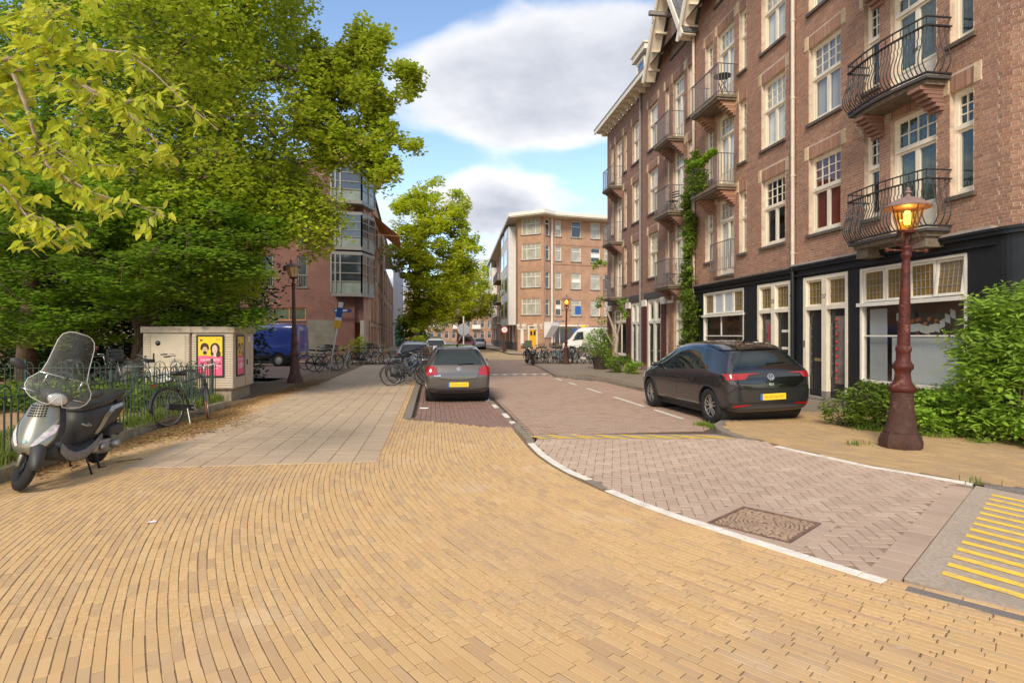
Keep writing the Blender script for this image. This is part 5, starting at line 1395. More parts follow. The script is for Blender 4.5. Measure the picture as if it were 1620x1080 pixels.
mb = MB(); mb.box(LT*.42,LT*.5,-.8,3,11.0,11.4); mb.box(LT*.42,LT*.5,-.9,-.8,10.9,11.6); mb.build('eaves', creamW_m, wT)
# orange awning on the side
mb = MB(); za = 10.6; n = 8; x0, x1 = us(589), us(598)
mb.quad((x0,-.05,za+.1),(x1,-.05,za+.1),(x1,-2.0,za-1.5),(x0,-2.0,za-1.5)); mb.bar((x0,0,za-1.4),(x0,-2.0,za-1.5),.05); mb.bar((x1,0,za-1.4),(x1,-2.0,za-1.5),.05)
mb.build('sun_awning', mat('orange_striped_canvas', (.75,.38,.16), .8, vary=.1), wT, fix=False)
mb = MB(); mb.quad((fp0[0],fp0[1],topL),(fp1[0],fp1[1],topL),(c1.x,c1.y+.5,topL),(c2.x,c2.y,topL)); mb.quad((fp0[0],fp0[1],topL),(c2.x,c2.y,topL),(e1[0],e1[1],topL-.01),(e1[0]-30,e1[1],topL-.01)); mb.build('roof', roof_m, lb, fix=False)
mb = MB(); mb.box(c0.x-2.5,c1.x-.4,c0.y+3,c0.y+8,topL,topL+2.6); mb.build('roof_storey', left_side_m, lb)
# street name plate at the corner
np_ = empty('street_name_plate', (*C(543,37.3)[:1], 37.2, HH(491.5,37.2)), 0, 'small dark blue street name plate on the corner of the red block', 'sign')
mb = MB(); mb.box(-.55,.55,-.01,.01,-.11,.11); mb.build('plate', mat('enamel_blue', (.03,.035,.14), .3), np_)
for k in range(14): 
    q = MB(); q.box(-.48+k*.055,-.45+k*.055,-.014,-.0105,-.03+.0,.06); q.build('letter_stroke', creamW_m, np_)
# pale gable wall and green hoarding farther on
pw = empty('pale_gable_house', (0,0,0), 0, 'narrow pale rendered gable wall with a green panel at its foot, beyond the red block', 'building')
a, b = Vector((*C(622, 88),0)), Vector((*C(638, 92),0))
w_, l_ = far_wall(pw, 'gable_wall', (a.x,a.y), (b.x,b.y), 0, 15.5, [], mat('pale_lilac_render', (.62,.58,.60), .85, vary=.06, scale=.5))
mb = MB(); mb.box(l_*.2,l_*.75,-.06,0,0,3.4); mb.build('green_panel', mat('green_panel', (.03,.22,.12), .6), w_)
# distant street front seen between the cars and under the trees
ds_ = empty('distant_terrace', (0,0,0), 0, 'distant brown brick terrace closing the view under the yellow-green trees', 'building')
a, b = C(640, 150), C(800, 158)
holes = []; Ld = math.hypot(b[0]-a[0], b[1]-a[1])
for i in range(14):
    for r in range(4): holes.append((.7+i*Ld/14, .7+i*Ld/14+1.1, .9+2.9*r, 2.8+2.9*r))
wD, _ = far_wall(ds_, 'street_wall', a, b, 0, 13, holes, far_brick2_m)
for h in holes: far_window(wD, h[0], h[2], h[1]-h[0], h[3]-h[2], trans=.3, sill=False)
for k in range(5):
    x = 2+k*5.2; mb = MB(); mb.box(x,x+2.2,-1.2,0,3.4,3.6); mb.box(x,x+2.2,-1.25,-1.15,3.6,4.5); mb.build('balcony', creamW_m, wD)
# red-green houses down the side street at the right, behind the parked van
# ------------------------------------------------------------------ cars
tyre_m = mat('tyre_rubber', (0.018,0.017,0.017), .85, vary=.15, scale=20)
rimd_m = mat('dark_rim_paint', (0.03,0.03,0.032), .35, metal=.4)
rims_m = mat('silver_rim', (0.55,0.54,0.52), .3, metal=.8)
plastic_m = mat('black_plastic', (0.022,0.022,0.023), .6)
carglass_m = mat('car_glass', (0.010,0.016,0.014), .02, spec=.9)
gloss_m = mat('gloss_black', (0.008,0.008,0.009), .06, coat=1.0)
redl_m = mat('tail_light_red', (0.33,0.005,0.006), .15, coat=.8)
redd_m = mat('deep_red_reflector', (0.28,0.006,0.006), .2, coat=.6)
plate_m = mat('yellow_plate', (0.90,0.60,0.03), .5, vary=.12, scale=9)
plateb_m = mat('blue_plate_strip', (0.06,0.14,0.35), .5)
chrome_m = mat('chrome', (0.75,0.75,0.76), .12, metal=1.0)
seam_m = mat('panel_gap', (0.004,0.004,0.004), .9)
lampw_m = mat('headlamp_glass', (0.65,0.66,0.68), .1, coat=.8)
def paint(name, c, metal=.45, rough=.28): return mat(name, c, rough, metal=metal, coat=1.0)
def interp(tab, y):
    if y <= tab[0][0]: return tab[0][1]
    for (a, b), (c, d) in zip(tab, tab[1:]):
        if y <= c: t = (y-a)/(c-a); return b+(d-b)*t
    return tab[-1][1]
def make_body(spec, pm, parent):
    rings = []
    for y in spec['st']:
        zb = interp(spec['zb'], y); zt = interp(spec['zt'], y); zs = min(interp(spec['zs'], y), zt-.05); wm = interp(spec['w'], y)
        gh = max(0.0, zt - zs - .05); k = min(1.0, gh/.35)
        ws = wm*.965; wt = ws*(1-k) *.93 + k*interp(spec['wt'], y); zm = zb + (zs-zb)*.55
        half = [(0, zb), (wm*.72, zb), (wm*.93, zb+.05), (wm*.99, zb+(zm-zb)*.45), (wm, zm), (wm*.995, zs-.06*(zs-zb)), (ws, zs), (ws+(wt-ws)*.5, zs+(zt-zs)*.5), (wt, zt-.06*k-.015), (wt*.80, zt-.008), (wt*.4, zt+.012*k), (0, zt+.016*k)]
        ring = [(x, y, z) for x, z in half] + [(-x, y, z) for x, z in half[-2:0:-1]]
        rings.append(ring)
    mb = MB(); mb.loft(rings)
    me = mb.mesh('body', pm, smooth=True); tmp = bpy.data.objects.new('tmp', me); COL.objects.link(tmp)
    s = tmp.modifiers.new('s', 'SUBSURF'); s.levels = 2
    for ax in (spec['ra'], spec['fa']):
        q = MB(); q.lathe([(spec['arch'], -1.3), (spec['arch'], 1.3)], 40, (0, ax, spec['wr']+.005), ax=(1,0,0)); cu = q.build('cut', plastic_m); cu.hide_render = True
        b = tmp.modifiers.new('b', 'BOOLEAN'); b.operation = 'DIFFERENCE'; b.object = cu; b.solver = 'EXACT'
    # keep the middle of the car closed: cutters run through, the wells are filled below
    dg = bpy.context.evaluated_depsgraph_get(); dg.update(); ev = tmp.evaluated_get(dg); out = bpy.data.meshes.new_from_object(ev)
    for o in [o for o in COL.objects if o.name.startswith('cut')]: bpy.data.objects.remove(o)
    bpy.data.objects.remove(tmp); out.name = 'body'; out.materials.clear(); out.materials.append(pm)
    for p in out.polygons: p.use_smooth = True; p.material_index = 0
    try: out.set_sharp_from_angle(angle=R(38))
    except Exception: pass
    o = inst('body', out, parent); bvh = BVHTree.FromPolygons([v.co for v in out.vertices], [p.vertices for p in out.polygons]); 
    return o, bvh
def project(bvh, poly, axis, sign, name, m, parent, off=.004, step=.05, thick=0.0):
    """lay a panel with the given outline onto the body; axis 'x': outline in (y, z), 'y': outline in (x, z), 'z': outline in (x, y)"""
    bm = bmesh.new(); P = {'x': lambda p: (0, p[0], p[1]), 'y': lambda p: (p[0], 0, p[1]), 'z': lambda p: (p[0], p[1], 0)}[axis]
    bm.faces.new([bm.verts.new(P(p)) for p in poly])
    for i in (0, 1):
        lo, hi = min(p[i] for p in poly), max(p[i] for p in poly); ax = {'x': (1,2), 'y': (0,2), 'z': (0,1)}[axis][i]
        n = Vector((0,0,0)); n[ax] = 1; c = lo + step
        while c < hi - step*.2:
            pc = Vector((0,0,0)); pc[ax] = c; bmesh.ops.bisect_plane(bm, geom=bm.verts[:]+bm.edges[:]+bm.faces[:], plane_co=pc, plane_no=n); c += step
    ai = {'x': 0, 'y': 1, 'z': 2}[axis]; d = Vector((0,0,0)); d[ai] = -sign; last = None; bad = []
    for v in bm.verts:
        o = v.co.copy(); o[ai] = sign*3.2; h = bvh.ray_cast(o, d)
        if h[0] is None:
            h2 = bvh.find_nearest(Vector((o[0] if ai else sign*.85, o[1] if ai != 1 else sign*1.9, o[2])))
            v.co = h2[0] + d*-off
        else:
            n = h[1] if h[1].dot(d) < 0 else -h[1]; v.co = h[0] + n*off
    me = bpy.data.meshes.new(name); bmesh.ops.recalc_face_normals(bm, faces=bm.faces); bm.to_mesh(me); bm.free(); me.materials.append(m)
    for p in me.polygons: p.use_smooth = True
    return inst(name, me, parent)
def strip(pts, w):
    """thin outline polygon along a polyline"""
    L, R_ = [], []
    for i, p in enumerate(pts):
        a = Vector(pts[max(i-1,0)]); b = Vector(pts[min(i+1,len(pts)-1)]); d = (b-a).normalized(); n = Vector((-d.y, d.x))*w/2
        L.append((p[0]+n.x, p[1]+n.y)); R_.append((p[0]-n.x, p[1]-n.y))
    return L + R_[::-1]
def make_wheel(parent, x, y, r, w, style, side):
    tw = MB(); h = w/2; prof = [(r*.66,-h*.9),(r*.86,-h),(r*.97,-h*.85),(r,-h*.5),(r,h*.5),(r*.97,h*.85),(r*.86,h),(r*.66,h*.9),(r*.62,h*.6),(r*.62,-h*.6)]
    tw.lathe(prof+[prof[0]], 32, ax=(1,0,0), caps=False); t = tw.build('wheel', tyre_m, parent, smooth=True, loc=(x,y,r))
    q = MB(); q.lathe([(r*.655,h*.55*side),(r*.60,h*.45*side),(r*.55,-h*.1*side),(.001,-h*.1*side)], 28, ax=(1,0,0), caps=False); q.build('rim', rimd_m, t, smooth=True)
    q = MB(); o = h*.62*side
    if style == 'star':
        q.lathe([(r*.665,o*.98),(r*.63,o*1.06),(r*.60,o*.9)], 32, ax=(1,0,0), caps=False)
        for k in range(5):
            a = 2*math.pi*k/5+.3
            for da in (-.16, .16):
                p0 = Vector((o*.85, math.cos(a)*r*.10, math.sin(a)*r*.10)); p1 = Vector((o*1.0, math.cos(a+da*1.9)*r*.40, math.sin(a+da*1.9)*r*.40)); p2 = Vector((o*.98, math.cos(a+da*.6)*r*.645, math.sin(a+da*.6)*r*.645))
                q.bar(p0, p1, r*.055, r*.06, up=(1,0,0)); q.bar(p1, p2, r*.05, r*.06, up=(1,0,0))
        q.lathe([(r*.16,o*.7),(r*.16,o*.95),(.001,o)], 16, ax=(1,0,0), caps=False)
    elif style == 'steel':
        q.lathe([(r*.655,o*.9),(r*.60,o*.85),(r*.52,o*.2),(r*.30,o*.55),(.12*r,o*.75),(.001,o*.75)], 24, ax=(1,0,0), caps=False)
    else:
        q.lathe([(r*.665,o*.98),(r*.63,o*1.05),(r*.58,o*.9)], 28, ax=(1,0,0), caps=False)
        for k in range(7): a = 2*math.pi*k/7; q.bar((o*.8,0,0),(o*.95,math.cos(a)*r*.62,math.sin(a)*r*.62), r*.11, r*.07, up=(1,0,0))
        q.lathe([(r*.16,o*.7),(r*.16,o*.95),(.001,o)], 14, ax=(1,0,0), caps=False)
    q.build('spokes' if style != 'steel' else 'hub_cap', rims_m if style != 'steel' else mat('grey_steel_rim', (.42,.42,.42), .5, metal=.3), t, autosmooth=35)
    return t
def car(name, spec, pm, loc, rot, label, cat, group=None, style='seven', detail=True):
    root = empty(name, loc, 0, label, cat, group); root.rotation_euler = rot
    body, bvh = make_body(spec, pm, root)
    A, wr = spec['arch'], spec['wr']
    # wheel wells and underbody
    mb = MB(); hw = spec['hw']
    for ax in (spec['ra'], spec['fa']):
        mb.lathe([(A*.995, -hw*.90), (A*.995, hw*.90)], 24, (0, ax, wr+.005), ax=(1,0,0))
    mb.box(-hw*.86, hw*.86, spec['ra']-.1, spec['fa']+.1, .17, .30); mb.build('wheel_well', plastic_m, root)
    for ax in (spec['ra'], spec['fa']):
        for s in (-1, 1):
            make_wheel(root, s*(hw-.115), ax, wr, .205, style, s)
            arc = [(ax+(A+.0)*math.cos(t), wr+.005+(A+.0)*math.sin(t)) for t in [R(-18+i*9.0) for i in range(25)]]
            q = MB(); pts = []
            for (yy, zz) in arc:
                h = bvh.find_nearest(Vector((s*hw*1.02, yy, zz))); pts.append(h[0] + Vector((s*.002,0,0)))
            q.tube(pts, .013, 6); q.build('arch_trim', plastic_m if spec.get('clad', 1) else pm, root, smooth=True)
    for s in (-1, 1):
        for w_ in spec['side']: project(bvh, w_, 'x', s, 'side_window', carglass_m, body)
        for w_ in spec.get('trim', []): project(bvh, w_, 'x', s, 'window_trim', gloss_m, body, off=.003)
        for w_ in spec.get('seams', []): project(bvh, strip(w_, .009), 'x', s, 'door_gap', seam_m, body, off=.0015, step=.08)
        for w_ in spec.get('handles', []): project(bvh, w_, 'x', s, 'door_handle', pm, body, off=.022)
        for w_ in spec.get('sill', []): project(bvh, w_, 'x', s, 'sill_strip', plastic_m, body, off=.006)
        for w_ in spec.get('headlamp', []): project(bvh, w_, 'x', s, 'headlight', lampw_m, body, off=.006)
        m_ = MB(); mx, my, mz = spec['mirror']
        m_.loft([[(s*(mx+a), my+b*e, mz+c*e) for (b, c) in ((-.045,-.05),(.045,-.06),(.055,.045),(-.045,.055))] for (a, e) in ((-.06,.5),(.03,.95),(.14,1.0),(.19,.65))])
        m_.build('wing_mirror', pm, root, smooth=True, sub=1)
    for nm, poly, m_, off in spec['rear']: project(bvh, poly, 'y', -1, nm, m_, body, off=off)
    for nm, poly, m_, off in spec.get('front', []): project(bvh, poly, 'y', 1, nm, m_, body, off=off)
    # number plate, badge and lettering on the tail
    if detail and 'plate' in spec:
        px_, pz, pw, ph = spec['plate']; h = bvh.ray_cast(Vector((px_, -4, pz)), Vector((0,1,0))); y = h[0].y-.012
        mb = MB(); mb.box(px_-pw/2+.045, px_+pw/2, y-.006, y+.02, pz-ph/2, pz+ph/2); p = mb.build('number_plate', plate_m, root, bevel=.003)
        mb = MB(); mb.box(px_-pw/2, px_-pw/2+.045, y-.006, y+.02, pz-ph/2, pz+ph/2); mb.build('blue_strip', plateb_m, p)
        mb = MB()
        for k in range(4): mb.box(px_-pw*.36+k*pw*.2, px_-pw*.36+k*pw*.2+pw*.16, y-.0075, y-.006, pz-ph*.17, pz+ph*.17)
        mb.build('blurred_characters', mat('blurred_amber', (.72,.40,.03), .6), p)
    if detail and 'badge' in spec:
        bx, bz, br = spec['badge']; h = bvh.ray_cast(Vector((bx, -4, bz)), Vector((0,1,0))); n = h[1] if h[1].y < 0 else -h[1]
        bd = empty('badge', h[0]+n*.012, 0, parent=root); bd.rotation_mode = 'QUATERNION'; bd.rotation_quaternion = n.to_track_quat('Z', 'Y')
        mb = MB(); c = br*.88
        mb.tube([(br*math.cos(t), br*math.sin(t), 0) for t in [i*2*math.pi/28 for i in range(28)]], br*.10, 6, closed=True)
        def st(a, b): mb.bar((a[0]*br, a[1]*br, 0), (b[0]*br, b[1]*br, 0), br*.15, br*.12)
        st((-.36,.86),(0,.10)); st((.36,.86),(0,.10)); st((-.80,.42),(-.36,-.80)); st((-.36,-.80),(0,.0)); st((0,.0),(.36,-.80)); st((.36,-.80),(.80,.42))
        mb.build('roundel', chrome_m, bd)
    if detail and 'text' in spec:
        txt, tx, tz, ts = spec['text']; h = bvh.ray_cast(Vector((tx, -4, tz)), Vector((0,1,0))); n = h[1] if h[1].y < 0 else -h[1]
        o = text_mesh(txt, ts, chrome_m, root, h[0]+n*.006, (R(90)-math.asin(max(-1,min(1,n.z))),0,0), name='model_lettering', extrude=.001, bold=.002)
    if 'wiper' in spec:
        a, b = spec['wiper']; mb = MB()
        ha = bvh.ray_cast(Vector((a[0],-4,a[1])), Vector((0,1,0)))[0]; hb = bvh.ray_cast(Vector((b[0],-4,b[1])), Vector((0,1,0)))[0]
        mb.bar(ha+Vector((0,-.03,0)), hb+Vector((0,-.03,0)), .025, .015); mb.build('rear_wiper', plastic_m, root)
    mb = MB(); mb.loft([[(x_, spec['ant']+dy, spec['antz']+dz) for x_, dy, dz in ((-.03*e,-.0,0),(.03*e,0,0),(.012*e,-.09*e,.06*e),(-.012*e,-.09*e,.06*e))] for e in (1.0,.9)])
    mb.build('roof_aerial', gloss_m, root)
    return root
S_ID = dict(st=[-2.13,-2.10,-2.03,-1.94,-1.84,-1.76,-1.68,-1.45,-1.1,-.6,-.1,.35,.7,1.05,1.35,1.6,1.85,2.0,2.09,2.13],
    zb=[(-2.13,.34),(-2.05,.26),(-1.7,.22),(1.8,.20),(2.05,.24),(2.13,.34)],
    zt=[(-2.13,.80),(-2.10,.93),(-2.03,1.04),(-1.94,1.14),(-1.84,1.30),(-1.76,1.42),(-1.68,1.455),(-1.45,1.50),(-1.1,1.55),(-.6,1.568),(-.1,1.565),(.35,1.52),(.7,1.38),(1.05,1.20),(1.35,1.035),(1.6,.98),(1.85,.88),(2.0,.79),(2.09,.70),(2.13,.60)],
    zs=[(-2.13,.98),(-1.5,1.02),(0,.96),(1.3,.90),(2.13,.70)],
    w=[(-2.13,.66),(-2.10,.78),(-2.03,.855),(-1.9,.885),(-1.5,.905),(1.4,.905),(1.8,.87),(2.0,.78),(2.09,.66),(2.13,.52)],
    wt=[(-2.13,.56),(-1.7,.555),(-1,.61),(.3,.62),(1.0,.66),(1.6,.70)], hw=.905, ra=-1.44, fa=1.33, wr=.345, arch=.385,
    side=[[(-1.02,1.04),(-.10,1.015),(-.06,1.05),(-.16,1.43),(-.45,1.47),(-.86,1.455)],[(-.02,1.01),(.92,.985),(1.02,1.03),(.62,1.30),(.30,1.425),(-.07,1.455)],[(-1.40,1.06),(-1.08,1.045),(-.94,1.44),(-1.05,1.44)]],
    trim=[[(-1.48,1.03),(-1.05,1.03),(1.10,.965),(1.16,1.0),(.66,1.335),(.30,1.465),(-.45,1.50),(-1.10,1.485)]],
    seams=[[(-.07,1.0),(-.10,.62),(-.06,.36)],[(-1.03,1.0),(-1.13,.75),(-1.02,.55)],[(1.02,.96),(.98,.62),(.90,.36)],[(-1.55,1.02),(-1.62,.8)]],
    handles=[[(-.95,.80),(-.80,.80),(-.80,.835),(-.95,.835)],[(.02,.79),(.17,.79),(.17,.825),(.02,.825)]],
    sill=[[(-1.02,.24),(.92,.24),(.92,.325),(-1.02,.325)]], headlamp=[[(1.62,.72),(1.98,.60),(2.02,.70),(1.66,.84)]],
    mirror=(.86,.86,1.05), plate=(.02,.545,.52,.115), badge=(.0,.905,.062), text=('ID.3',.0,.775,.055), wiper=((.02,1.155),(.42,1.175)), ant=-1.25, antz=1.555,
    rear=[('tailgate_glass', [(-.63,1.10),(.63,1.10),(.56,1.37),(-.56,1.37)], carglass_m, .006),
          ('tailgate_panel', [(-.50,.715),(.50,.715),(.66,.80),(.74,.86),(.70,1.05),(.66,1.12),(.60,1.42),(-.60,1.42),(-.66,1.12),(-.70,1.05),(-.74,.86),(-.66,.80)], gloss_m, .003),
          ('roof_spoiler', [(-.60,1.40),(.60,1.40),(.57,1.50),(-.57,1.50)], gloss_m, .02),
          ('tail_light', [(-.84,.875),(-.52,.88),(-.44,.955),(-.22,.968),(-.22,.976),(-.46,.983),(-.855,.983)], redl_m, .012),
          ('tail_light', [(.84,.875),(.66,.88),(.62,.955),(.40,.966),(.40,.976),(.62,.983),(.855,.983)], redl_m, .012),
          
          ('reflector', [(-.74,.375),(-.46,.40),(-.46,.42),(-.76,.415)], redl_m, .008), ('reflector', [(.74,.375),(.46,.40),(.46,.42),(.76,.415)], redl_m, .008),
          ('lower_bumper', [(-.74,.25),(.74,.25),(.80,.34),(.60,.375),(.3,.385),(-.3,.385),(-.60,.375),(-.80,.34)], mat('grey_bumper_plastic', (.055,.055,.058), .55), .006),
          ('bumper_gap', strip([(-.84,.62),(-.70,.735),(-.45,.70),(0,.69),(.45,.70),(.70,.735),(.84,.62)], .012), seam_m, .005),
          ('bumper_gap', strip([(-.80,.44),(-.5,.445),(0,.44),(.5,.445),(.80,.44)], .012), seam_m, .004)],
    front=[('windscreen', [(-.62,1.06),(.62,1.06),(.52,1.47),(-.52,1.47)], carglass_m, .006)])
id3_m = paint('charcoal_metallic_paint', (0.052,0.050,0.053), metal=.55, rough=.25)
pr, pf = Vector((4.80,11.36)), Vector((4.32,14.0))
hd = math.atan2(-(pf.x-pr.x), pf.y-pr.y)
ctr = Vector((4.70, 11.46)) + Vector((-math.sin(hd), math.cos(hd)))*1.44
CARS = []
idc = car('parked_hatchback', S_ID, id3_m, (ctr.x, ctr.y, -.068), (0, R(-1.9), hd), 'charcoal black electric hatchback parked half on the kerb before the black shopfronts', 'car', style='star')
S_PO = dict(st=[-1.985,-1.96,-1.90,-1.82,-1.72,-1.60,-1.50,-1.2,-.8,-.3,.1,.45,.75,1.0,1.25,1.5,1.75,1.9,1.97,1.985],
    zb=[(-1.985,.32),(-1.9,.25),(1.8,.20),(1.985,.32)],
    zt=[(-1.985,.68),(-1.96,.80),(-1.90,.94),(-1.82,1.06),(-1.72,1.21),(-1.60,1.36),(-1.50,1.405),(-1.2,1.435),(-.8,1.455),(-.3,1.46),(.1,1.44),(.45,1.32),(.75,1.14),(1.0,1.00),(1.25,.94),(1.5,.88),(1.75,.78),(1.9,.70),(1.985,.58)],
    zs=[(-1.985,.86),(-1.5,.95),(0,.92),(1.2,.86),(1.985,.66)],
    w=[(-1.985,.70),(-1.96,.76),(-1.9,.80),(-1.7,.83),(1.3,.84),(1.6,.82),(1.85,.70),(1.985,.52)],
    wt=[(-1.985,.56),(-1.5,.565),(-.5,.585),(.3,.57),(1.0,.62),(1.6,.66)], hw=.84, ra=-1.26, fa=1.21, wr=.30, arch=.335, clad=0,
    side=[[(-1.15,.97),(-.13,.95),(-.16,1.34),(-.95,1.35)],[(-.05,.945),(.80,.92),(.40,1.24),(.10,1.33),(-.08,1.335)]],
    seams=[[(-.09,.93),(-.09,.5),(-.05,.3)],[(.90,.9),(.86,.5),(.80,.3)]], mirror=(.80,.72,.98), plate=(.0,.475,.52,.115), badge=(.02,.86,.055), text=('POLO',-.52,.70,.062),
    wiper=((.0,.985),(.40,1.01)), ant=-1.35, antz=1.42,
    rear=[('rear_window', [(-.62,.965),(.62,.965),(.60,1.02),(.515,1.31),(-.515,1.31),(-.60,1.02)], carglass_m, .005),
          ('spoiler', [(-.52,1.33),(.52,1.33),(.50,1.39),(-.50,1.39)], None, .02),
          ('tail_light', [(-.79,.70),(-.52,.71),(-.50,.76),(-.60,.93),(-.76,.93),(-.79,.88)], redl_m, .012), ('tail_light', [(.79,.70),(.52,.71),(.50,.76),(.60,.93),(.76,.93),(.79,.88)], redl_m, .012),
          ('tailgate_gap', strip([(-.55,.90),(-.50,.66),(-.42,.61),(0,.60),(.42,.61),(.50,.66),(.55,.90)], .013), seam_m, .003),
          ('bumper_step', strip([(-.78,.385),(-.5,.355),(0,.35),(.5,.355),(.78,.385)], .016), seam_m, .006),
          ('diffuser', [(-.60,.245),(.60,.245),(.52,.32),(-.52,.32)], plastic_m, .008)],
    front=[('windscreen', [(-.60,1.0),(.60,1.0),(.50,1.38),(-.50,1.38)], carglass_m, .006)])
polo_m = paint('warm_grey_metallic_paint', (0.115,0.10,0.092), metal=.6, rough=.3)
S_PO['rear'][1] = ('spoiler', [(-.52,1.33),(.52,1.33),(.50,1.39),(-.50,1.39)], polo_m, .02)
polo = car('parked_hatchback', S_PO, polo_m, (-1.44-.134*1.3, 15.35+1.26, -.10), (0, 0, TH), 'warm grey compact hatchback seen from behind in the left parking bay', 'car')
# smaller, distant cars: one spec scaled, each with its own paint
def far_car(loc, rz, pm, scale, label, group, front=False):
    sp = dict(S_PO); sp['rear'] = [r for r in S_PO['rear'] if r[0] in ('rear_window','tail_light')]
    c = car('parked_car', sp, pm, loc, (0,0,rz), label, 'car', group, detail=False); c.scale = scale; return c
white_p = paint('white_car_paint', (0.72,0.70,0.66), metal=0, rough=.3); silver_p = paint('silver_car_paint', (0.42,0.42,0.41), metal=.7, rough=.35); dark_p = paint('dark_grey_car_paint', (0.05,0.05,0.055)); redp = paint('dark_red_car_paint', (0.20,0.02,0.02))
GP = 'cars parked far down the street'
far_car((-4.55,27.5,-.1), TH, silver_p, (1,1,1), 'silver hatchback just beyond the warm grey hatchback in the left bay', GP)
far_car((-5.6,42.5,-.09), TH+.02, white_p, (1.02,1.1,1.05), 'white car beyond the row of bicycles on the left', GP)
far_car((-6.7,50.5,-.09), TH, silver_p, (1,1.1,1.12), 'silver estate car parked beyond the white car on the left', GP)
far_car((-5.0,63,-.09), TH, redp, (1.05,1.1,1.2), 'dark red and black van-like car under the round sign', GP)
far_car((-4.3,75,-.09), TH, silver_p, (1,1.1,1.0), 'small silver car at the far kerb left of the speed sign', GP)
# --- blue van, seen from its rear right corner
S_VAN = dict(st=[-2.6,-2.58,-2.5,-2.0,-1.0,0,.9,1.2,1.5,1.8,2.1,2.4,2.6,2.7],
    zb=[(-2.6,.35),(2.7,.32)], zt=[(-2.6,2.0),(-2.58,2.18),(-2.5,2.26),(-2,2.30),(.9,2.30),(1.2,2.24),(1.5,2.0),(1.8,1.62),(2.1,1.28),(2.4,1.12),(2.6,.95),(2.7,.70)],
    zs=[(-2.6,1.15),(2.7,.8)], w=[(-2.6,.86),(-2.5,.93),(-2,.96),(2,.96),(2.5,.88),(2.7,.7)], wt=[(-2.6,.80),(-2,.82),(1,.80),(2,.75)], hw=.96, ra=-1.6, fa=1.75, wr=.34, arch=.40,
    side=[[(.75,1.30),(1.72,1.20),(1.30,1.90),(.80,1.95)]], seams=[[(-2.4,1.42),(.6,1.42)],[(-.65,.4),(-.65,2.1)],[(.65,.4),(.65,2.1)]], handles=[[(-.5,1.15),(-.35,1.15),(-.35,1.22),(-.5,1.22)]],
    mirror=(.98,1.5,1.35), ant=0, antz=2.3, sill=[[(-2.5,.42),(2.4,.42),(2.4,.62),(-2.5,.62)]],
    rear=[('tail_light', [(.74,.95),(.88,.95),(.88,1.45),(.76,1.45)], redl_m, .012),('tail_light', [(-.74,.95),(-.88,.95),(-.88,1.45),(-.76,1.45)], redl_m, .012),('door_gap', strip([(0,.4),(0,2.1)], .014), seam_m, .003),('number_plate',[(-.3,.62),(.3,.62),(.3,.74),(-.3,.74)], plate_m, .012)],
    front=[('windscreen', [(-.75,1.35),(.75,1.35),(.68,2.05),(-.68,2.05)], carglass_m, .006)])
blue_p = paint('royal_blue_van_paint', (0.02,0.05,0.30), metal=.1, rough=.32)
van = car('blue_van', S_VAN, blue_p, (-14.05,32.0,-.03), (0,0,R(90)), 'royal blue panel van parked behind the utility cabinet, facing left', 'van', style='steel', detail=False)
# mirrored so that the tail points right: heading -x
van2 = car('white_van', S_VAN, white_p, (6.9,48.5,0), (0,0,R(70)), 'white van with yellow roof sign behind the bicycles and potted tree on the right', 'van', style='steel', detail=False)
mb = MB(); mb.box(-.5,.5,.7,1.1,2.3,2.48); mb.build('yellow_roof_sign', plate_m, van2, bevel=.02)
# ------------------------------------------------------------------ lamps, signs, fence, cabinets
rust_m = mat('peeling_oxblood_paint', (0.085,0.016,0.010), .5, vary=.35, scale=7, bump=.6, bscale=28, spec=.35, stain=[((0.24,0.11,0.07), 7, .60, .66, .8), ((0.06,0.03,0.025), 4, .58, .70, .6)])
rustb_m = mat('brown_iron_base', (0.062,0.024,0.014), .75, vary=.35, scale=9, bump=.6, bscale=30, stain=[((0.24,0.13,0.10), 5, .58, .72, .6)])
lampcap_m = mat('dusty_mauve_hood', (0.25,0.155,0.13), .55, vary=.2, scale=8)
amberglass = glass_mat('amber_lantern_glass', (1.0,.80,.42), 1.45)
clearglass = glass_mat('clear_lantern_glass', (.95,.9,.8), 1.45)
glow_m = mat('lit_lamp_glow', (1,.7,.2), .5, emit=((1.0,.55,.10), 7.0)); glow2_m = glass_mat('ribbed_inner_glass', (1,.86,.55), 1.3, rough=.3)
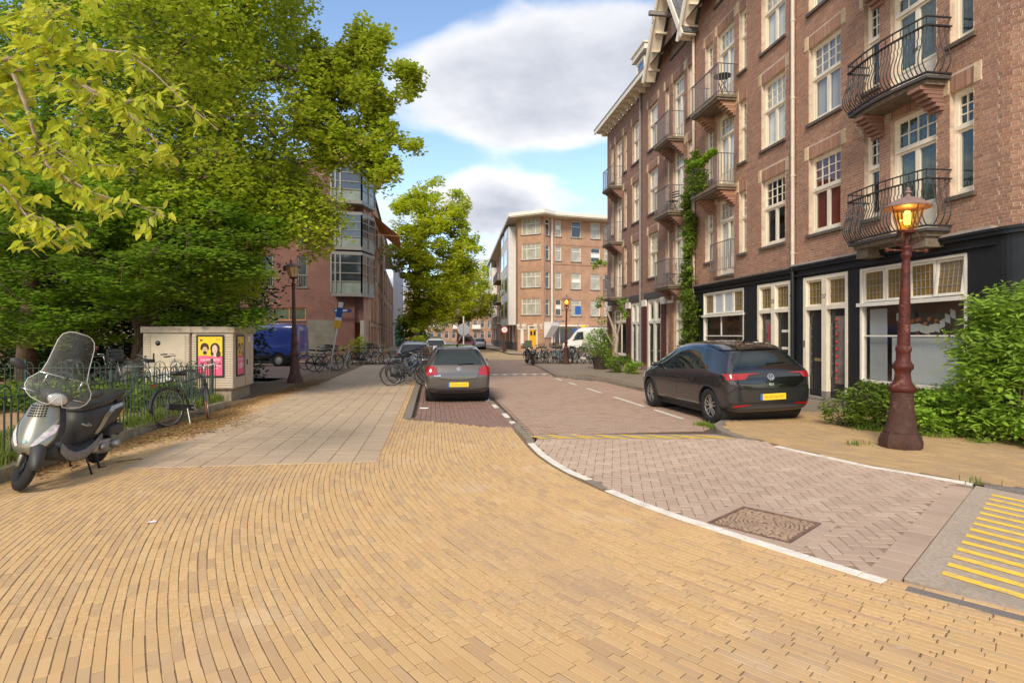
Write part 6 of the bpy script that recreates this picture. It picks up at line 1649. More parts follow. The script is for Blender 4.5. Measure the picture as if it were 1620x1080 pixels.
def old_lamp(name, loc, h, label, cat, group, lean=(0,0), lit=True, paint_=rust_m, base_=rustb_m, n=16, scale=1.0, slim=False):
    """cast iron street lamp with a flaring foot, ringed shaft, cross bar, cradle and glass lantern"""
    root = empty(name, loc, 0, label, cat, group); root.rotation_euler = (lean[1], lean[0], 0)
    H = h/3.64; P = lambda r, z: (r*scale, z*H)
    mb = MB(); mb.lathe([P(.275,0),P(.28,.10),P(.265,.14),P(.262,.17),P(.235,.21),P(.225,.235)], 8 if not slim else n, a0=R(22.5)); mb.build('plinth', base_, root, autosmooth=35)
    mb = MB(); mb.lathe([P(.225,.235),P(.200,.30),P(.178,.40),P(.160,.55),P(.148,.72),P(.145,.84)], n); fl = mb.build('flared_foot', base_, root, autosmooth=50)
    mb = MB(); mb.lathe([P(.150,.84),P(.172,.86),P(.177,.91),P(.158,.94),P(.13,.97),P(.108,1.03),P(.098,1.12),P(.108,1.17),P(.134,1.20),P(.136,1.25),P(.115,1.28),P(.093,1.32),P(.090,1.44),P(.102,1.47),P(.102,1.51),P(.086,1.54)], n); mb.build('ringed_collar', paint_, root, autosmooth=50)
    mb = MB(); prof = [P(.084,1.54)]; z = 1.6
    while z < 2.86: prof.append(P(.083-(z-1.6)*.024+rnd.uniform(-.002,.002), z)); z += .05
    prof += [P(.055,2.88),P(.070,2.90),P(.070,2.94),P(.057,2.96),P(.057,3.0),P(.072,3.02),P(.072,3.05),P(.04,3.08)]
    mb.lathe(prof, n); mb.build('shaft', paint_, root, autosmooth=50)
    mb = MB(); zc = 2.99*H; mb.tube([(-.27*scale,0,zc),(.27*scale,0,zc)], .014, 8)
    for s in (-1,1): mb.lathe([(.001,-.035),(.028,-.02),(.034,0),(.028,.02),(.001,.035)], 10, (s*.28*scale,0,zc), ax=(1,0,0))
    mb.build('ladder_bar', paint_, root, smooth=True)
    z0 = 3.05*H; mb = MB(); mb.lathe([(.03,z0),(.022,z0+.10),(.03,z0+.16),(.12,z0+.19),(.125,z0+.215),(.11,z0+.225)], n)
    for k in range(4): a = k*math.pi/2+.6; mb.tube([(.035*math.cos(a),.035*math.sin(a),z0+.0),(.14*math.cos(a),.14*math.sin(a),z0+.05),(.165*math.cos(a),.165*math.sin(a),z0+.11),(.12*math.cos(a),.12*math.sin(a),z0+.19)], .010, 5)
    mb.build('cradle', paint_, root, autosmooth=50)
    ln = empty('lantern', (0,0,z0+.21), 0, parent=root); zl = .37
    g = MB(); k = 8; g.lathe([(.115,.0),(.225,zl)], k, caps=False); g.build('lantern_glass', amberglass if lit else mat('peach_reflection_lantern_glass', (.88,.58,.30), .2, vary=.15), ln, fix=True)  # unlit: pale amber glass with the warm reflection put into its colour
    f = MB()
    for i in range(k if not lit else 4):
        a = 2*math.pi*i/(k if not lit else 4)+(.0); f.bar((.117*math.cos(a),.117*math.sin(a),0),(.227*math.cos(a),.227*math.sin(a),zl), .010)
    f.tube([(.228*math.cos(t),.228*math.sin(t),zl) for t in [i*math.pi/8 for i in range(16)]], .009, 5, closed=True); f.tube([(.118*math.cos(t),.118*math.sin(t),0.005) for t in [i*math.pi/8 for i in range(16)]], .012, 5, closed=True)
    f.build('lantern_frame', paint_, ln)
    hd_ = MB(); hd_.lathe([(.22,zl-.005),(.295,zl-.03),(.302,zl-.015),(.29,zl+.0),(.19,zl+.075),(.10,zl+.115),(.05,zl+.135),(.03,zl+.15),(.028,zl+.175),(.05,zl+.19),(.05,zl+.205),(.022,zl+.225),(.028,zl+.245),(.001,zl+.28)], 24); hd_.build('hood', lampcap_m, ln, autosmooth=40)
    if lit:
        b = MB(); b.lathe([(.001,.10),(.035,.11),(.042,.16),(.042,.26),(.03,.30),(.001,.31)], 12); b.build('lamp_bulb', glow_m, ln, smooth=True)
        b = MB(); b.lathe([(.062,.03),(.07,.05),(.062,.25),(.058,.25)], 16, caps=False); b.build('reflector', glow2_m, ln, smooth=True)
        ld = bpy.data.lights.new('lantern_light', 'POINT'); ld.energy = 5; ld.color = (1,.6,.2); ld.shadow_soft_size = .06; lo = bpy.data.objects.new('lantern_light', ld); COL.objects.link(lo); lo.parent = ln; lo.location = (0,0,.34-.06)
    else:
        b = MB(); b.lathe([(.03,.02),(.035,.10),(.02,.12),(.02,.2),(.001,.21)], 10); b.build('lamp_holder', creamW_m, ln, smooth=True)
    return root
old_lamp('street_lamp', (5.59,8.39,0), 3.44, 'tall oxblood cast iron lamp with peeling paint in front of the shop at number 37', 'street lamp', None, lean=(R(1.7),0))
L2 = old_lamp('street_lamp', (-7.42,19.95,-.02), 4.05, 'brown iron lamp with unlit tilted lantern before the blue van', 'street lamp', None, lean=(R(-1.0),0), lit=False, paint_=mat('red_brown_lamp_paint', (.13,.055,.04), .6, vary=.3), base_=mat('red_brown_lamp_base', (.12,.055,.045), .7, vary=.3), n=12, scale=.92)
old_lamp('street_lamp', (3.04,33.0,-.02), 3.72, 'slim dark iron lamp with yellow lantern in the middle of the bicycle racks', 'street lamp', None, lean=(R(.8),0), n=12, scale=.8)
# tilt the unlit lantern
for c in L2.children:
    if c.name.startswith('lantern') and c.type == 'EMPTY': c.rotation_euler = (0, R(-7), 0)
# --- park fence: one run beside the pavement, one across behind
green_m = mat('dark_green_fence_paint', (0.025,0.055,0.038), .5, vary=.25, scale=14)
def fence_run(a, b, h, label, gate_post=True, step=.113, z=.14):
    a = Vector((a[0],a[1],0)); b = Vector((b[0],b[1],0)); d = b-a; L = d.length; rz = math.atan2(d.y, d.x)
    root = empty('hoop_fence', a, rz, label, 'fence')
    bar = MB(); bar.bar((0,0,z),(0,0,h-.17),.015); bm1 = bar.mesh('bar', green_m)
    bar = MB(); bar.bar((0,0,z),(0,0,h-.07),.015); bm2 = bar.mesh('bar', green_m)
    hp = MB(); r = step; hp.tube([(-r,0,h-.17)]+[(-r*math.cos(t), 0, h-.15+r*math.sin(t)) for t in [i*math.pi/10 for i in range(11)]]+[(r,0,h-.17)], .0085, 6); hm = hp.mesh('hoop', green_m, smooth=True)
    n = int(L/step)
    for i in range(n):
        x = (i+.5)*step
        inst('bar', bm2 if i % 3 == 1 else bm1, root, (x,0,0))
        if i % 3 == 1: inst('hoop', hm, root, (x,0,0))
    mb = MB(); mb.bar((0,0,h-.17),(L,0,h-.17),.03,.012); mb.build('rail', green_m, root)
    mb = MB(); mb.bar((0,0,z+.07),(L,0,z+.07),.03,.012); mb.build('rail', green_m, root)
    for x in ((L,) if gate_post else ()) + (L*.5,):
        mb = MB(); mb.bar((x,0,0),(x,0,h+.02),.045); mb.build('post', green_m, root)
    return root
FA, FB = Vector((-5.55,4.6)), Vector((-6.72,13.25))
fence_run(FB, FA, 1.06, 'dark green hoop-topped railing on the low curb behind the scooter'); 
fence_run((-14.5,12.3), (-6.85,13.3), 1.06, 'dark green hoop-topped railing running left behind the garden path')
mb = MB(); cb_ = empty('garden_curb', (0,0,0), 0, kind='structure')
P = [(-5.30,4.2),(-5.55,6.32),(-5.91,9.0),(-6.16,10.21),(-6.30,12.9)]
edge_stones([(x-.075,y) for x,y in P], .14, 1.0, .15, .22, mat('mossy_concrete_curb', (0.34,0.29,0.20), .9, vary=.3, scale=6, bump=.3, bscale=60, stain=[((0.20,0.22,0.07), 2.5, .5, .68, .6)]), cb_, 'curb_stone')
earth_o = sheet('garden_ground', [(-5.35,4.0,.10),(-5.62,6.3,.10),(-5.98,9,.10),(-6.35,12.9,.10),(-8.5,16,.10),(-9.5,22,.1),(-30,24,.1),(-30,2,.1)], .1, mat('garden_path_earth', (0.42,0.25,0.13), .95, vary=.25, scale=4, bump=.4, bscale=30, stain=[((0.25,0.17,0.09), 1.2, .5, .7, .6)]))
# --- two utility cabinets with posters
cab_m = mat('beige_cabinet_polyester', (0.56,0.47,0.35), .6, vary=.08, scale=3, stain=[((0.36,0.30,0.20), 2.2, .60, .78, .35)]); cablid_m = mat('beige_cabinet_lid', (0.52,0.43,0.32), .7, vary=.14, scale=5, stain=[((0.32,0.25,0.17), 5, .55, .75, .6)]); cabbase_m = mat('stained_concrete_base', (0.36,0.29,0.20), .9, vary=.25, scale=8)
posterY = mat('poster_yellow', (0.90,0.62,0.02), .35); posterP = mat('poster_pink', (0.86,0.13,0.25), .35); skin1 = mat('poster_face_tan', (0.62,0.42,0.27), .4); skin2 = mat('poster_face_light', (0.80,0.55,0.40), .4); hair_m = mat('poster_hair', (0.05,0.022,0.015), .4); postw = mat('poster_white', (0.88,0.82,0.80), .4); frame_bk = mat('black_poster_frame', (0.02,0.02,0.018), .5)
def disc(mb, x, z, rx, rz, y, n=18):
    mb.v += [(x+rx*math.cos(t), y, z+rz*math.sin(t)) for t in [2*math.pi*i/n for i in range(n)]]; mb.f.append(tuple(range(len(mb.v)-n, len(mb.v)))); mb.m.append(0)
def poster(parent, loc, rz, w, h):
    """framed poster: yellow field with two printed heads, pink foot with white lettering"""
    root = empty('poster', loc, rz, parent=parent); b = .045
    mb = MB(); mb.box(-b,w+b,-.02,0,-b,0); mb.box(-b,w+b,-.02,0,h,h+b); mb.box(-b,0,-.02,0,0,h); mb.box(w,w+b,-.02,0,0,h); mb.build('frame', frame_bk, root, bevel=.01)
    mb = MB(); mb.quad((0,-.010,h*.5),(w,-.010,h*.5),(w,-.010,h),(0,-.010,h)); mb.build('yellow_field', posterY, root, fix=False)
    mb = MB(); mb.v += [(0,-.0115,0),(w,-.0115,0),(w,-.0115,h*.47),(w*.8,-.0115,h*.51),(w*.55,-.0115,h*.51),(w*.48,-.0115,h*.47),(w*.36,-.0115,h*.52),(w*.16,-.0115,h*.51),(0,-.0115,h*.50)]; mb.f.append(tuple(range(9))); mb.m.append(0); mb.build('pink_field', posterP, root, fix=False)
    mb = MB(); disc(mb, w*.27, h*.74, w*.17, h*.10, -.012); disc(mb, w*.15, h*.70, w*.06, h*.05, -.012); disc(mb, w*.40, h*.70, w*.05, h*.05, -.012)
    disc(mb, w*.70, h*.70, w*.20, h*.14, -.012); disc(mb, w*.82, h*.56, w*.12, h*.09, -.012); disc(mb, w*.58, h*.58, w*.07, h*.07, -.012); mb.build('printed_hair', hair_m, root, fix=False)
    mb = MB(); disc(mb, w*.28, h*.64, w*.115, h*.105, -.013); mb.build('printed_face', skin1, root, fix=False)
    mb = MB(); disc(mb, w*.69, h*.67, w*.11, h*.115, -.013); mb.box(w*.65,w*.75,-.0131,-.0129,h*.48,h*.58); mb.build('printed_face', skin2, root, fix=False)
    mb = MB(); disc(mb, w*.28, h*.585, w*.085, h*.045, -.014); mb.build('printed_beard', hair_m, root, fix=False)
    mb = MB(); 
    for x in (.24,.33,.66,.75): disc(mb, w*x, h*.67 if x < .5 else h*.69, w*.016, h*.008, -.0145, 8)
    disc(mb, w*.70, h*.62, w*.04, h*.008, -.0145, 8); mb.build('printed_features', hair_m, root, fix=False)
    mb = MB(); rr = random.Random(4)
    for (z, x0, x1, hh) in ((.40,.10,.92,.055),(.31,.36,.62,.05),(.255,.10,.94,.06),(.19,.22,.8,.05)):
        x = x0
        while x < x1:
            ww = rr.uniform(.022,.05); k = rr.choice((0,1,2))
            mb.box(w*x, w*(x+.014), -.0135, -.0118, h*(z-hh/2), h*(z+hh/2))
            if k: mb.box(w*(x+.014), w*(x+ww), -.0135, -.0118, h*(z+hh/2-.012), h*(z+hh/2))
            if k == 2: mb.box(w*(x+.014), w*(x+ww), -.0135, -.0118, h*(z-hh/2), h*(z-hh/2+.012))
            x += ww+.014
    mb.build('printed_lettering', postw, root)
    mb = MB(); mb.v += [(w*.08,-.013,h*.87),(w*.13,-.013,h*.895),(w*.18,-.013,h*.87),(w*.18,-.013,h*.94),(w*.13,-.013,h*.915),(w*.08,-.013,h*.94)]; mb.f.append((0,1,4,5)); mb.f.append((1,2,3,4)); mb.m += [0,0]; disc(mb, w*.78, h*.925, w*.02, h*.012, -.013, 8); disc(mb, w*.87, h*.925, w*.02, h*.012, -.013, 8); mb.build('printed_mark', hair_m, root, fix=False)
    return root
def cabinet(name, c_right, ang, w, d, label, doors, louvres, poster_spec=None, side_poster=None, base=True, h=1.665):
    """front right corner at c_right, local x to the right along the front, local y to the back"""
    root = empty(name, (c_right[0], c_right[1], 0), ang, label, 'cabinet')
    mb = MB(); mb.box(-w, 0, 0, d, .295, h); body = mb.build('cabinet_body', cab_m, root, bevel=.012)
    mb = MB(); mb.box(-w-.045, .045, -.045, d+.045, h+.004, h+.16); mb.build('lid', cablid_m, root, bevel=.015)
    mb = MB(); mb.box(-w+.05, -.07, .09, d-.08, -.05, .293); mb.build('concrete_base', cabbase_m, root, bevel=.01)
    lv = MB(); lv.v += [(0,-.001,0),(1,-.001,0),(1,-.020,.006),(0,-.020,.006),(0,-.001,.03),(1,-.001,.03)]; lv.f += [(0,1,2,3),(3,2,5,4),(0,3,4),(1,5,2)]; lv.m += [0]*4; lm = lv.mesh('louvre', cab_m)
    for (x0, x1, z0, z1) in louvres:
        z = z0
        while z < z1-.03: inst('louvre', lm, body, (x0,0,z), scale=(x1-x0,1,1)); z += .042
    for (x0, x1, z0, z1) in doors:
        mb = MB(); mb.box(x0, x1, -.014, 0, z0, z1); dr = mb.build('door', cab_m, root, bevel=.004)
        if z1-z0 > .8:
            q = MB(); q.lathe([(.001,-.05),(.035,-.045),(.05,-.02),(.062,-.016),(.062,-.014)], 18, (x0+.16, 0, z1-.20), ax=(0,1,0)); q.build('lock_knob', gloss_m, dr, smooth=True)
            q = MB(); q.box(x0+.05,x0+.075,-.03,-.014,z0+.68,z0+.82); q.build('handle', seam_m, dr)
    if poster_spec: poster(root, (poster_spec[0], -.022, poster_spec[1]), 0, poster_spec[2], poster_spec[3])
    if side_poster: poster(root, (.002+.02, side_poster[0], side_poster[1]), R(90), side_poster[2], side_poster[3])
    return root, body
ang_c = math.atan2(SN.y, SN.x)
cabR, bR = cabinet('utility_cabinet', (-6.85,14.33), ang_c, .96, 1.62, 'beige street cabinet with framed yellow and pink posters on front and side', [], [(-.955,-.80,.32,1.63),(-.24,-.01,.32,1.63),(-.80,-.24,.32,.56)], (-.80,.63,.555,.95), (.20,.63,.50,.95))
mb = MB(); mb.box(.0,.012,.06,1.56,.33,1.62); mb.build('side_door', cab_m, cabR, bevel=.004)
mb = MB(); mb.box(.012,.016,.88,.885,.34,1.6); mb.box(.012,.03,1.0,1.03,.85,.98); mb.build('door_gap', seam_m, cabR)
mb = MB(); mb.box(.013,.016,1.13,1.28,1.44,1.58); mb.build('sticker', postw, cabR)
pL = Vector((-6.85,14.33)) + Vector((-math.cos(ang_c), -math.sin(ang_c)))*1.0
cabL, bL = cabinet('utility_cabinet', (pL.x, pL.y-.02), ang_c+R(-5), 1.10, .75, 'beige street cabinet with black round lock and louvred edges, beside the posters', [(-.90,-.10,.36,1.62)], [(-1.09,-.92,.32,1.63),(-.085,-.01,.32,1.63)])
# --- leaning sign pole with blue and yellow arms, and the round sign seen from behind
steel_m = mat('galvanised_steel', (0.42,0.40,0.38), .5, metal=.4, vary=.15, scale=8)
sp = empty('leaning_sign_pole', (-7.84,25.0,0), 0, 'leaning grey pole with narrow blue, white and yellow parking sign', 'sign')
top = Vector((.52, 0, 2.95)); mb = MB(); mb.tube([(0,0,-.02), top], .035, 8); mb.build('pole', creamW_m, sp, smooth=True)
dv = top.normalized(); px_ = Vector((dv.z,0,-dv.x))
for (f0, f1, mm_, nm) in ((.78,1.02,mat('sign_blue', (.03,.12,.42), .4),'blue_panel'),(.66,.775,mat('sign_yellow', (.85,.50,.03), .4),'yellow_panel')):
    a, b = top*f0, top*f1; mb = MB(); c = (a+b)/2; mb.obox(c+Vector((0,-.05,0)), dv, px_, (0,1,0), (b-a).length/2, .13, .012); mb.build(nm, mm_, sp)
mb = MB(); mb.obox(top*.785+Vector((0,-.066,0)), dv, px_, (0,1,0), .07, .13, .003); mb.obox(top*.99+Vector((0,-.066,0)), dv, px_, (0,1,0), .12, .10, .003); mb.build('white_pictogram', postw, sp)
sb = empty('round_sign', (-3.45,41.5,-.1), 0, 'round traffic sign seen from behind, pale grey disc on a white pole', 'sign')
mb = MB(); mb.tube([(0,0,0),(0,0,3.1)], .05, 8); mb.build('pole', creamW_m, sb)
mb = MB(); mb.lathe([(.001,-.012),(.42,-.012),(.43,0),(.42,.012),(.001,.012)], 32, (0,-.08,2.14), ax=(0,1,0)); mb.build('sign_disc', mat('sign_back_grey', (.42,.42,.43), .6), sb, autosmooth=40)
mb = MB(); mb.bar((0,-.1,1.72),(0,-.1,2.56),.03,.012); mb.build('clamp', seam_m, sb)
ss = empty('speed_sign', (-.75,58.0,-.05), 0, 'dark red post with a round red-edged speed sign at the far kerb', 'sign')
mb = MB(); mb.lathe([(.20,0),(.20,.5),(.12,.55),(.10,1.0),(.09,2.0)], 10); mb.build('post', rustb_m, ss, autosmooth=40)
mb = MB(); mb.lathe([(.001,-.02),(.36,-.02),(.36,.0),(.001,.0)], 28, (0,-.14,2.25), ax=(0,1,0)); dsc = mb.build('sign_disc', mat('sign_red', (.45,.02,.02), .4), ss)
mb = MB(); mb.lathe([(.001,-.028),(.26,-.028),(.26,-.02)], 28, (0,-.14,2.25), ax=(0,1,0)); mb.build('sign_face', postw, dsc)
text_mesh('30', .30, frame_bk, ss, (0,-.175,2.25), (R(90),0,0), name='numerals')
bs = empty('blue_sign', (5.6,49.5,0), 0, 'blue parking signs on a thin pole in front of the corner block windows', 'sign')
mb = MB(); mb.tube([(0,0,0),(0,0,4.1)], .05, 6); mb.build('pole', steel_m, bs)
for (z, w, h) in ((3.4,.5,.7),(1.9,.9,.3),(1.5,.8,.25)):
    mb = MB(); mb.box(-w/2,w/2,-.08,-.05,z,z+h); mb.build('sign_panel', mat('sign_blue', (.03,.12,.42), .4), bs)
lp2 = empty('street_name_sign', (3.04-.36,32.95,2.42), 0, 'small blue street name plate beside the slim lamp', 'sign')
mb = MB(); mb.box(-.24,.24,-.01,.01,-.05,.05); mb.build('plate', mat('enamel_blue', (.05,.06,.2), .4), lp2); 
mb = MB()
for k in range(7): mb.box(-.19+k*.055,-.165+k*.055,-.014,-.0105,-.025,.025)
mb.build('letter_stroke', postw, lp2)
mb = MB(); mb.bar((.24,0,0),(.34,0.02,0),.02); mb.build('bracket', rustb_m, lp2)
tl = empty('distant_street_lamp', (-4.8,52,0), 0, 'slim dark lamp standing between the parked cars far down the street', 'street lamp')
mb = MB(); mb.lathe([(.10,0),(.09,.8),(.05,1.0),(.035,3.4),(.03,3.5)], 8); mb.build('shaft', rustb_m, tl); mb = MB(); mb.lathe([(.09,3.5),(.17,3.85),(.20,3.87),(.03,4.0)], 8); mb.build('lantern', lampcap_m, tl)
# --- litter on the paving
pp = G(237,827); mb = MB(); rr = random.Random(1)
mb.v += [(0,0,.002),(.04,-.01,.012),(.05,.02,.006),(.02,.035,.014),(-.03,.02,.004),(-.02,-.02,.010)]; mb.f += [(0,1,2),(0,2,3),(0,3,4),(0,4,5),(0,5,1)]; mb.m += [0]*5
tag(mb.build('paper_scrap', postw, loc=pp), 'crumpled white paper scrap lying on the yellow bricks', 'litter')
pp = G(671,646,-.09); mb = MB(); mb.box(-.10,.10,-.05,.05,0,.02); tag(mb.build('white_wrapper', postw, loc=pp, bevel=.005), 'flat white wrapper in the gutter of the parking bay', 'litter')
# ------------------------------------------------------------------ bicycles
bk = {'black': mat('black_bike_enamel', (0.02,0.02,0.022), .35, coat=.4), 'grey': mat('grey_bike_enamel', (0.22,0.22,0.22), .35, metal=.4), 'silver': mat('silver_bike_enamel', (0.5,0.5,0.5), .35, metal=.6), 'blue': mat('blue_bike_enamel', (0.05,0.16,0.42), .35), 'orange': mat('yellow_orange_bike_enamel', (0.75,0.38,0.04), .4), 'teal': mat('teal_bike_enamel', (0.02,0.28,0.30), .35), 'white': mat('cream_bike_enamel', (0.65,0.62,0.55), .4), 'red': mat('red_bike_enamel', (0.45,0.03,0.02), .4)}
saddle_m = mat('black_saddle_leather', (0.02,0.018,0.017), .5); spoke_m = mat('spoke_steel', (0.45,0.44,0.42), .35, metal=.7); rusty_tyre = mat('rusty_tyre', (0.30,0.10,0.05), .8, vary=.3, scale=10); brown_tyre = mat('dusty_tyre', (0.06,0.05,0.045), .9)
crate_m = mat('black_plastic_crate', (0.03,0.03,0.03), .6); wick_m = mat('wicker', (0.30,0.18,0.08), .8)
def bike_wheel(parent, y, r=.345, tm=brown_tyre, steer=0.0, seg=36):
    mb = MB(); mb.tube([(0, r*.965*math.cos(t), r*.965*math.sin(t)) for t in [2*math.pi*i/seg for i in range(seg)]], .021, 6, closed=True)
    w = mb.build('wheel', tm, parent, smooth=True, loc=(0,y,r)); w.rotation_euler = (0,0,steer)
    q = MB(); q.tube([(0, r*.90*math.cos(t), r*.90*math.sin(t)) for t in [2*math.pi*i/seg for i in range(seg)]], .010, 4, closed=True); q.build('rim', spoke_m, w, smooth=True)
    q = MB()
    for i in range(28):
        a = 2*math.pi*i/28; s = .025 if i % 2 else -.025; q.bar((s, .02*math.cos(a+1.2), .02*math.sin(a+1.2)), (0, r*.89*math.cos(a), r*.89*math.sin(a)), .0026)
    q.lathe([(.018,-.035),(.018,.035)], 8, ax=(1,0,0)); q.build('spokes', spoke_m, w)
    return w
def bicycle(loc, rz, fm, label, group=None, style='ladies', lean=0.0, rack=True, basket=None, tm=brown_tyre, ftm=None, steer=0.0, guard='black', r=.345, hb='sweep'):
    root = empty('bicycle', loc, rz, label, 'bicycle', group); root.rotation_euler = (0, lean, rz)
    F = bk[fm] if isinstance(fm, str) else fm; G_ = bk[guard]
    bike_wheel(root, 0, r, tm)
    bb = Vector((0,.46,.28)); st_ = Vector((0,.30,.78)); hd0 = Vector((0,.88,.66)); hd1 = Vector((0,.83,.88)); fx = Vector((0,1.08,r))
    mb = MB()
    if style == 'ladies': mb.tube([hd0+Vector((0,0,.02)), Vector((0,.68,.42)), bb], .017, 7); mb.tube([hd1-Vector((0,-.01,.05)), Vector((0,.62,.55)), Vector((0,.40,.46))], .014, 7)
    else: mb.tube([hd0, bb], .017, 7); mb.tube([hd1-Vector((0,-.01,.04)), st_-Vector((0,0,.04))], .015, 7)
    mb.tube([bb, st_], .016, 7); mb.tube([hd0, hd1], .021, 8)
    for s in (-.05,.05): mb.tube([bb+Vector((s*.5,0,0)), Vector((s,0,r))], .009, 5); mb.tube([st_-Vector((-s*.4,0,.12)), Vector((s,0,r))], .008, 5)
    mb.build('frame', F, root, smooth=True)
    # steering group turns about the head tube
    sg = empty('steering', (0,.855,.8), steer, parent=root); O = Vector((0,.855,.8))
    mb = MB()
    for s in (-.05,.05): mb.tube([hd0-O+Vector((s*.6,0,0)), Vector((s,.95,.5))-O, fx-O+Vector((s,0,0))], .011, 6)
    mb.build('fork', F, sg, smooth=True)
    w = bike_wheel(sg, 0, r, ftm or tm); w.location = fx-O
    mb = MB(); mb.tube([hd1-O, Vector((0,.80,1.02))-O], .013, 6); c = Vector((0,.80,1.02))-O
    if hb == 'sweep': mb.tube([c+Vector((-.28,-.22,.02)), c+Vector((-.27,-.08,.03)), c+Vector((-.17,.02,.03)), c, c+Vector((.17,.02,.03)), c+Vector((.27,-.08,.03)), c+Vector((.28,-.22,.02))], .011, 6)
    else: mb.tube([c+Vector((-.29,-.05,.0)), c, c+Vector((.29,-.05,.0))], .011, 6)
    mb.build('handlebar', spoke_m, sg, smooth=True)
    mb = MB(); e = (.28,-.10,-.24,.02) if hb == 'sweep' else (.29,.0,-.05,.0)
    for s in (-1,1): mb.tube([c+Vector((s*.275,-.10 if hb == 'sweep' else -.03,.025)), c+Vector((s*.282,-.24 if hb == 'sweep' else -.06,.02))], .017, 7)
    mb.build('grip', saddle_m, sg, smooth=True)
    mb = MB(); mb.lathe([(.001,-.03),(.03,-.02),(.035,.02),(.03,.035),(.001,.035)], 10, Vector((0,.93,.86))-O, ax=(0,1,0)); mb.build('headlight', spoke_m, sg, smooth=True)
    for (cy, par, off, a0, a1) in ((0, root, Vector((0,0,0)), 10, 205), (1.08, sg, O, 25, 175)):
        mb = MB(); rr_ = r+.03; pts = [Vector((0, cy + (rr_)*math.cos(R(180-a) if cy == 0 else R(a)), r+rr_*math.sin(R(a))))-off for a in [a0+(a1-a0)*i/14 for i in range(15)]] if cy else [Vector((0, cy-rr_*math.cos(R(a)), r+rr_*math.sin(R(a)))) for a in [-10+(150)*i/14 for i in range(15)]]
        for a, b in zip(pts, pts[1:]): mb.bar(a, b, .055, .006, up=(0, -(a-b).z, (a-b).y) if False else (1,0,0)) if False else mb.obox((a+b)/2, (b-a), (1,0,0), (b-a).cross(Vector((1,0,0))), (b-a).length/2+.004, .026, .003)
        mb.build('mudguard', G_, par)
    mb = MB(); sp_ = st_+Vector((0,-.02,.12)); mb.tube([st_, sp_], .012, 6); mb.build('seat_post', spoke_m, root)
    mb = MB(); mb.loft([[(x*wd, yy, zz+h_) for x, h_ in ((-1,0),(-.6,.035),(0,.045),(.6,.035),(1,0),(.7,-.03),(0,-.035),(-.7,-.03))] for (yy, wd, zz) in ((-.15,.06,.03),(-.12,.10,.035),(-.02,.095,.02),(.06,.04,.015),(.14,.022,.01))]); mb.build('saddle', saddle_m, root, smooth=True, loc=sp_)
    mb = MB(); mb.lathe([(.085,-.006),(.085,.006)], 18, bb+Vector((.05,0,0)), ax=(1,0,0)); mb.bar(bb+Vector((.07,0,0)), bb+Vector((.07,.12,-.12)), .02, .012); mb.bar(bb+Vector((-.07,0,0)), bb+Vector((-.07,-.12,.12)), .02, .012); mb.tube([bb-Vector((.08,0,0)), bb+Vector((.08,0,0))], .02, 8); mb.build('crank', spoke_m, root)
    mb = MB(); mb.box(.06,.16,.54,.63,.145,.17); mb.box(-.16,-.06,.29,.38,.39,.415); mb.build('pedal', saddle_m, root)
    mb = MB(); mb.obox(Vector((.052,.23,.315)), (0,-.46,.065), (1,0,0), (0,.065,.46), .27, .010, .055); mb.build('chain_case', G_, root)
    if rack:
        mb = MB(); z = r*2+.09
        for s in (-.06,0,.06): mb.tube([(s,.22,z+.02),(s,-.24,z)], .006, 5)
        mb.tube([(-.06,-.24,z),(.06,-.24,z)], .006, 5)
        for s in (-.065,.065): mb.tube([(s,-.10,z),(s,-.01,r)], .006, 5)
        mb.build('rack', spoke_m if guard != 'black' else G_, root)
        mb = MB(); mb.box(-.04,.04,-.27,-.25,z-.05,z-.01); mb.build('rear_light', redd_m, root)
    mb = MB(); mb.tube([(.05,.36,.30),(.15,.30,.01)], .009, 5); mb.build('kickstand', spoke_m, root)
    if basket:
        mb = MB(); c = Vector((0,1.02,1.02))-O; m_ = crate_m if basket == 'crate' else wick_m; W_, D_, H_ = .19, .15, .12
        for k in range(4):
            z = -H_+k*H_*2/3
            mb.box(c.x-W_,c.x+W_,c.y-D_-.006,c.y-D_+.006,c.z+z,c.z+z+.03); mb.box(c.x-W_,c.x+W_,c.y+D_-.006,c.y+D_+.006,c.z+z,c.z+z+.03); mb.box(c.x-W_-.006,c.x-W_+.006,c.y-D_,c.y+D_,c.z+z,c.z+z+.03); mb.box(c.x+W_-.006,c.x+W_+.006,c.y-D_,c.y+D_,c.z+z,c.z+z+.03)
        mb.box(c.x-W_,c.x+W_,c.y-D_,c.y+D_,c.z-H_-.01,c.z-H_)
        for sx in (-1,0,1):
            for sy in (-1,1): mb.bar((c.x+sx*W_,c.y+sy*D_,c.z-H_),(c.x+sx*W_,c.y+sy*D_,c.z+H_),.014)
        mb.build('crate' if basket == 'crate' else 'basket', m_, sg)
    return root
def place(proto, loc, rz, lean, label, group, steer=None):
    c = copy_tree(proto); c.location = loc; c.rotation_euler = (0, lean, rz); tag(c, label, 'bicycle', group)
    if steer is not None:
        for k in c.children:
            if k.name.startswith('steering'): k.rotation_euler = (0,0,steer)
    return c
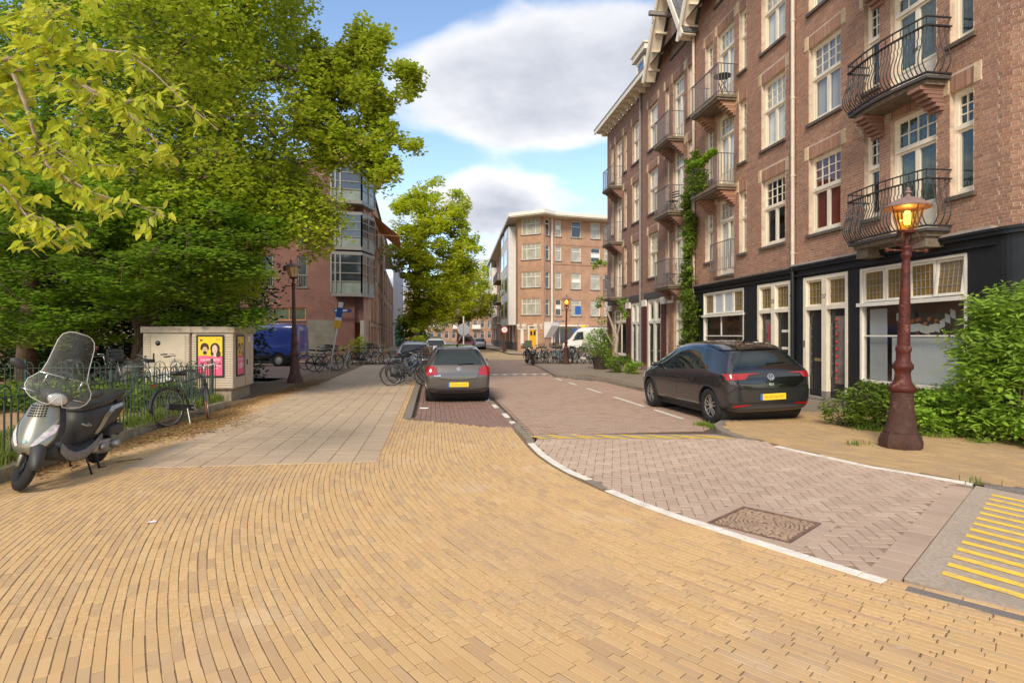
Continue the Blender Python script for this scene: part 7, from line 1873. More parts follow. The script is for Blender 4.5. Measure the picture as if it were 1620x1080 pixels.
# the bike chained beside the fence
pr_, pf_ = Vector((-6.02,10.25)), Vector((-5.72,11.28)); hb_ = math.atan2(-(pf_.x-pr_.x), pf_.y-pr_.y)
bicycle((pr_.x,pr_.y,0), hb_, mat('black_and_silver_frame', (.06,.06,.065), .35, metal=.3, coat=.5), 'old black bicycle with rusty front tyre leaning at the green railing', style='city', lean=R(-5), ftm=rusty_tyre, steer=R(42), r=.34, hb='sweep')
PB = {}
for k, (st_y, gd, bsk, hb2) in {'black':('ladies','black','crate','sweep'), 'grey':('city','black',None,'flat'), 'silver':('ladies','grey',None,'sweep'), 'blue':('ladies','black','wicker','sweep'), 'orange':('ladies','orange',None,'sweep'), 'teal':('city','black',None,'flat'), 'white':('ladies','white',None,'sweep'), 'red':('city','black','crate','flat')}.items():
    PB[k] = (st_y, gd, bsk, hb2, [])
first_used = {}
def bike(kind, loc, rz, lean, label, group, steer=0.0):
    st_y, gd, bsk, hb2, _ = PB[kind]
    if kind not in first_used:
        first_used[kind] = bicycle(loc, rz, kind, label, group, style=st_y, lean=lean, guard=gd, basket=bsk, steer=steer, hb=hb2); return first_used[kind]
    return place(first_used[kind], loc, rz, lean, label, group, steer)
# behind the railing, left
G1 = 'bicycles parked in the garden behind the railing'
for i, (x, y, a, k, lb_) in enumerate(((-10.35,13.0,.55,'black','leftmost bicycle behind the railing, its wheel above the ivy'),(-9.55,13.2,.75,'grey','grey bicycle behind the railing, seen past the scooter mirror'),(-8.75,13.1,.5,'silver','silver bicycle behind the railing, seen through the scooter windscreen'))):
    bike(k, (x,y+.4,.10), a-1.6, R(4), lb_, G1, R(10))
# by the blue van and the leaning pole
G2 = 'bicycles standing along the kerb before the red block'
q = [(-9.75,27.6,-1.2,'black','black bicycle nearest the blue van tail'),(-8.95,26.3,-1.0,'grey','dark bicycle just left of the leaning pole'),(-8.55,25.9,-.3,'red','bicycle with a crate standing right beside the leaning pole foot')]
for x, y, a, k, lb_ in q: bike(k, (x,y,0), a, R(3), lb_, G2, R(15))
G3 = 'bicycles outside the porch of the red block'
for i, (px_p, Y, a, k, lb_) in enumerate(((538,27.6,-.15,'silver','silver bicycle seen edge-on at the left of the porch group'),(556,32.5,-1.2,'black','black bicycle under the yellow flowers at the porch'),(566,32.0,-1.5,'grey','grey bicycle in the middle of the porch group'),(577,32.3,-1.35,'white','cream bicycle with pale wheels in the porch group'),(588,32.6,-.7,'orange','orange-yellow bicycle, rightmost of the porch group'),(583,33.4,-.9,'blue','blue bicycle behind the orange one by the porch'))):
    x, y = C(px_p, Y); bike(k, (x,y,0), a, R(4), lb_, G3, R(12))
# the row to the left of the grey hatchback, pointing to the street
G4 = 'bicycles racked side by side left of the warm grey hatchback'
lab4 = ['black bicycle at the near end of the rack left of the hatchback','grey bicycle second from the near end of the left rack','silver bicycle third from the near end of the left rack','blue bicycle with basket in the left rack','black bicycle with crate in the middle of the left rack','cream bicycle in the left rack behind the middle','dark bicycle in the left rack, fourth from the far end','silver bicycle in the left rack, third from the far end','teal bicycle in the left rack, second from the far end','red bicycle at the far end of the left rack']
for i, k in enumerate(['black','grey','silver','blue','black','white','grey','silver','teal','red']):
    Y = 18.6+i*.95; x = -3.85-TAN*(Y-18.6)+(.12 if i % 2 else 0); bike(k, (x, Y, 0), R(-72)+rnd.uniform(-.12,.12), R(rnd.uniform(-7,7)), lab4[i], G4, R(rnd.uniform(-20,20)))
# racks at the right behind the kerb
G5 = 'bicycles crowded in the racks round the slim lamp'
kinds = ['black','grey','black','teal','silver','black','blue','grey','white','black','red','grey','black','silver','black','grey']
names5 = ['front left','second from the left','third from the left','fourth from the left','fifth from the left','sixth from the left','just left of the slim lamp','directly behind the slim lamp','just right of the slim lamp','second right of the slim lamp','third right of the slim lamp','fourth right of the slim lamp','beside the rightmost planter','second row, left','second row, middle','second row, right']
kn = {'black':'black','grey':'dark grey','teal':'teal','silver':'silver','blue':'blue','white':'cream','red':'red'}
for i, k in enumerate(kinds):
    if i < 13: x = 1.35+i*.33; Y = 34.0+.10*math.sin(i*1.3)-i*.02
    else: x = 2.0+(i-13)*1.2; Y = 36.2
    a = R(25)+rnd.uniform(-.15,.15) if i not in (3,8,9,12) else R(-85)+rnd.uniform(-.2,.2)
    bike(k, (x, Y, -.02), a, R(rnd.uniform(-8,8)), '%s bicycle in the racks round the slim lamp, %s' % (kn[k], names5[i]), G5, R(rnd.uniform(-25,25)))
# bicycle racks (steel hoops)
rk_m = mat('galvanised_rack', (0.38,0.37,0.35), .5, metal=.5)
mb = MB(); mb.tube([(0,-.3,0),(0,-.3,.75),(0,-.2,.85),(0,.2,.85),(0,.3,.75),(0,.3,0)], .025, 8); rkme = mb.mesh('bicycle_rack', rk_m, smooth=True)
for i in range(6):
    o = inst('bicycle_rack', rkme, None, (1.5+i*.72, 34.3-.04*i, -.02), rot=(0,0,R(25))); tag(o, ('leftmost','second','third','fourth','fifth','rightmost')[i] + ' galvanised steel hoop, counted from the left, of the racks round the slim lamp', 'bicycle rack', 'hoops of the bicycle racks round the slim lamp')
# a scooter under a silver-grey screen at the left end of the right racks
ts = empty('small_scooter', (1.05,33.6,-.02), R(15), 'dark scooter with pale windscreen at the left end of the right racks', 'scooter')
mb = MB(); mb.tube([(0,0,.26+.24*math.sin(0))], .1) if False else None
mb = MB(); 
for y in (-.45,.65): mb.tube([(0, y+.2*math.cos(t), .25+.2*math.sin(t)) for t in [2*math.pi*i/18 for i in range(18)]], .06, 6, closed=True)
mb.build('wheels', tyre_m, ts, smooth=True)
mb = MB(); mb.loft([[(w*math.cos(t), y, zc+hh*math.sin(t)) for t in [2*math.pi*i/10 for i in range(10)]] for (y, w, zc, hh) in ((-.7,.10,.62,.10),(-.4,.2,.60,.2),(.0,.19,.50,.22),(.3,.16,.30,.10),(.5,.2,.55,.32),(.65,.15,.6,.3))]); mb.build('body', gloss_m, ts, smooth=True)
mb = MB(); mb.v += [(-.25,.55,.95),(.25,.55,.95),(.22,.35,1.35),(-.22,.35,1.35)]; mb.f.append((0,1,2,3)); mb.m.append(0); mb.build('windscreen', frost_m, ts)
# distant garden things behind the railing
gc_ = empty('covered_motor_scooter', (-9.35,14.55,.1), R(10), 'scooter under a grey-brown cover behind the railing, left of the cabinets', 'scooter')
mb = MB(); mb.loft([[(w*math.cos(t)*(1 if math.sin(t) > 0 else 1.15), y, .0 + max(0.0, .0)+hh*max(0, math.sin(t))**.6 if math.sin(t) > 0 else 0.02) for t in [2*math.pi*i/16 for i in range(16)]] for (y, w, hh) in ((-.75,.16,.75),(-.6,.30,.95),(-.1,.30,.90),(.3,.28,1.0),(.55,.30,1.28),(.75,.26,1.25),(.85,.10,1.0))]); mb.build('cover', mat('grey_brown_cover', (.10,.085,.075), .6, vary=.2, scale=5, bump=.4, bscale=8), gc_, smooth=True)
bx_ = empty('white_box', (-8.25,14.1,.1), R(-8), 'white box standing behind the railing at the foot of the cabinet', 'box')
mb = MB(); mb.box(-.22,.22,-.15,.15,.32,.64); mb.build('box', postw, bx_, bevel=.01); mb = MB(); mb.box(-.2,.2,-.13,.13,0,.318); mb.build('stand', rustb_m, bx_)
# ------------------------------------------------------------------ motor scooter at the left
sc_paint = mat('olive_silver_metallic', (0.30,0.29,0.23), .32, metal=.65, coat=.6, vary=.05, scale=4)
sc_dark = mat('charcoal_plastic', (0.045,0.043,0.042), .55, vary=.15, scale=8); sc_seat = mat('black_vinyl_seat', (0.035,0.032,0.030), .45, vary=.12, scale=12, bump=.15, bscale=60)
sc_sig = mat('clear_indicator_lens', (0.62,0.58,0.56), .12, coat=1.0, vary=.35, scale=22); sc_or = mat('orange_indicator', (.75,.22,.02), .2, coat=.6); sc_alu = mat('cast_aluminium', (.45,.43,.40), .45, metal=.8, vary=.2, scale=20)
sc_screen = bpy.data.materials.new('scratched_clear_screen'); sc_screen.use_nodes = True
def _scr():
    nt = sc_screen.node_tree; nt.nodes.clear(); lk = nt.links.new; o = N(nt,'ShaderNodeOutputMaterial'); t = N(nt,'ShaderNodeBsdfTransparent'); g = N(nt,'ShaderNodeBsdfGlossy', inp={'Roughness': .3}); d = N(nt,'ShaderNodeBsdfDiffuse')
    t.inputs[0].default_value = (.90,.90,.88,1); d.inputs[0].default_value = (.55,.52,.48,1); g.inputs[0].default_value = (.9,.9,.9,1)
    lw = N(nt,'ShaderNodeLayerWeight'); f = N(nt,'ShaderNodeMath', operation='POWER', inp={1: 3.5}); lk(lw.outputs['Facing'], f.inputs[0]); ml = N(nt,'ShaderNodeMath', operation='MULTIPLY_ADD', inp={1: .7, 2: .02}); ml.use_clamp = True; lk(f.outputs[0], ml.inputs[0])
    m1 = N(nt,'ShaderNodeMixShader'); m2 = N(nt,'ShaderNodeMixShader', inp={0: .08}); lk(t.outputs[0], m2.inputs[1]); lk(d.outputs[0], m2.inputs[2]); lk(ml.outputs[0], m1.inputs[0]); lk(m2.outputs[0], m1.inputs[1]); lk(g.outputs[0], m1.inputs[2]); lk(m1.outputs[0], o.inputs[0])
_scr()
sc = empty('motor_scooter', (-5.19,7.28,0), math.pi+.145, 'olive silver motor scooter with tall clear windscreen and black seat by the curb', 'scooter'); sc.rotation_euler = (0, R(-4), math.pi+.145)
def ellr(y, w, zc, h, n=20, pw=1.0, x0=0.0, flat=None):
    out = []
    for i in range(n):
        t = 2*math.pi*i/n; c, s = math.cos(t), math.sin(t); x = x0 + w*math.copysign(abs(c)**pw, c); z = zc + h*math.copysign(abs(s)**pw, s)
        out.append((x, y, z))
    return out
def mwheel(parent, loc, r, w, rim_m):
    mb = MB(); rr_ = r-w/2; prof = []
    for i in range(14): t = 2*math.pi*i/14; prof.append((rr_+w*.5*math.cos(t)*1.0, w*.5*math.sin(t)))
    mb.lathe(prof+[prof[0]], 40, ax=(1,0,0), caps=False); t_ = mb.build('wheel', tyre_m, parent, smooth=True, loc=loc)
    q = MB(); q.lathe([(rr_*.88,-w*.4),(rr_*.94,-w*.42),(rr_*.94,w*.42),(rr_*.88,w*.4),(rr_*.86,0),(rr_*.88,-w*.4)], 32, ax=(1,0,0), caps=False)
    for k in range(5): a = 2*math.pi*k/5; q.bar((0,.03*math.cos(a),.03*math.sin(a)), (0,rr_*.88*math.cos(a),rr_*.88*math.sin(a)), .035, .035, up=(1,0,0))
    q.lathe([(.045,-w*.35),(.045,w*.35)], 16, ax=(1,0,0)); q.build('rim', rim_m, t_, autosmooth=40)
    q = MB(); 
    for s in (-1,1): q.lathe([(rr_*.90,s*w*.43),(rr_*.935,s*w*.44)], 40, ax=(1,0,0), caps=False)
    q.build('red_rim_tape', mat('red_rim_tape', (.6,.02,.01), .4), t_)
    return t_
RW = .235
mwheel(sc, (0,0,RW+.015), RW, .11, rimd_m)
stg = empty('steering', (0,1.02,.85), 0, parent=sc); stg.rotation_mode = 'QUATERNION'; stg.rotation_quaternion = Matrix.Rotation(R(44), 3, Vector((0,-.42,.91))).to_quaternion(); SO = Vector((0,1.02,.85))
mwheel(stg, Vector((0,1.27,RW))-SO, RW, .10, rimd_m)
mb = MB()
for s in (-1,1): mb.tube([Vector((s*.075,1.27,RW))-SO, Vector((s*.075,1.19,.46))-SO], .021, 10); mb.tube([Vector((s*.075,1.19,.44))-SO, Vector((s*.06,1.14,.62))-SO], .028, 10)
mb.build('fork', sc_alu, stg, smooth=True)
# front mudguard over the wheel
rings = []
for i in range(13):
    a = R(12+125*i/12); r0 = RW+.035; y, z = 1.27+r0*math.cos(a), RW+r0*math.sin(a); w = .075*(math.sin(math.pi*(i+.6)/13.4)**.45)
    nrm = Vector((0, math.cos(a), math.sin(a))); ring = []
    for k in range(9):
        t = (k-4)/4; ring.append(Vector((t*w, y, z)) + nrm*(.035*(1-t*t)-.02*abs(t)**3) - nrm*.0 - SO)
    rings.append(ring)
mb = MB(); mb.loft(rings, closed_ring=False, cap=False); fd = mb.build('front_mudguard', sc_dark, stg, smooth=True); so_ = fd.modifiers.new('s','SOLIDIFY'); so_.thickness = .006
# leg shield (front panel)
def shield_ring(z, w, yf, depth, n=17):
    out = []
    for k in range(n):
        t = (k/(n-1))*2-1; out.append((t*w, yf-depth*abs(t)**2.1, z - .03*abs(t)**2))
    return out
prof = [(.415,.035,1.375,.01),(.44,.085,1.385,.03),(.48,.145,1.385,.065),(.53,.19,1.372,.10),(.60,.212,1.345,.13),(.67,.207,1.312,.135),(.74,.19,1.272,.125),(.80,.170,1.232,.11),(.86,.150,1.19,.095),(.905,.135,1.155,.08)]
mb = MB(); mb.loft([shield_ring(*p) for p in prof], closed_ring=False, cap=False); shd = mb.build('front_shield', sc_paint, sc, smooth=True, sub=1); so_ = shd.modifiers.new('s','SOLIDIFY'); so_.thickness = .012; so_.offset = -1
sbv = BVHTree.FromPolygons([v.co for v in shd.data.vertices], [p.vertices for p in shd.data.polygons])
for s in (-1,1): project(sbv, [(s*.055,.485),(s*.085,.475),(s*.195,.60),(s*.198,.72),(s*.175,.73),(s*.150,.655)], 'y', 1, 'indicator_lens', sc_sig, shd, off=.006, step=.02)
for r_ in range(5):
    for c_ in range(7):
        x = -.075+c_*.025+(r_-2)*-.004; z = .865-r_*.024; project(sbv, [(x-.009,z-.007),(x+.007,z-.007),(x+.009,z+.007),(x-.007,z+.007)], 'y', 1, 'air_slot', seam_m, shd, off=.003, step=.02)
project(sbv, [(.022*math.cos(t), .53+.024*math.sin(t)) for t in [i*math.pi/3 for i in range(6)]], 'y', 1, 'badge', mat('pale_blue_badge', (.30,.48,.55), .25), shd, off=.006, step=.02)
# lower dark edge behind the wheel and inner leg shield
mb = MB(); mb.loft([[(x*(w+.012), y-.085-d*abs(x)**2, z-.03*abs(x)**2) for x in [k/8-1 for k in range(17)]] for (z, w, y, d) in prof], closed_ring=False, cap=False); il = mb.build('inner_shield', sc_dark, sc, smooth=True); so_ = il.modifiers.new('s','SOLIDIFY'); so_.thickness = .05
mb = MB(); mb.loft([[(x*.13, y+.02*(1-x*x), z) for x in [k/6-1 for k in range(13)]] for (z, y) in ((.37,1.28),(.45,1.30))]+[], closed_ring=False, cap=False); 
# floor board, side skirts
mb = MB(); mb.loft([ellr(y, w, z, h, 20, .55) for (y, w, z, h) in ((1.14,.15,.40,.10),(1.02,.20,.33,.075),(.90,.215,.29,.06),(.70,.215,.28,.055),(.55,.20,.30,.07),(.40,.16,.33,.08))]); mb.build('floor_board', sc_dark, sc, smooth=True)
mb = MB()
for s in (-1,1): mb.loft([[(s*(.205+.012*math.cos(t)), y+.0, z+hh*math.sin(t)) for t in [2*math.pi*i/10 for i in range(10)]] for (y, z, hh) in ((1.12,.42,.06),(1.0,.33,.06),(.85,.27,.055),(.65,.27,.055),(.48,.33,.05),(.34,.42,.035))])
mb.build('side_skirt', mat('scuffed_grey_skirt', (.20,.19,.175), .5, vary=.25, scale=14), sc, smooth=True)
# rear body under the seat
mb = MB(); mb.loft([ellr(y, w, zc, h, 22, .75) for (y, w, zc, h) in ((.62,.10,.52,.20),(.55,.135,.53,.22),(.38,.165,.56,.21),(.15,.18,.60,.18),(-.08,.175,.64,.14),(-.26,.145,.68,.10),(-.40,.09,.71,.06),(-.45,.04,.72,.03))]); rb = mb.build('rear_body', sc_dark, sc, smooth=True)
rbv = BVHTree.FromPolygons([v.co for v in rb.data.vertices], [p.vertices for p in rb.data.polygons])
for s in (-1,1):
    project(rbv, [(.42,.46),(.36,.52),(.24,.66),(.05,.735),(-.38,.755),(-.38,.725),(.02,.695),(.17,.62),(.28,.50),(.34,.44)], 'x', s, 'silver_side_band', sc_paint, rb, off=.008, step=.04)
    project(rbv, [(-.10,.60),(-.30,.655),(-.34,.68),(-.20,.67),(-.08,.635)], 'x', s, 'rear_indicator', sc_or, rb, off=.010, step=.04)
mb = MB(); mb.loft([ellr(y, w, zc, h, 22, .7) for (y, w, zc, h) in ((.60,.055,.745,.03),(.55,.10,.765,.05),(.42,.135,.785,.058),(.22,.145,.795,.062),(.02,.145,.815,.068),(-.08,.14,.845,.062),(-.24,.125,.865,.055),(-.38,.09,.86,.045),(-.43,.05,.85,.03))]); mb.build('seat', sc_seat, sc, smooth=True)
mb = MB(); mb.tube([(-.135,-.10,.78),(-.15,-.30,.83),(-.11,-.47,.86),(0,-.50,.865),(.11,-.47,.86),(.15,-.30,.83),(.135,-.10,.78)], .013, 8); mb.build('grab_rail', sc_dark, sc, smooth=True)
mb = MB(); mb.lathe([(.001,.03),(.05,.02),(.055,0),(.05,-.02),(.001,-.02)], 14, (0,-.455,.73), ax=(0,-1,0)); mb.build('tail_light', redl_m, sc, smooth=True)
# engine, air box, silver transmission cover on the left side (x < 0)
mb = MB(); mb.loft([[(-.13-xo+.05*math.cos(t)*.6, y, z+h*math.sin(t)) for t in [2*math.pi*i/14 for i in range(14)]] for (y, z, h, xo) in ((.36,.27,.05,-.01),(.28,.27,.085,0),(.10,.26,.09,.01),(-.04,.26,.085,.01),(-.10,.26,.05,0))]); mb.lathe([(.001,0),(.055,.0),(.06,.02),(.045,.05),(.045,.075),(.001,.08)], 18, (-.165,.0,.27), ax=(-1,0,0)); mb.lathe([(.001,0),(.045,.0),(.05,.02),(.001,.035)], 18, (-.165,.24,.27), ax=(-1,0,0)); mb.build('engine_cover', sc_alu, sc, smooth=True)
mb = MB(); mb.box(-.20,-.09,-.20,.12,.38,.50); mb.build('air_box', sc_dark, sc, bevel=.02)
mb = MB(); mb.lathe([(.03,0),(.055,.03),(.055,.34),(.03,.37)], 14, (.14,.22,.27), ax=(0,-1,.15)); mb.build('exhaust', mat('burnt_exhaust', (.10,.08,.07), .5, metal=.5), sc, smooth=True)
mb = MB(); mb.tube([(.09,-.02,.30),(.10,-.06,.56)], .03, 10); mb.tube([(-.09,-.02,.30),(-.10,-.06,.56)], .022, 10); mb.build('shock_absorber', rimd_m, sc, smooth=True)
mb = MB(); mb.box(-.055,.055,-.36,.20,.50,.515); mb.obox((0,-.33,.42),(0,-.4,-1),(1,0,0),(0,1,0),.12,.06,.006); mb.build('rear_mudguard', sc_dark, sc)
mb = MB(); mb.tube([(-.13,.33,.26),(-.16,.25,.02),(-.19,.16,.01)], .012, 8); mb.tube([(.13,.33,.26),(.16,.25,.02),(.19,.16,.01)], .012, 8); mb.tube([(-.13,.33,.25),(.13,.33,.25)], .012, 8); mb.tube([(-.18,.62,.27),(-.26,.60,.02)], .011, 8); mb.build('stand', rimd_m, sc, smooth=True)
mb = MB(); mb.tube([(-.16,.56,.60),(-.21,.60,.585),(-.23,.72,.60),(-.225,.80,.63)], .011, 8); mb.build('kick_lever', sc_alu, sc, smooth=True)
# handlebar housing, headlight, grips, mirrors (turn with the fork)
S_ = lambda x, y, z: Vector((x,y,z))-SO
mb = MB(); mb.loft([[Vector(p)-SO for p in ellr(y, w, zc, h, 18, .8)] for (y, w, zc, h) in ((.98,.09,.96,.05),(1.03,.13,.97,.07),(1.10,.14,.975,.075),(1.16,.11,.97,.07),(1.19,.09,.965,.055))]); mb.build('handlebar_housing', sc_dark, stg, smooth=True)
mb = MB(); mb.loft([[S_(.082*math.cos(t)*e, 1.19+d, .963+.058*math.sin(t)*e) for t in [2*math.pi*i/20 for i in range(20)]] for (d, e) in ((0,1.0),(.012,.97),(.024,.82),(.032,.5),(.034,.1))]); mb.build('headlight', lampw_m, stg, smooth=True)
mb = MB(); mb.tube([S_(.082*math.cos(t)*1.04, 1.192, .963+.058*math.sin(t)*1.05) for t in [2*math.pi*i/24 for i in range(24)]], .007, 6, closed=True); mb.build('headlight_ring', chrome_m, stg, smooth=True)
mb = MB(); mb.tube([S_(-.30,1.0,.965), S_(-.13,1.03,.97)], .02, 8); mb.tube([S_(.30,1.0,.965), S_(.13,1.03,.97)], .02, 8); mb.build('grip', sc_dark, stg, smooth=True)
mb = MB(); mb.tube([S_(-.29,1.06,.975), S_(-.16,1.08,.97)], .007, 6); mb.tube([S_(.29,1.06,.975), S_(.16,1.08,.97)], .007, 6); mb.build('brake_lever', chrome_m, stg, smooth=True)
for s in (-1,1):
    mb = MB(); mb.tube([S_(s*.19,1.03,.98), S_(s*.26,1.04,1.10), S_(s*(.34 if s > 0 else .30),1.02,1.17 if s > 0 else 1.08)], .007, 6); mb.build('mirror_stem', sc_dark, stg, smooth=True)
    c = S_(s*(.41 if s > 0 else .36),1.01,1.20 if s > 0 else 1.08); mb = MB(); mb.loft([[c+Vector((.075*math.cos(t)*e, d, .048*math.sin(t)*e + .02*s*math.cos(t))) for t in [2*math.pi*i/16 for i in range(16)]] for (d, e) in ((-.01,1.0),(.012,.97),(.03,.75),(.04,.3))]); mb.build('mirror', sc_dark, stg, smooth=True)
# tall screen
rings = []
for (z, w, y, bow) in ((.90,.14,1.235,.03),(.93,.25,1.24,.06),(.97,.305,1.24,.09),(1.03,.335,1.225,.115),(1.09,.325,1.205,.12),(1.14,.28,1.185,.105),(1.20,.235,1.16,.085),(1.30,.215,1.115,.075),(1.42,.205,1.06,.07),(1.54,.195,1.005,.065),(1.61,.17,.97,.055),(1.65,.12,.95,.03),(1.665,.06,.945,.01)):
    rings.append([S_(t*w*.9, y-bow*t*t, z - (.10*(1-abs(t))**2 if False else 0)) for t in [k/10-1 for k in range(21)]])
# cut-out round the headlight: the lowest rings start higher in the middle
for i, lift in enumerate((.125,.10,.07,.03)):
    rings[i] = [p + Vector((0, -.0, lift*max(0, 1-abs(t)/.42)**.6)) for p, t in zip(rings[i], [k/10-1 for k in range(21)])]
mb = MB(); mb.loft(rings, closed_ring=False, cap=False); scr = mb.build('windscreen', sc_screen, stg, smooth=True, sub=1)
edge_pts = [r[0] for r in rings] + rings[-1][1:-1] + [r[-1] for r in rings[::-1]] + rings[0][::-1][1:-1]
mb = MB(); mb.tube(edge_pts, .0045, 5, closed=True); mb.build('screen_edge', mat('pale_screen_edge', (.62,.60,.55), .4), scr, smooth=True)
mb = MB(); mb.tube([S_(-.23,1.13,1.19), S_(.23,1.13,1.19)], .006, 6); mb.tube([S_(-.16,1.05,.98), S_(-.16,1.13,1.19)], .006, 6); mb.tube([S_(.16,1.05,.98), S_(.16,1.13,1.19)], .006, 6)
mb.build('screen_bracket', chrome_m, stg, smooth=True)
mb = MB(); mb.lathe([(.018,-.01),(.02,.0),(.012,.015)], 10, S_(.0,1.165,1.19), ax=(0,1,0)); mb.build('screen_knob', sc_dark, stg, smooth=True)
# ------------------------------------------------------------------ trees and plants
def leaf_mat(name, cols, trans=.45, rough=.45, patch=.25, pscale=.5):
    m = bpy.data.materials.new(name); m.use_nodes = True; nt = m.node_tree; nt.nodes.clear(); lk = nt.links.new
    o = N(nt,'ShaderNodeOutputMaterial'); geo = N(nt,'ShaderNodeNewGeometry'); oi = N(nt,'ShaderNodeObjectInfo'); a = N(nt,'ShaderNodeMath', operation='ADD'); lk(geo.outputs['Random Per Island'], a.inputs[0]); lk(oi.outputs['Random'], a.inputs[1]); fr = N(nt,'ShaderNodeMath', operation='FRACT'); lk(a.outputs[0], fr.inputs[0])
    rp = N(nt,'ShaderNodeValToRGB'); el = rp.color_ramp.elements; el[0].color = (*cols[0],1); el[1].color = (*cols[-1],1)
    for i, c in enumerate(cols[1:-1]): q = el.new((i+1)/(len(cols)-1)); q.color = (*c,1)
    lk(fr.outputs[0], rp.inputs[0])
    ns = N(nt,'ShaderNodeTexNoise', inp={'Scale': pscale, 'Detail': 3}); lk(geo.outputs['Position'], ns.inputs['Vector']); mr = N(nt,'ShaderNodeMapRange', inp={1:.35,2:.65,3:1-patch,4:1+patch}); lk(ns.outputs[0], mr.inputs[0])
    hs = N(nt,'ShaderNodeHueSaturation'); lk(mr.outputs[0], hs.inputs['Value']); lk(rp.outputs[0], hs.inputs['Color'])
    b = N(nt,'ShaderNodeBsdfPrincipled', inp={'Roughness': rough, 'Specular IOR Level': .35}); t = N(nt,'ShaderNodeBsdfTranslucent'); mx = N(nt,'ShaderNodeMixShader', inp={0: trans})
    g = N(nt,'ShaderNodeGamma', inp={1: .85}); lk(hs.outputs[0], b.inputs['Base Color']); lk(hs.outputs[0], g.inputs[0]); lk(g.outputs[0], t.inputs[0]); lk(b.outputs[0], mx.inputs[1]); lk(t.outputs[0], mx.inputs[2]); lk(mx.outputs[0], o.inputs[0]); return m
lf_plane = leaf_mat('fresh_green_leaf', [(.30,.40,.02),(.46,.54,.03),(.36,.46,.025),(.58,.62,.06),(.20,.30,.018)])
lf_dark = leaf_mat('deep_green_leaf', [(.16,.30,.025),(.26,.41,.03),(.20,.35,.027),(.34,.48,.05)], patch=.3)
lf_cherry = leaf_mat('yellow_green_cherry_leaf', [(.46,.54,.03),(.60,.62,.04),(.36,.46,.03),(.66,.64,.06),(.52,.56,.03)], trans=.5, patch=.12)
lf_street = leaf_mat('yellow_green_lime_leaf', [(.46,.54,.02),(.62,.66,.03),(.36,.46,.02),(.70,.70,.04)], patch=.3, pscale=.35)
lf_bush = leaf_mat('mid_green_shrub_leaf', [(.19,.33,.035),(.29,.44,.045),(.23,.37,.04),(.36,.50,.08)], trans=.35)
lf_grass = leaf_mat('grass_blade', [(.13,.20,.02),(.20,.27,.03),(.26,.28,.06)], trans=.3)
lf_ivy = leaf_mat('ivy_leaf', [(.13,.22,.02),(.22,.31,.03),(.08,.14,.02),(.28,.36,.05)], trans=.35)
bark_m = mat('grey_brown_bark', (0.12,0.085,0.06), .9, vary=.3, scale=6, bump=.6, bscale=18); barkl_m = mat('pale_twig_bark', (0.30,0.22,0.16), .85, vary=.2, scale=12)
def leaves_mesh(name, P, size, m, aspect=.55, up=.6, seed=0, droop=0.0, jit=.3, fold=.25, axis=None):
    """leaf-shaped folded quads at points P; mostly facing up, random heading"""
    rg = np.random.RandomState(seed); n = len(P); P = np.asarray(P)
    th = rg.uniform(0, 2*np.pi, n); nz = rg.normal(0, 1, (n,3)); nz /= np.linalg.norm(nz, axis=1)[:,None]; nz[:,2] = np.abs(nz[:,2]); nr = nz*(1-up) + np.array([0,0,1])*up; nr /= np.linalg.norm(nr, axis=1)[:,None]
    d = np.stack([np.cos(th), np.sin(th), -droop*np.ones(n)+rg.normal(0,.15,n)], 1) if axis is None else axis
    d = d - nr*(d*nr).sum(1)[:,None] * (1 if droop == 0 else .5); d /= np.linalg.norm(d, axis=1)[:,None]; s = np.cross(nr, d); s /= np.linalg.norm(s, axis=1)[:,None]
    L = size*rg.uniform(1-jit, 1+jit, n)[:,None]; W = L*aspect*.5
    vs = []
    for (t, w, f) in ((0,0,0),(.22,.72,0),(.5,1,0),(.78,.55,0),(1.0,0,0),(.78,-.55,0),(.5,-1,0),(.22,-.72,0),(.22,0,1),(.5,0,1),(.78,0,1)):
        vs.append(P + d*L*t + s*W*w - nr*L*(fold*.22*f*(1-abs(2*t-1)*.3) + .16*t*t))
    V = np.stack(vs, 1).reshape(-1,3); k = (np.arange(n)*11)[:,None]
    F = np.concatenate([k+np.array([t]) for t in ((0,1,8),(1,2,9),(1,9,8),(2,3,10),(2,10,9),(3,4,10),(4,5,10),(5,6,9),(5,9,10),(6,7,8),(6,8,9),(7,0,8))], 0)
    return fast_mesh(name, V, F, m)
def leaves_quad(name, P, size, m, aspect=.7, up=.5, seed=0, jit=.35):
    rg = np.random.RandomState(seed); n = len(P); P = np.asarray(P); th = rg.uniform(0, 2*np.pi, n); nz = rg.normal(0, 1, (n,3)); nz /= np.linalg.norm(nz, axis=1)[:,None]; nz[:,2] = np.abs(nz[:,2]); nr = nz*(1-up) + np.array([0,0,1])*up; nr /= np.linalg.norm(nr, axis=1)[:,None]
    d = np.stack([np.cos(th), np.sin(th), rg.normal(-.2,.3,n)], 1); d -= nr*(d*nr).sum(1)[:,None]; d /= np.linalg.norm(d, axis=1)[:,None]; s = np.cross(nr, d)
    L = size*rg.uniform(1-jit, 1+jit, n)[:,None]; W = L*aspect*.5
    V = np.stack([P-d*L*.5, P+s*W+d*L*.05, P+d*L*.5, P-s*W+d*L*.05], 1).reshape(-1,3); F = (np.arange(n)*4)[:,None]+np.arange(4)[None]
    return fast_mesh(name, V, F, m)
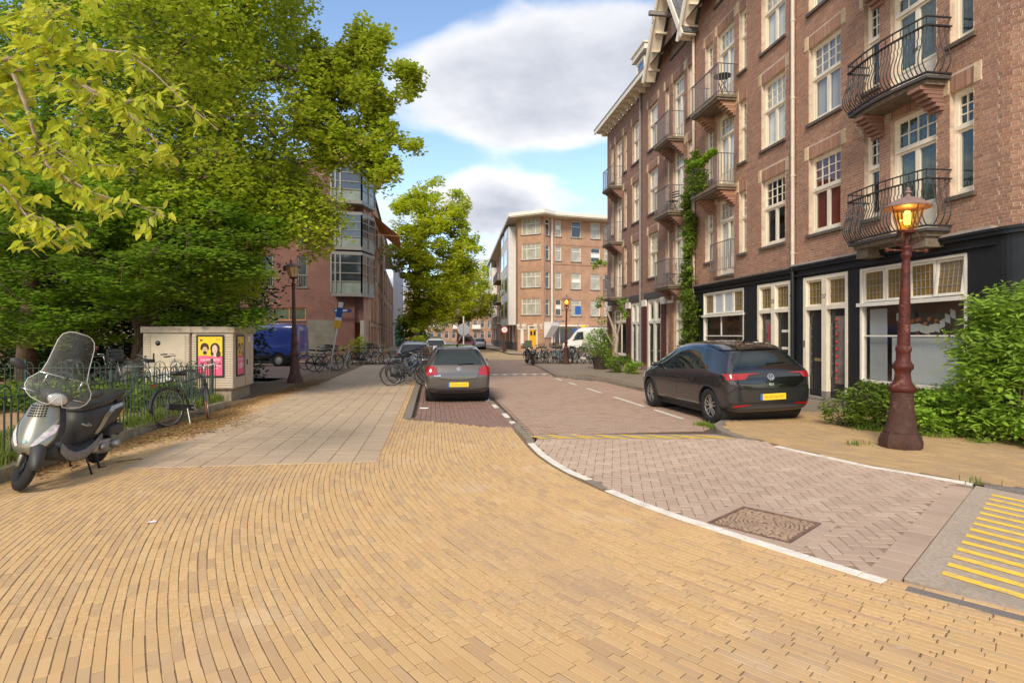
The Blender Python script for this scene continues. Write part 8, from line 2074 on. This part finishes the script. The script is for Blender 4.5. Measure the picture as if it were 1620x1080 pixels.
def clumps_in_poly(poly, n, Yc, depth, seed, ymin=-260, field=None, shell=0.0):
    """clump centres: sight lines inside the crown outline, spread in depth over a rounded volume"""
    rg = random.Random(seed); xs = [p[0] for p in poly]; ys = [p[1] for p in poly]; out = []; cx, cy = sum(xs)/len(xs), sum(ys)/len(ys); tries = 0
    while len(out) < n and tries < n*60:
        tries += 1; x, y = rg.uniform(min(xs), max(xs)), rg.uniform(min(ys), max(ys))
        if not inpoly(x, y, poly): continue
        if field and not field(x, y, rg): continue
        # distance to the outline decides how deep the crown is there
        dm = min(math.hypot(x-p[0], y-p[1]) for p in poly); k = min(1.0, .25 + dm/ (0.30*(max(xs)-min(xs))))
        out.append(at(x, y, Yc + rg.uniform(-1,1)*depth*k))
    return out
def grow(trunk, clumps, r_tip=.012, r0=.22, m=bark_m, parent=None, name='limbs', seed=1, sag=.0, taper_pow=.42):
    """limbs that join every clump to the trunk through the nearest node already grown"""
    nodes = [Vector(p) for p in trunk]; par = [-1]+list(range(len(trunk)-1)); rg = random.Random(seed); base = nodes[-1]
    order = sorted(clumps, key=lambda c: (c-base).length)
    arr = np.array([tuple(v) for v in nodes])
    for c in order:
        d = np.linalg.norm(arr-np.array(c), axis=1) + (arr[:,2] > c.z+.3)*1.2; 
        i = int(np.argmin(d)); a = nodes[i]; L = (c-a).length
        if L > .9:
            k = max(1, int(L/.9)); prev = i
            for j in range(1, k+1):
                f = j/(k+1); p = a.lerp(c, f) + Vector((rg.gauss(0,.06), rg.gauss(0,.06), rg.gauss(0,.05)+ .12*math.sin(f*math.pi)))*min(1.5,L*.5)
                nodes.append(p); par.append(prev); prev = len(nodes)-1; arr = np.vstack([arr, tuple(p)])
            i = prev
        nodes.append(Vector(c)); par.append(i); arr = np.vstack([arr, tuple(c)])
    cnt = [0]*len(nodes)
    ch = [[] for _ in nodes]
    for i, p in enumerate(par):
        if p >= 0: ch[p].append(i)
    for i in range(len(nodes)-1, -1, -1):
        if not ch[i]: cnt[i] += 1
        if par[i] >= 0: cnt[par[i]] += cnt[i]
    tot = max(cnt[0],1); rad = [max(r_tip, r0*(c/tot)**taper_pow) for c in cnt]
    mb = MB()
    for i, p in enumerate(par):
        if p < 0 or i < len(trunk): continue
        mb.tube([nodes[p], nodes[i]], [min(rad[p], rad[i]*1.7), rad[i]], 5, cap=False)
    me = fast_mesh(name, mb.v, mb.f, m) if mb.f else None
    if me:
        for pl in me.polygons: pl.use_smooth = True
        return inst(name, me, parent)
def clump_leaves(cl, per, rad, flat, seed):
    rg = np.random.RandomState(seed); C_ = np.array([tuple(c) for c in cl]); n = len(C_); R_ = np.asarray(rad)*rg.uniform(.6,1.35,n)
    P = rg.normal(0, 1, (n, per, 3)); P /= np.linalg.norm(P, axis=2)[:,:,None]; P *= (rg.uniform(.15,1,(n,per,1))**.5); P[:,:,2] *= flat
    return (C_[:,None,:] + P*R_[:,None,None]).reshape(-1,3)
def tree(name, label, trunk_pts, r0, clumps, per, rad, flat, size, lm, group=None, cat='tree', up=.5, seed=0, quad=True, aspect=.7, tr=bark_m, r_tip=.012):
    root = empty(name, trunk_pts[0], 0, label, cat, group); off = Vector(trunk_pts[0])
    tp_ = [Vector(p)-off for p in trunk_pts]; cl = [c-off for c in clumps]
    mb = MB(); K = len(tp_); mb.tube(tp_, [r0*(1.25 if i == 0 else 1-.45*i/(K-1)) for i in range(K)], 12); mb.build('trunk', tr, root, smooth=True)
    o = grow(tp_, cl, r0=r0*.6, m=tr, parent=root, seed=seed, r_tip=r_tip); 
    if o: o['kind'] = 'stuff'
    P = clump_leaves(cl, per, rad, flat, seed+1)
    me = leaves_quad('crown', P, size, lm, aspect, up, seed) if quad else leaves_mesh('crown', P, size, lm, aspect, up, seed)
    c = inst('crown', me, root); c['kind'] = 'stuff'; return root
nf = lambda sc_, th, sd_: (lambda x, y, rg: noise.noise(Vector((x/sc_, y/sc_, sd_))) > th)
# big plane-like tree at the left
polyA = [(-60,-260),(560,-260),(520,-60),(505,5),(500,55),(520,72),(548,66),(560,38),(585,22),(612,45),(612,75),(600,105),(630,108),(667,100),(666,135),(640,150),(622,165),(600,190),(640,195),(664,208),(662,235),(625,245),(628,268),(600,300),(590,285),(570,262),(545,268),(520,262),(488,290),(480,312),(470,330),(515,318),(535,350),(512,398),(480,415),(440,435),(395,470),(300,470),(150,430),(-60,430)]
cA = clumps_in_poly(polyA, 1700, 17.0, 4.6, 11, field=lambda x, y, rg: (x > 330 or rg.random() < (x-90)/240) and (x < 400 or noise.noise(Vector((x/40, y/40, 3.3))) > -.12) and (x < 480 or y > 270) and not (x > 415 and y > 372))
polyA2 = [(495,55),(550,60),(585,22),(612,45),(600,108),(667,100),(666,135),(615,170),(600,192),(664,208),(662,235),(622,245),(628,268),(600,300),(572,262),(500,262),(470,180)]
cL = clumps_in_poly(polyA2, 420, 15.6, .8, 12, field=nf(24, -.12, 1.3))
cA += clumps_in_poly([(400,280),(480,290),(528,320),(535,350),(510,400),(470,415),(420,430),(385,400)], 130, 15.8, 1.2, 14, field=lambda x, y, rg: not (x < 490 and y > 375))
tA = [at(225,620,16.5), at(223,560,16.5), at(238,490,16.4), at(262,380,16.3), at(290,230,16.4), at(310,60,16.6), at(315,-80,16.8)]; tA[0].z = .0
tree('plane_tree', 'tall bright green tree over the cabinets, its crown reaching into the sky', tA, .26, cA + cL, 66, [.54]*len(cA) + [.29]*len(cL), .75, .125, lf_plane, 'broadleaf trees in the garden at the left', seed=3, up=.45)
cC = clumps_in_poly([(-80,-260),(330,-260),(340,100),(300,300),(250,430),(-80,430)], 1000, 17.5, 3.5, 13, field=lambda x, y, rg: x < 150 or rg.random() > (x-150)/200)
tC = [at(40,612,17.5), at(45,500,17.4), at(60,300,17.3), at(90,60,17.3), at(100,-100,17.3)]; tC[0].z = 0
tree('beech_tree', 'darker green tree behind the foreground cherry branches at the left edge', tC, .24, cC, 74, .52, .6, .125, lf_dark, 'broadleaf trees in the garden at the left', seed=4, up=.5)
# lower dark tree
polyB = [(-60,300),(120,270),(300,290),(380,330),(430,350),(440,400),(450,440),(425,470),(405,505),(412,520),(380,520),(330,515),(250,520),(200,540),(150,545),(60,540),(-60,560)]
cB = clumps_in_poly(polyB, 700, 14.6, 2.0, 21, field=lambda x, y, rg: noise.noise(Vector((x/38, y/38, 7.3))) > -.2 and not (x > 412 and y > 390))
tB = [at(208,612,15.4), at(214,570,15.3), at(222,535,15.2), at(205,480,15.0), at(160,400,14.8)]; tB[0].z = .0
tree('maple_tree', 'dark green maple with low layered branches behind the railing', tB, .12, cB, 80, .50, .38, .12, lf_dark, 'broadleaf trees in the garden at the left', seed=5, up=.7)
# dense shrubs added as a dark backdrop, understorey shade put into near-black leaves
cH = []; rh = random.Random(8)
for i in range(1100): cH.append(Vector((rh.uniform(-26,-9.0), rh.uniform(18.8,21.8), rh.uniform(.2,7.0)*(1 if rh.random() < .8 else .6))))
hg_ = empty('backdrop_hedge', (-17,20.5,.1), 0, 'dense blackish hedge added as a dark backdrop behind the garden at the left edge', 'hedge'); off = Vector((-17,20.5,.1))
me = leaves_quad('foliage', clump_leaves([c-off for c in cH], 90, .75, .8, 4), .17, leaf_mat('blackish_backdrop_leaf', [(.012,.03,.006),(.02,.045,.01),(.03,.06,.012)], trans=.2), .6, .4, 2); q = inst('foliage', me, hg_); q['kind'] = 'stuff'
mb = MB()
for i in range(14): x = -8.4+i*1.25-8; mb.tube([(x,0,-.1),(x+.1,0,3)], .07, 6)
mb.build('stems', bark_m, hg_)['kind'] = 'stuff'
# foreground cherry branches reaching in from the left
ch = empty('cherry_tree', (-6.6,4.2,0), 0, 'foreground cherry branches with hanging yellow-green leaves at the upper left', 'tree'); off = Vector((-6.6,4.2,0))
Yb = 5.2
BR_ = [[(-220,170,5.6),(-120,110,5.4),(-20,100,5.2),(60,84,5.1),(130,76,5.0),(200,84,4.9),(240,112,4.9),(290,160,4.8),(346,206,4.8)],
       [(-120,110,5.4),(-30,112,5.3),(60,110,5.2),(120,128,5.1),(185,165,5.0),(225,200,4.9),(248,225,4.9),(252,250,4.9),(265,262,4.9)],
       [(60,84,5.1),(35,20,5.2),(50,-30,5.3)], [(-30,112,5.3),(22,120,5.1),(40,165,5.0),(55,215,5.0),(75,262,4.9),(110,285,4.9),(150,306,4.8),(205,322,4.8),(262,342,4.8)],
       [(-220,170,5.6),(-120,240,5.3),(-30,262,5.1),(10,300,5.0),(35,335,5.0),(58,388,5.0)], [(10,300,5.0),(50,352,4.9),(90,362,4.9),(118,360,4.9)], [(35,335,5.0),(85,352,5.0),(112,392,5.0)],
       [(-30,112,5.3),(-10,180,5.1),(30,215,5.0),(80,232,4.9),(120,262,4.8),(160,262,4.8),(188,262,4.8)], [(75,262,4.9),(130,300,4.9),(152,340,4.9)], [(120,128,5.1),(150,150,5.0),(118,190,5.0),(108,215,5.0)], [(-120,240,5.3),(-20,210,5.1),(40,250,5.0),(100,240,4.9),(130,235,4.9)],
       [(60,84,5.1),(90,50,5.0),(70,30,5.0),(100,10,5.0),(130,-10,5.0)], [(-120,110,5.4),(-40,40,5.2),(30,20,5.1),(90,20,5.0),(128,30,5.0)], [(200,84,4.9),(235,95,4.9)], [(185,165,5.0),(225,155,4.9),(262,168,4.8)]]
mb = MB(); LP = []; rc = random.Random(2)
for bi, b in enumerate(BR_):
    P3 = [at(*p)-off for p in b]; n = len(P3); r_0 = .022 if bi in (0,1,3,4) else .010
    rr_ = [max(.0035, r_0*(1-i/(n-.5))) for i in range(n)]
    mb.tube(P3, rr_, 6)
    for i in range(n-1):
        L = (P3[i+1]-P3[i]).length; k = max(1, int(L/.075))
        for j in range(k):
            if bi == 0 and i >= 5 and j % 3: continue
            p = P3[i].lerp(P3[i+1], (j+rc.random())/k); dirn = Vector((rc.uniform(-1,1), rc.uniform(-1,1), rc.uniform(-.5,.5))).normalized(); e = p + dirn*rc.uniform(.03,.20)
            mb.tube([p, e], [.003,.002], 4, cap=False)
            for q in range(rc.choice((6,7,8,9))):
                LP.append(e + Vector((rc.gauss(0,.04), rc.gauss(0,.04), rc.gauss(0,.03))))
trunk_ = MB(); trunk_.tube([Vector((0,0,0)),Vector((.1,.1,1.6)),at(-340,300,5.8)-off,at(-220,170,5.6)-off], [.16,.13,.09,.03], 10); trunk_.build('trunk', bark_m, ch, smooth=True)
me = fast_mesh('branches', mb.v, [f for f in mb.f if len(f) == 4], barkl_m); o = inst('branches', me, ch); o['kind'] = 'stuff'
leaf_one = leaves_mesh('leaf', [(0,0,0)], 1.0, lf_cherry, aspect=.46, up=1.0, seed=1, jit=0, fold=.3, axis=np.array([[1.0,0,-.05]]))
LPv = [p for p in LP if inview(p+off, 30)]; rc.shuffle(LPv); LPv.sort(key=lambda p: round((p+off).y*4))
for p in LPv[:300]:
    inst('leaf', leaf_one, ch, p, rot=(rc.gauss(0,.5), rc.uniform(.35,1.15), rc.uniform(0,6.28)), scale=[rc.uniform(.075,.115)]*3)
rest = LPv[300:] + [p for p in LP if not inview(p+off, 30)][:1500]
me = leaves_mesh('leaves', [tuple(p) for p in rest], .115, lf_cherry, aspect=.44, up=.5, seed=6, droop=.9); o = inst('leaves', me, ch); o['kind'] = 'stuff'
# street tree beyond the left rack and its neighbours
def crown_poly(name, label, poly, Y, depth, n, per, rad, size, lm, trunk_px, base_py, r0, seed, group, field=None, up=.5, top_py=None):
    cl = clumps_in_poly(poly, n, Y, depth, seed, field=field); b = at(trunk_px, base_py, Y); b.z = 0; t1 = at(trunk_px+1, base_py-50, Y); ys = [p[1] for p in poly]; t2 = at(trunk_px+6, (min(ys)+max(ys))/2, Y); t3 = at(trunk_px+12, min(ys)+25, Y)
    return tree(name, label, [b, t1, t2, t3], r0, cl, per, rad, .6, size, lm, group, seed=seed, up=up, r_tip=.03)
GT = 'street trees beyond the bicycle racks'
polyD = [(688,280),(712,287),(722,300),(742,318),(744,340),(732,352),(740,362),(752,372),(757,398),(748,412),(752,430),(748,470),(720,500),(690,515),(660,520),(640,505),(648,470),(632,440),(622,415),(614,388),(628,372),(630,340),(622,325),(640,312),(660,300)]
crown_poly('lime_tree', 'tall yellow-green street tree standing alone against the sky', polyD, 56, 3.4, 560, 80, .80, .27, lf_street, 657, 551, .42, 31, GT, field=nf(17,-.3,2.2))
polyE = [(690,440),(720,425),(750,428),(770,440),(782,455),(784,480),(770,500),(745,505),(715,512),(690,520),(672,510)]
crown_poly('lime_tree', 'lower yellow-green street tree right of the tall one', polyE, 84, 4, 170, 70, 1.2, .36, lf_street, 727, 545, .35, 32, GT, field=nf(14,-.2,5.2))
polyF = [(640,520),(700,515),(735,515),(700,535),(645,548),(636,560),(634,520)]
crown_poly('yew_tree', 'dark evergreen growing below the tall street tree', [(634,500),(672,505),(676,545),(668,556),(640,556),(632,545)], 60, 1.2, 60, 70, .8, .26, lf_dark, 650, 553, .2, 33, GT)
crown_poly('distant_tree', 'far round tree just above the roof line left of the corner block', [(762,425),(778,410),(795,418),(802,440),(790,455),(770,452)], 120, 3, 50, 60, 1.6, .5, lf_street, 780, 540, .3, 34, GT)
# bright climber plant near the left rack
def bushy(name, label, cat, base, box, n, per, rad, size, lm, seed, flat=.8, up=.5, aspect=.6, parts=0, stems=6, quad=True, kind=None, group=None, stem_m=None):
    """shrub of leaf clumps inside an ellipsoid box (sx, sy, h) on its base point, with stems; the largest leaves can be single parts"""
    root = empty(name, base, 0, label, cat, group); rg = random.Random(seed); sx, sy, h = box; cl = []
    while len(cl) < n:
        x, y, z = rg.uniform(-1,1), rg.uniform(-1,1), rg.uniform(0,1)
        if x*x+y*y+(2*z-1)**2*.8 > 1.1: continue
        cl.append(Vector((x*sx, y*sy, z*h)))
    P = clump_leaves(cl, per, rad, flat, seed)
    P = P[P[:,2] > .005]
    if parts:
        one = leaves_mesh('leaf', [(0,0,0)], 1.0, lm, aspect=aspect, up=1.0, seed=1, jit=0, fold=.3, axis=np.array([[1.0,0,-.05]]))
        idx = np.argsort(P[:,1]); near = P[idx[:len(P)//3]]; pick = near[np.random.RandomState(seed).permutation(len(near))[:parts]]; mask = np.ones(len(P), bool)
        for p in pick: inst('leaf', one, root, tuple(p), rot=(rg.gauss(0,.5), rg.uniform(-.1,.8), rg.uniform(0,6.28)), scale=[size*rg.uniform(.8,1.2)]*3)
    me = leaves_quad('foliage', P, size, lm, aspect, up, seed) if quad else leaves_mesh('foliage', P, size, lm, aspect=aspect, up=up, seed=seed, droop=.25)
    q = inst('foliage', me, root); q['kind'] = 'stuff'
    mb = MB()
    for i in range(stems):
        c = cl[rg.randrange(len(cl))]; mb.tube([(rg.uniform(-.2,.2)*sx, rg.uniform(-.2,.2)*sy, 0), (c.x*.5, c.y*.5, c.z*.55), c], [.018,.012,.006], 5)
    q = mb.build('stems', stem_m or barkl_m, root, smooth=True); q['kind'] = 'stuff'
    return root
x, y = C(658, 36); bushy('sapling', 'bright yellow-green sapling beside the left bicycle rack', 'shrub', (x,y,0), (.55,.4,2.0), 26, 60, .25, .12, lf_cherry, 41)
x, y = C(547, 33.5); bushy('potted_plant', 'yellow-green flowering plant at the left of the red block porch', 'plant', (x,y,0), (.55,.3,1.3), 14, 60, .25, .10, lf_cherry, 42)
x, y = C(570, 33.5); bushy('potted_plant', 'bright tall plant at the right of the red block porch', 'plant', (x,y,0), (.5,.3,1.6), 16, 60, .25, .10, lf_cherry, 43)
# shrubs before the nearest shopfront
SHG = 'shrubs along the nearest shopfront'
bushy('buddleia_shrub', 'big tall shrub with lance-shaped leaves at the right edge', 'shrub', (7.72,8.9,0), (.88,.55,2.3), 250, 48, .25, .115, lf_bush, 51, up=.45, aspect=.34, parts=200, stems=14, quad=False, group=SHG)
bushy('buddleia_shrub', 'shrub arching up at the far right with thin bare twigs', 'shrub', (8.75,9.0,0), (.75,.5,2.8), 110, 32, .24, .14, lf_bush, 52, up=.45, aspect=.28, parts=100, stems=12, quad=False, group=SHG)
bushy('low_shrub', 'bright green low shrub left of the oxblood lamp, below the shop window', 'shrub', (6.42,10.05,0), (.68,.34,.82), 100, 44, .15, .085, lf_ivy, 53, up=.45, aspect=.34, parts=80, quad=False, group=SHG)
bushy('low_shrub', 'rounded green shrub directly right of the lamp foot', 'shrub', (7.1,9.5,0), (.75,.36,.8), 100, 44, .15, .085, lf_bush, 54, up=.5, aspect=.5, parts=60, quad=False, group=SHG)
bushy('low_shrub', 'spreading ground-hugging shrub at the far right of the bed', 'shrub', (8.1,8.2,0), (.9,.42,.48), 90, 44, .14, .08, lf_bush, 55, up=.6, aspect=.5, parts=60, quad=False, group=SHG)
bushy('low_shrub', 'small shrub between the lamp foot and the doors of number 37', 'shrub', (5.95,10.4,0), (.35,.3,.55), 24, 40, .14, .085, lf_ivy, 56, up=.45, aspect=.34, parts=40, quad=False, group=SHG)
GR = []
def tufts(name, label, pts, n, spread, h, m, seed, cat=None, parent=None, lean=.5):
    rg = np.random.RandomState(seed); V = []; F = []
    for (x, y, z, k) in pts:
        for i in range(int(n*k)):
            a = rg.uniform(0, 6.28); r = abs(rg.normal(0, spread)); bx, by = x+r*math.cos(a), y+r*math.sin(a); hh = h*rg.uniform(.4,1.2); la = rg.uniform(0,6.28); lx, ly = math.cos(la)*hh*lean*rg.uniform(.2,1), math.sin(la)*hh*lean*rg.uniform(.2,1); w = .004+hh*.02; px_, py_ = -math.sin(la)*w, math.cos(la)*w
            n0 = len(V); V += [(bx-px_,by-py_,z),(bx+px_,by+py_,z),(bx+lx*.4+px_*.7,by+ly*.4+py_*.7,z+hh*.65),(bx+lx*.4-px_*.7,by+ly*.4-py_*.7,z+hh*.65),(bx+lx,by+ly,z+hh*.95)]; F += [(n0,n0+1,n0+2),(n0,n0+2,n0+3),(n0+3,n0+2,n0+4)]
    me = fast_mesh(name, V, F, m); o = inst(name, me, parent); o['kind'] = 'stuff'; return o
gp_ = []
for i in range(150):
    y = 4.5+i*.059; gp_.append((-5.72-.115*(y-6.32)+rnd.uniform(-.28,.05), y, .14, 1))
for i in range(300): y = rnd.uniform(4.5,14); gp_.append((-6.3-.115*(y-6.32)-rnd.random()*1.1, y, .10, .5))
tufts('grass', '', gp_, 26, .08, .17, lf_grass, 61)
tufts('kerb_weeds', '', [(3.62,11.05,-.1,3),(3.70,10.75,-.1,2),(5.05,8.55,.0,.8),(5.05,6.3,0,.4),(6.25,9.35,0,1.5),(7.0,8.75,0,1.2),(7.5,8.4,0,1)]+[(5.9+.05*i,10.0-.045*i,0,.5) for i in range(20)], 60, .10, .09, lf_ivy, 62)
# ivy and ground cover in the garden
rg = np.random.RandomState(5); n = 16000; X_ = rg.uniform(-13,-6.9,n); Y_ = rg.uniform(9.5,14.0,n); keep = (X_ < -6.9-.13*(Y_-9)) & ~((Y_ < 11.3) & (X_ > -9.5-.3*(Y_-9.5)))
P = np.stack([X_, Y_, .12+np.abs(rg.normal(0,.16,n))+.16*np.sin(X_*3)**2], 1)[keep]; me = leaves_mesh('ground_cover', P, .11, lf_ivy, aspect=.75, up=.55, seed=3); o = inst('ground_cover', me); o['kind'] = 'stuff'
# climber on the second drain pipe, up to the balcony of number 35
vc = []; rv = random.Random(6)
for i in range(300):
    z = rv.uniform(.1, 8.2); t = WX(1101); w = .20+.22*abs(math.sin(z*1.9))+(.25 if z < 3.4 else 0); s = rv.gauss(0,.5)*w + (.15*math.sin(z*2.1)); 
    if z > 7: s = rv.uniform(-.9,.1)
    p = wp(t+s+.12); vc.append(Vector((p.x-.99*(.12+rv.random()*.22), p.y-.13*.2, z)))
b0 = wp(WX(1100)); vroot = empty('wall_climber', (b0.x-.15, b0.y, 0), 0, 'green climbing plant running up the drainpipe between the third and second house', 'plant'); off = Vector((b0.x-.15, b0.y, 0))
me = leaves_quad('foliage', clump_leaves([c-off for c in vc], 34, .17, .9, 7), .10, lf_ivy, .8, .3, 7); q = inst('foliage', me, vroot); q['kind'] = 'stuff'
mb = MB()
for k in range(5): mb.tube([(0,-.02+k*.03,0)]+[(.03*math.sin(z*2+k), (z-3)*.0+.22*math.sin(z*.8+k*1.3), z) for z in [.6*i for i in range(1,13)]], .014, 5)
mb.build('vine_stems', barkl_m, vroot, smooth=True)['kind'] = 'stuff'
# garland and pots on the middle balcony of number 35
gw = []
for i in range(60):
    f = i/59; p = wp(T_[2]-(xa-.35)-(xb-xa+.35)*f); gw.append(Vector((p.x-.76, p.y-.1, 7.5+.06*math.sin(f*9))))
gr_ = empty('balcony_plants', gw[30], 0, 'dark green garland and plants on the middle balcony above number 35', 'plant'); off = gw[30].copy()
me = leaves_quad('garland', clump_leaves([c-off for c in gw], 30, .13, .9, 9), .10, lf_dark, .7, .3, 9); q = inst('garland', me, gr_); q['kind'] = 'stuff'
me = leaves_quad('trailing_leaves', clump_leaves([c-off+Vector((.1,0,-.6+rv.uniform(-.35,.3))) for c in gw[:34]], 30, .18, .9, 10), .09, lf_ivy, .7, .3, 10); q = inst('trailing_leaves', me, gr_); q['kind'] = 'stuff'
# small street tree with pot and shrubs at the end of the right-hand row
x, y = C(978, 27.5); st_ = empty('standard_tree', (x,y,0), 0, 'thin pale twisted street tree leaning before the last house of the row', 'tree')
mb = MB(); P0 = [(0,0,0),(-.12,0,.9),(-.05,0,1.5),(-.35,0,2.3),(-.62,0,3.0),(-.85,0,3.7),(-.9,0,5.0)]; mb.tube(P0, [.14,.10,.09,.05,.035,.025,.018], 8); mb.tube([(-.05,0,1.5),(.12,0,2.4),(.15,.1,3.2)], [.07,.04,.02], 7); mb.tube([(-.12,0,.9),(-.6,0,1.8),(-.75,0,2.3)], [.05,.03,.015], 6); mb.build('trunk', mat('pale_bark', (.42,.34,.26), .85, vary=.2, scale=10), st_, smooth=True)
P = clump_leaves([Vector(p) for p in ((-.9,0,5.1),(-1.05,.1,4.95),(-.72,0,5.0),(-.85,0,3.3),(-.95,0,3.0),(.2,0,3.2),(.25,0,2.6),(.1,0,2.9),(-.75,0,2.3))], 55, .26, .7, 12); me = leaves_quad('crown', P, .13, lf_bush, .7, .4, 12); q = inst('crown', me, st_); q['kind'] = 'stuff'
x, y = C(950, 28.0); pt = bushy('potted_shrub', 'round green shrub in a dark tub between the bicycles and the last house', 'shrub', (x,y,.35), (.75,.6,1.7), 50, 60, .30, .10, lf_bush, 71)
mb = MB(); mb.lathe([(.30,-.35),(.42,.15),(.45,.2),(.40,.2),(.38,.1),(.001,.1)], 16); mb.build('tub', mat('dark_tub', (.05,.035,.03), .7), pt, autosmooth=40)
x, y = C(985, 25.5); bushy('low_shrub', 'dark green shrub at the foot of the last house beside its drainpipe', 'shrub', (x,y,0), (.75,.4,.75), 26, 60, .24, .10, lf_dark, 72)
x, y = C(1003, 24.5); bushy('low_shrub', 'small green shrub just left of the grey drainpipe', 'shrub', (x,y,0), (.4,.25,.5), 12, 60, .2, .09, lf_bush, 73)
x, y = C(1067, 20.5); bushy('low_shrub', 'bright green shrub behind the bonnet of the charcoal hatchback', 'shrub', (x+.3,y,0), (.6,.3,1.15), 24, 60, .2, .09, lf_ivy, 74)
# leaf litter
rg = np.random.RandomState(9); n = 46000; t = rg.uniform(0,1,n); Y_ = 6.5+t*15; X_ = -5.62-.115*(Y_-6.3)+.05+np.abs(rg.normal(0,.34,n))*(.45+1.0*np.exp(-((Y_-10.6)/1.9)**2)+.8*np.exp(-((Y_-19)/3.0)**2))
keep = (rg.uniform(0,1,n) < (.10+.9*np.exp(-((Y_-10.6)/1.7)**2)+.5*np.exp(-((Y_-18)/3.5)**2))) & (X_ < -1.9-.13*(Y_-7)) & ~((X_ < -6.8) & (Y_ > 13.8) & (Y_ < 16.2))
P = np.stack([X_, Y_, .006+np.abs(rg.normal(0,.010,n))], 1)[keep]
lit_m = leaf_mat('dry_leaf_litter', [(.33,.15,.05),(.45,.25,.09),(.24,.10,.04),(.50,.33,.14),(.30,.28,.06)], trans=.1, rough=.9)
me = leaves_quad('leaf_litter', P, .046, lit_m, .6, .85, 9); o = inst('leaf_litter', me); o['kind'] = 'stuff'
n = 700; P = np.stack([rg.uniform(-5,3,n), rg.uniform(2.9,10,n), np.full(n,.005)], 1); me = leaves_quad('scattered_debris', P, .016, lit_m, .5, .9, 10); o = inst('scattered_debris', me); o['kind'] = 'stuff'
mb = MB(); mb.tube([(-5.2,9.5,.02),(-5.0,9.6,.03),(-4.9,9.62,.015)], .008, 5); mb.tube([(-4.95,7.3,.02),(-4.8,7.35,.04),(-4.72,7.45,.03)], .007, 5); tag(mb.build('fallen_twigs', bark_m, smooth=True), kind='stuff')
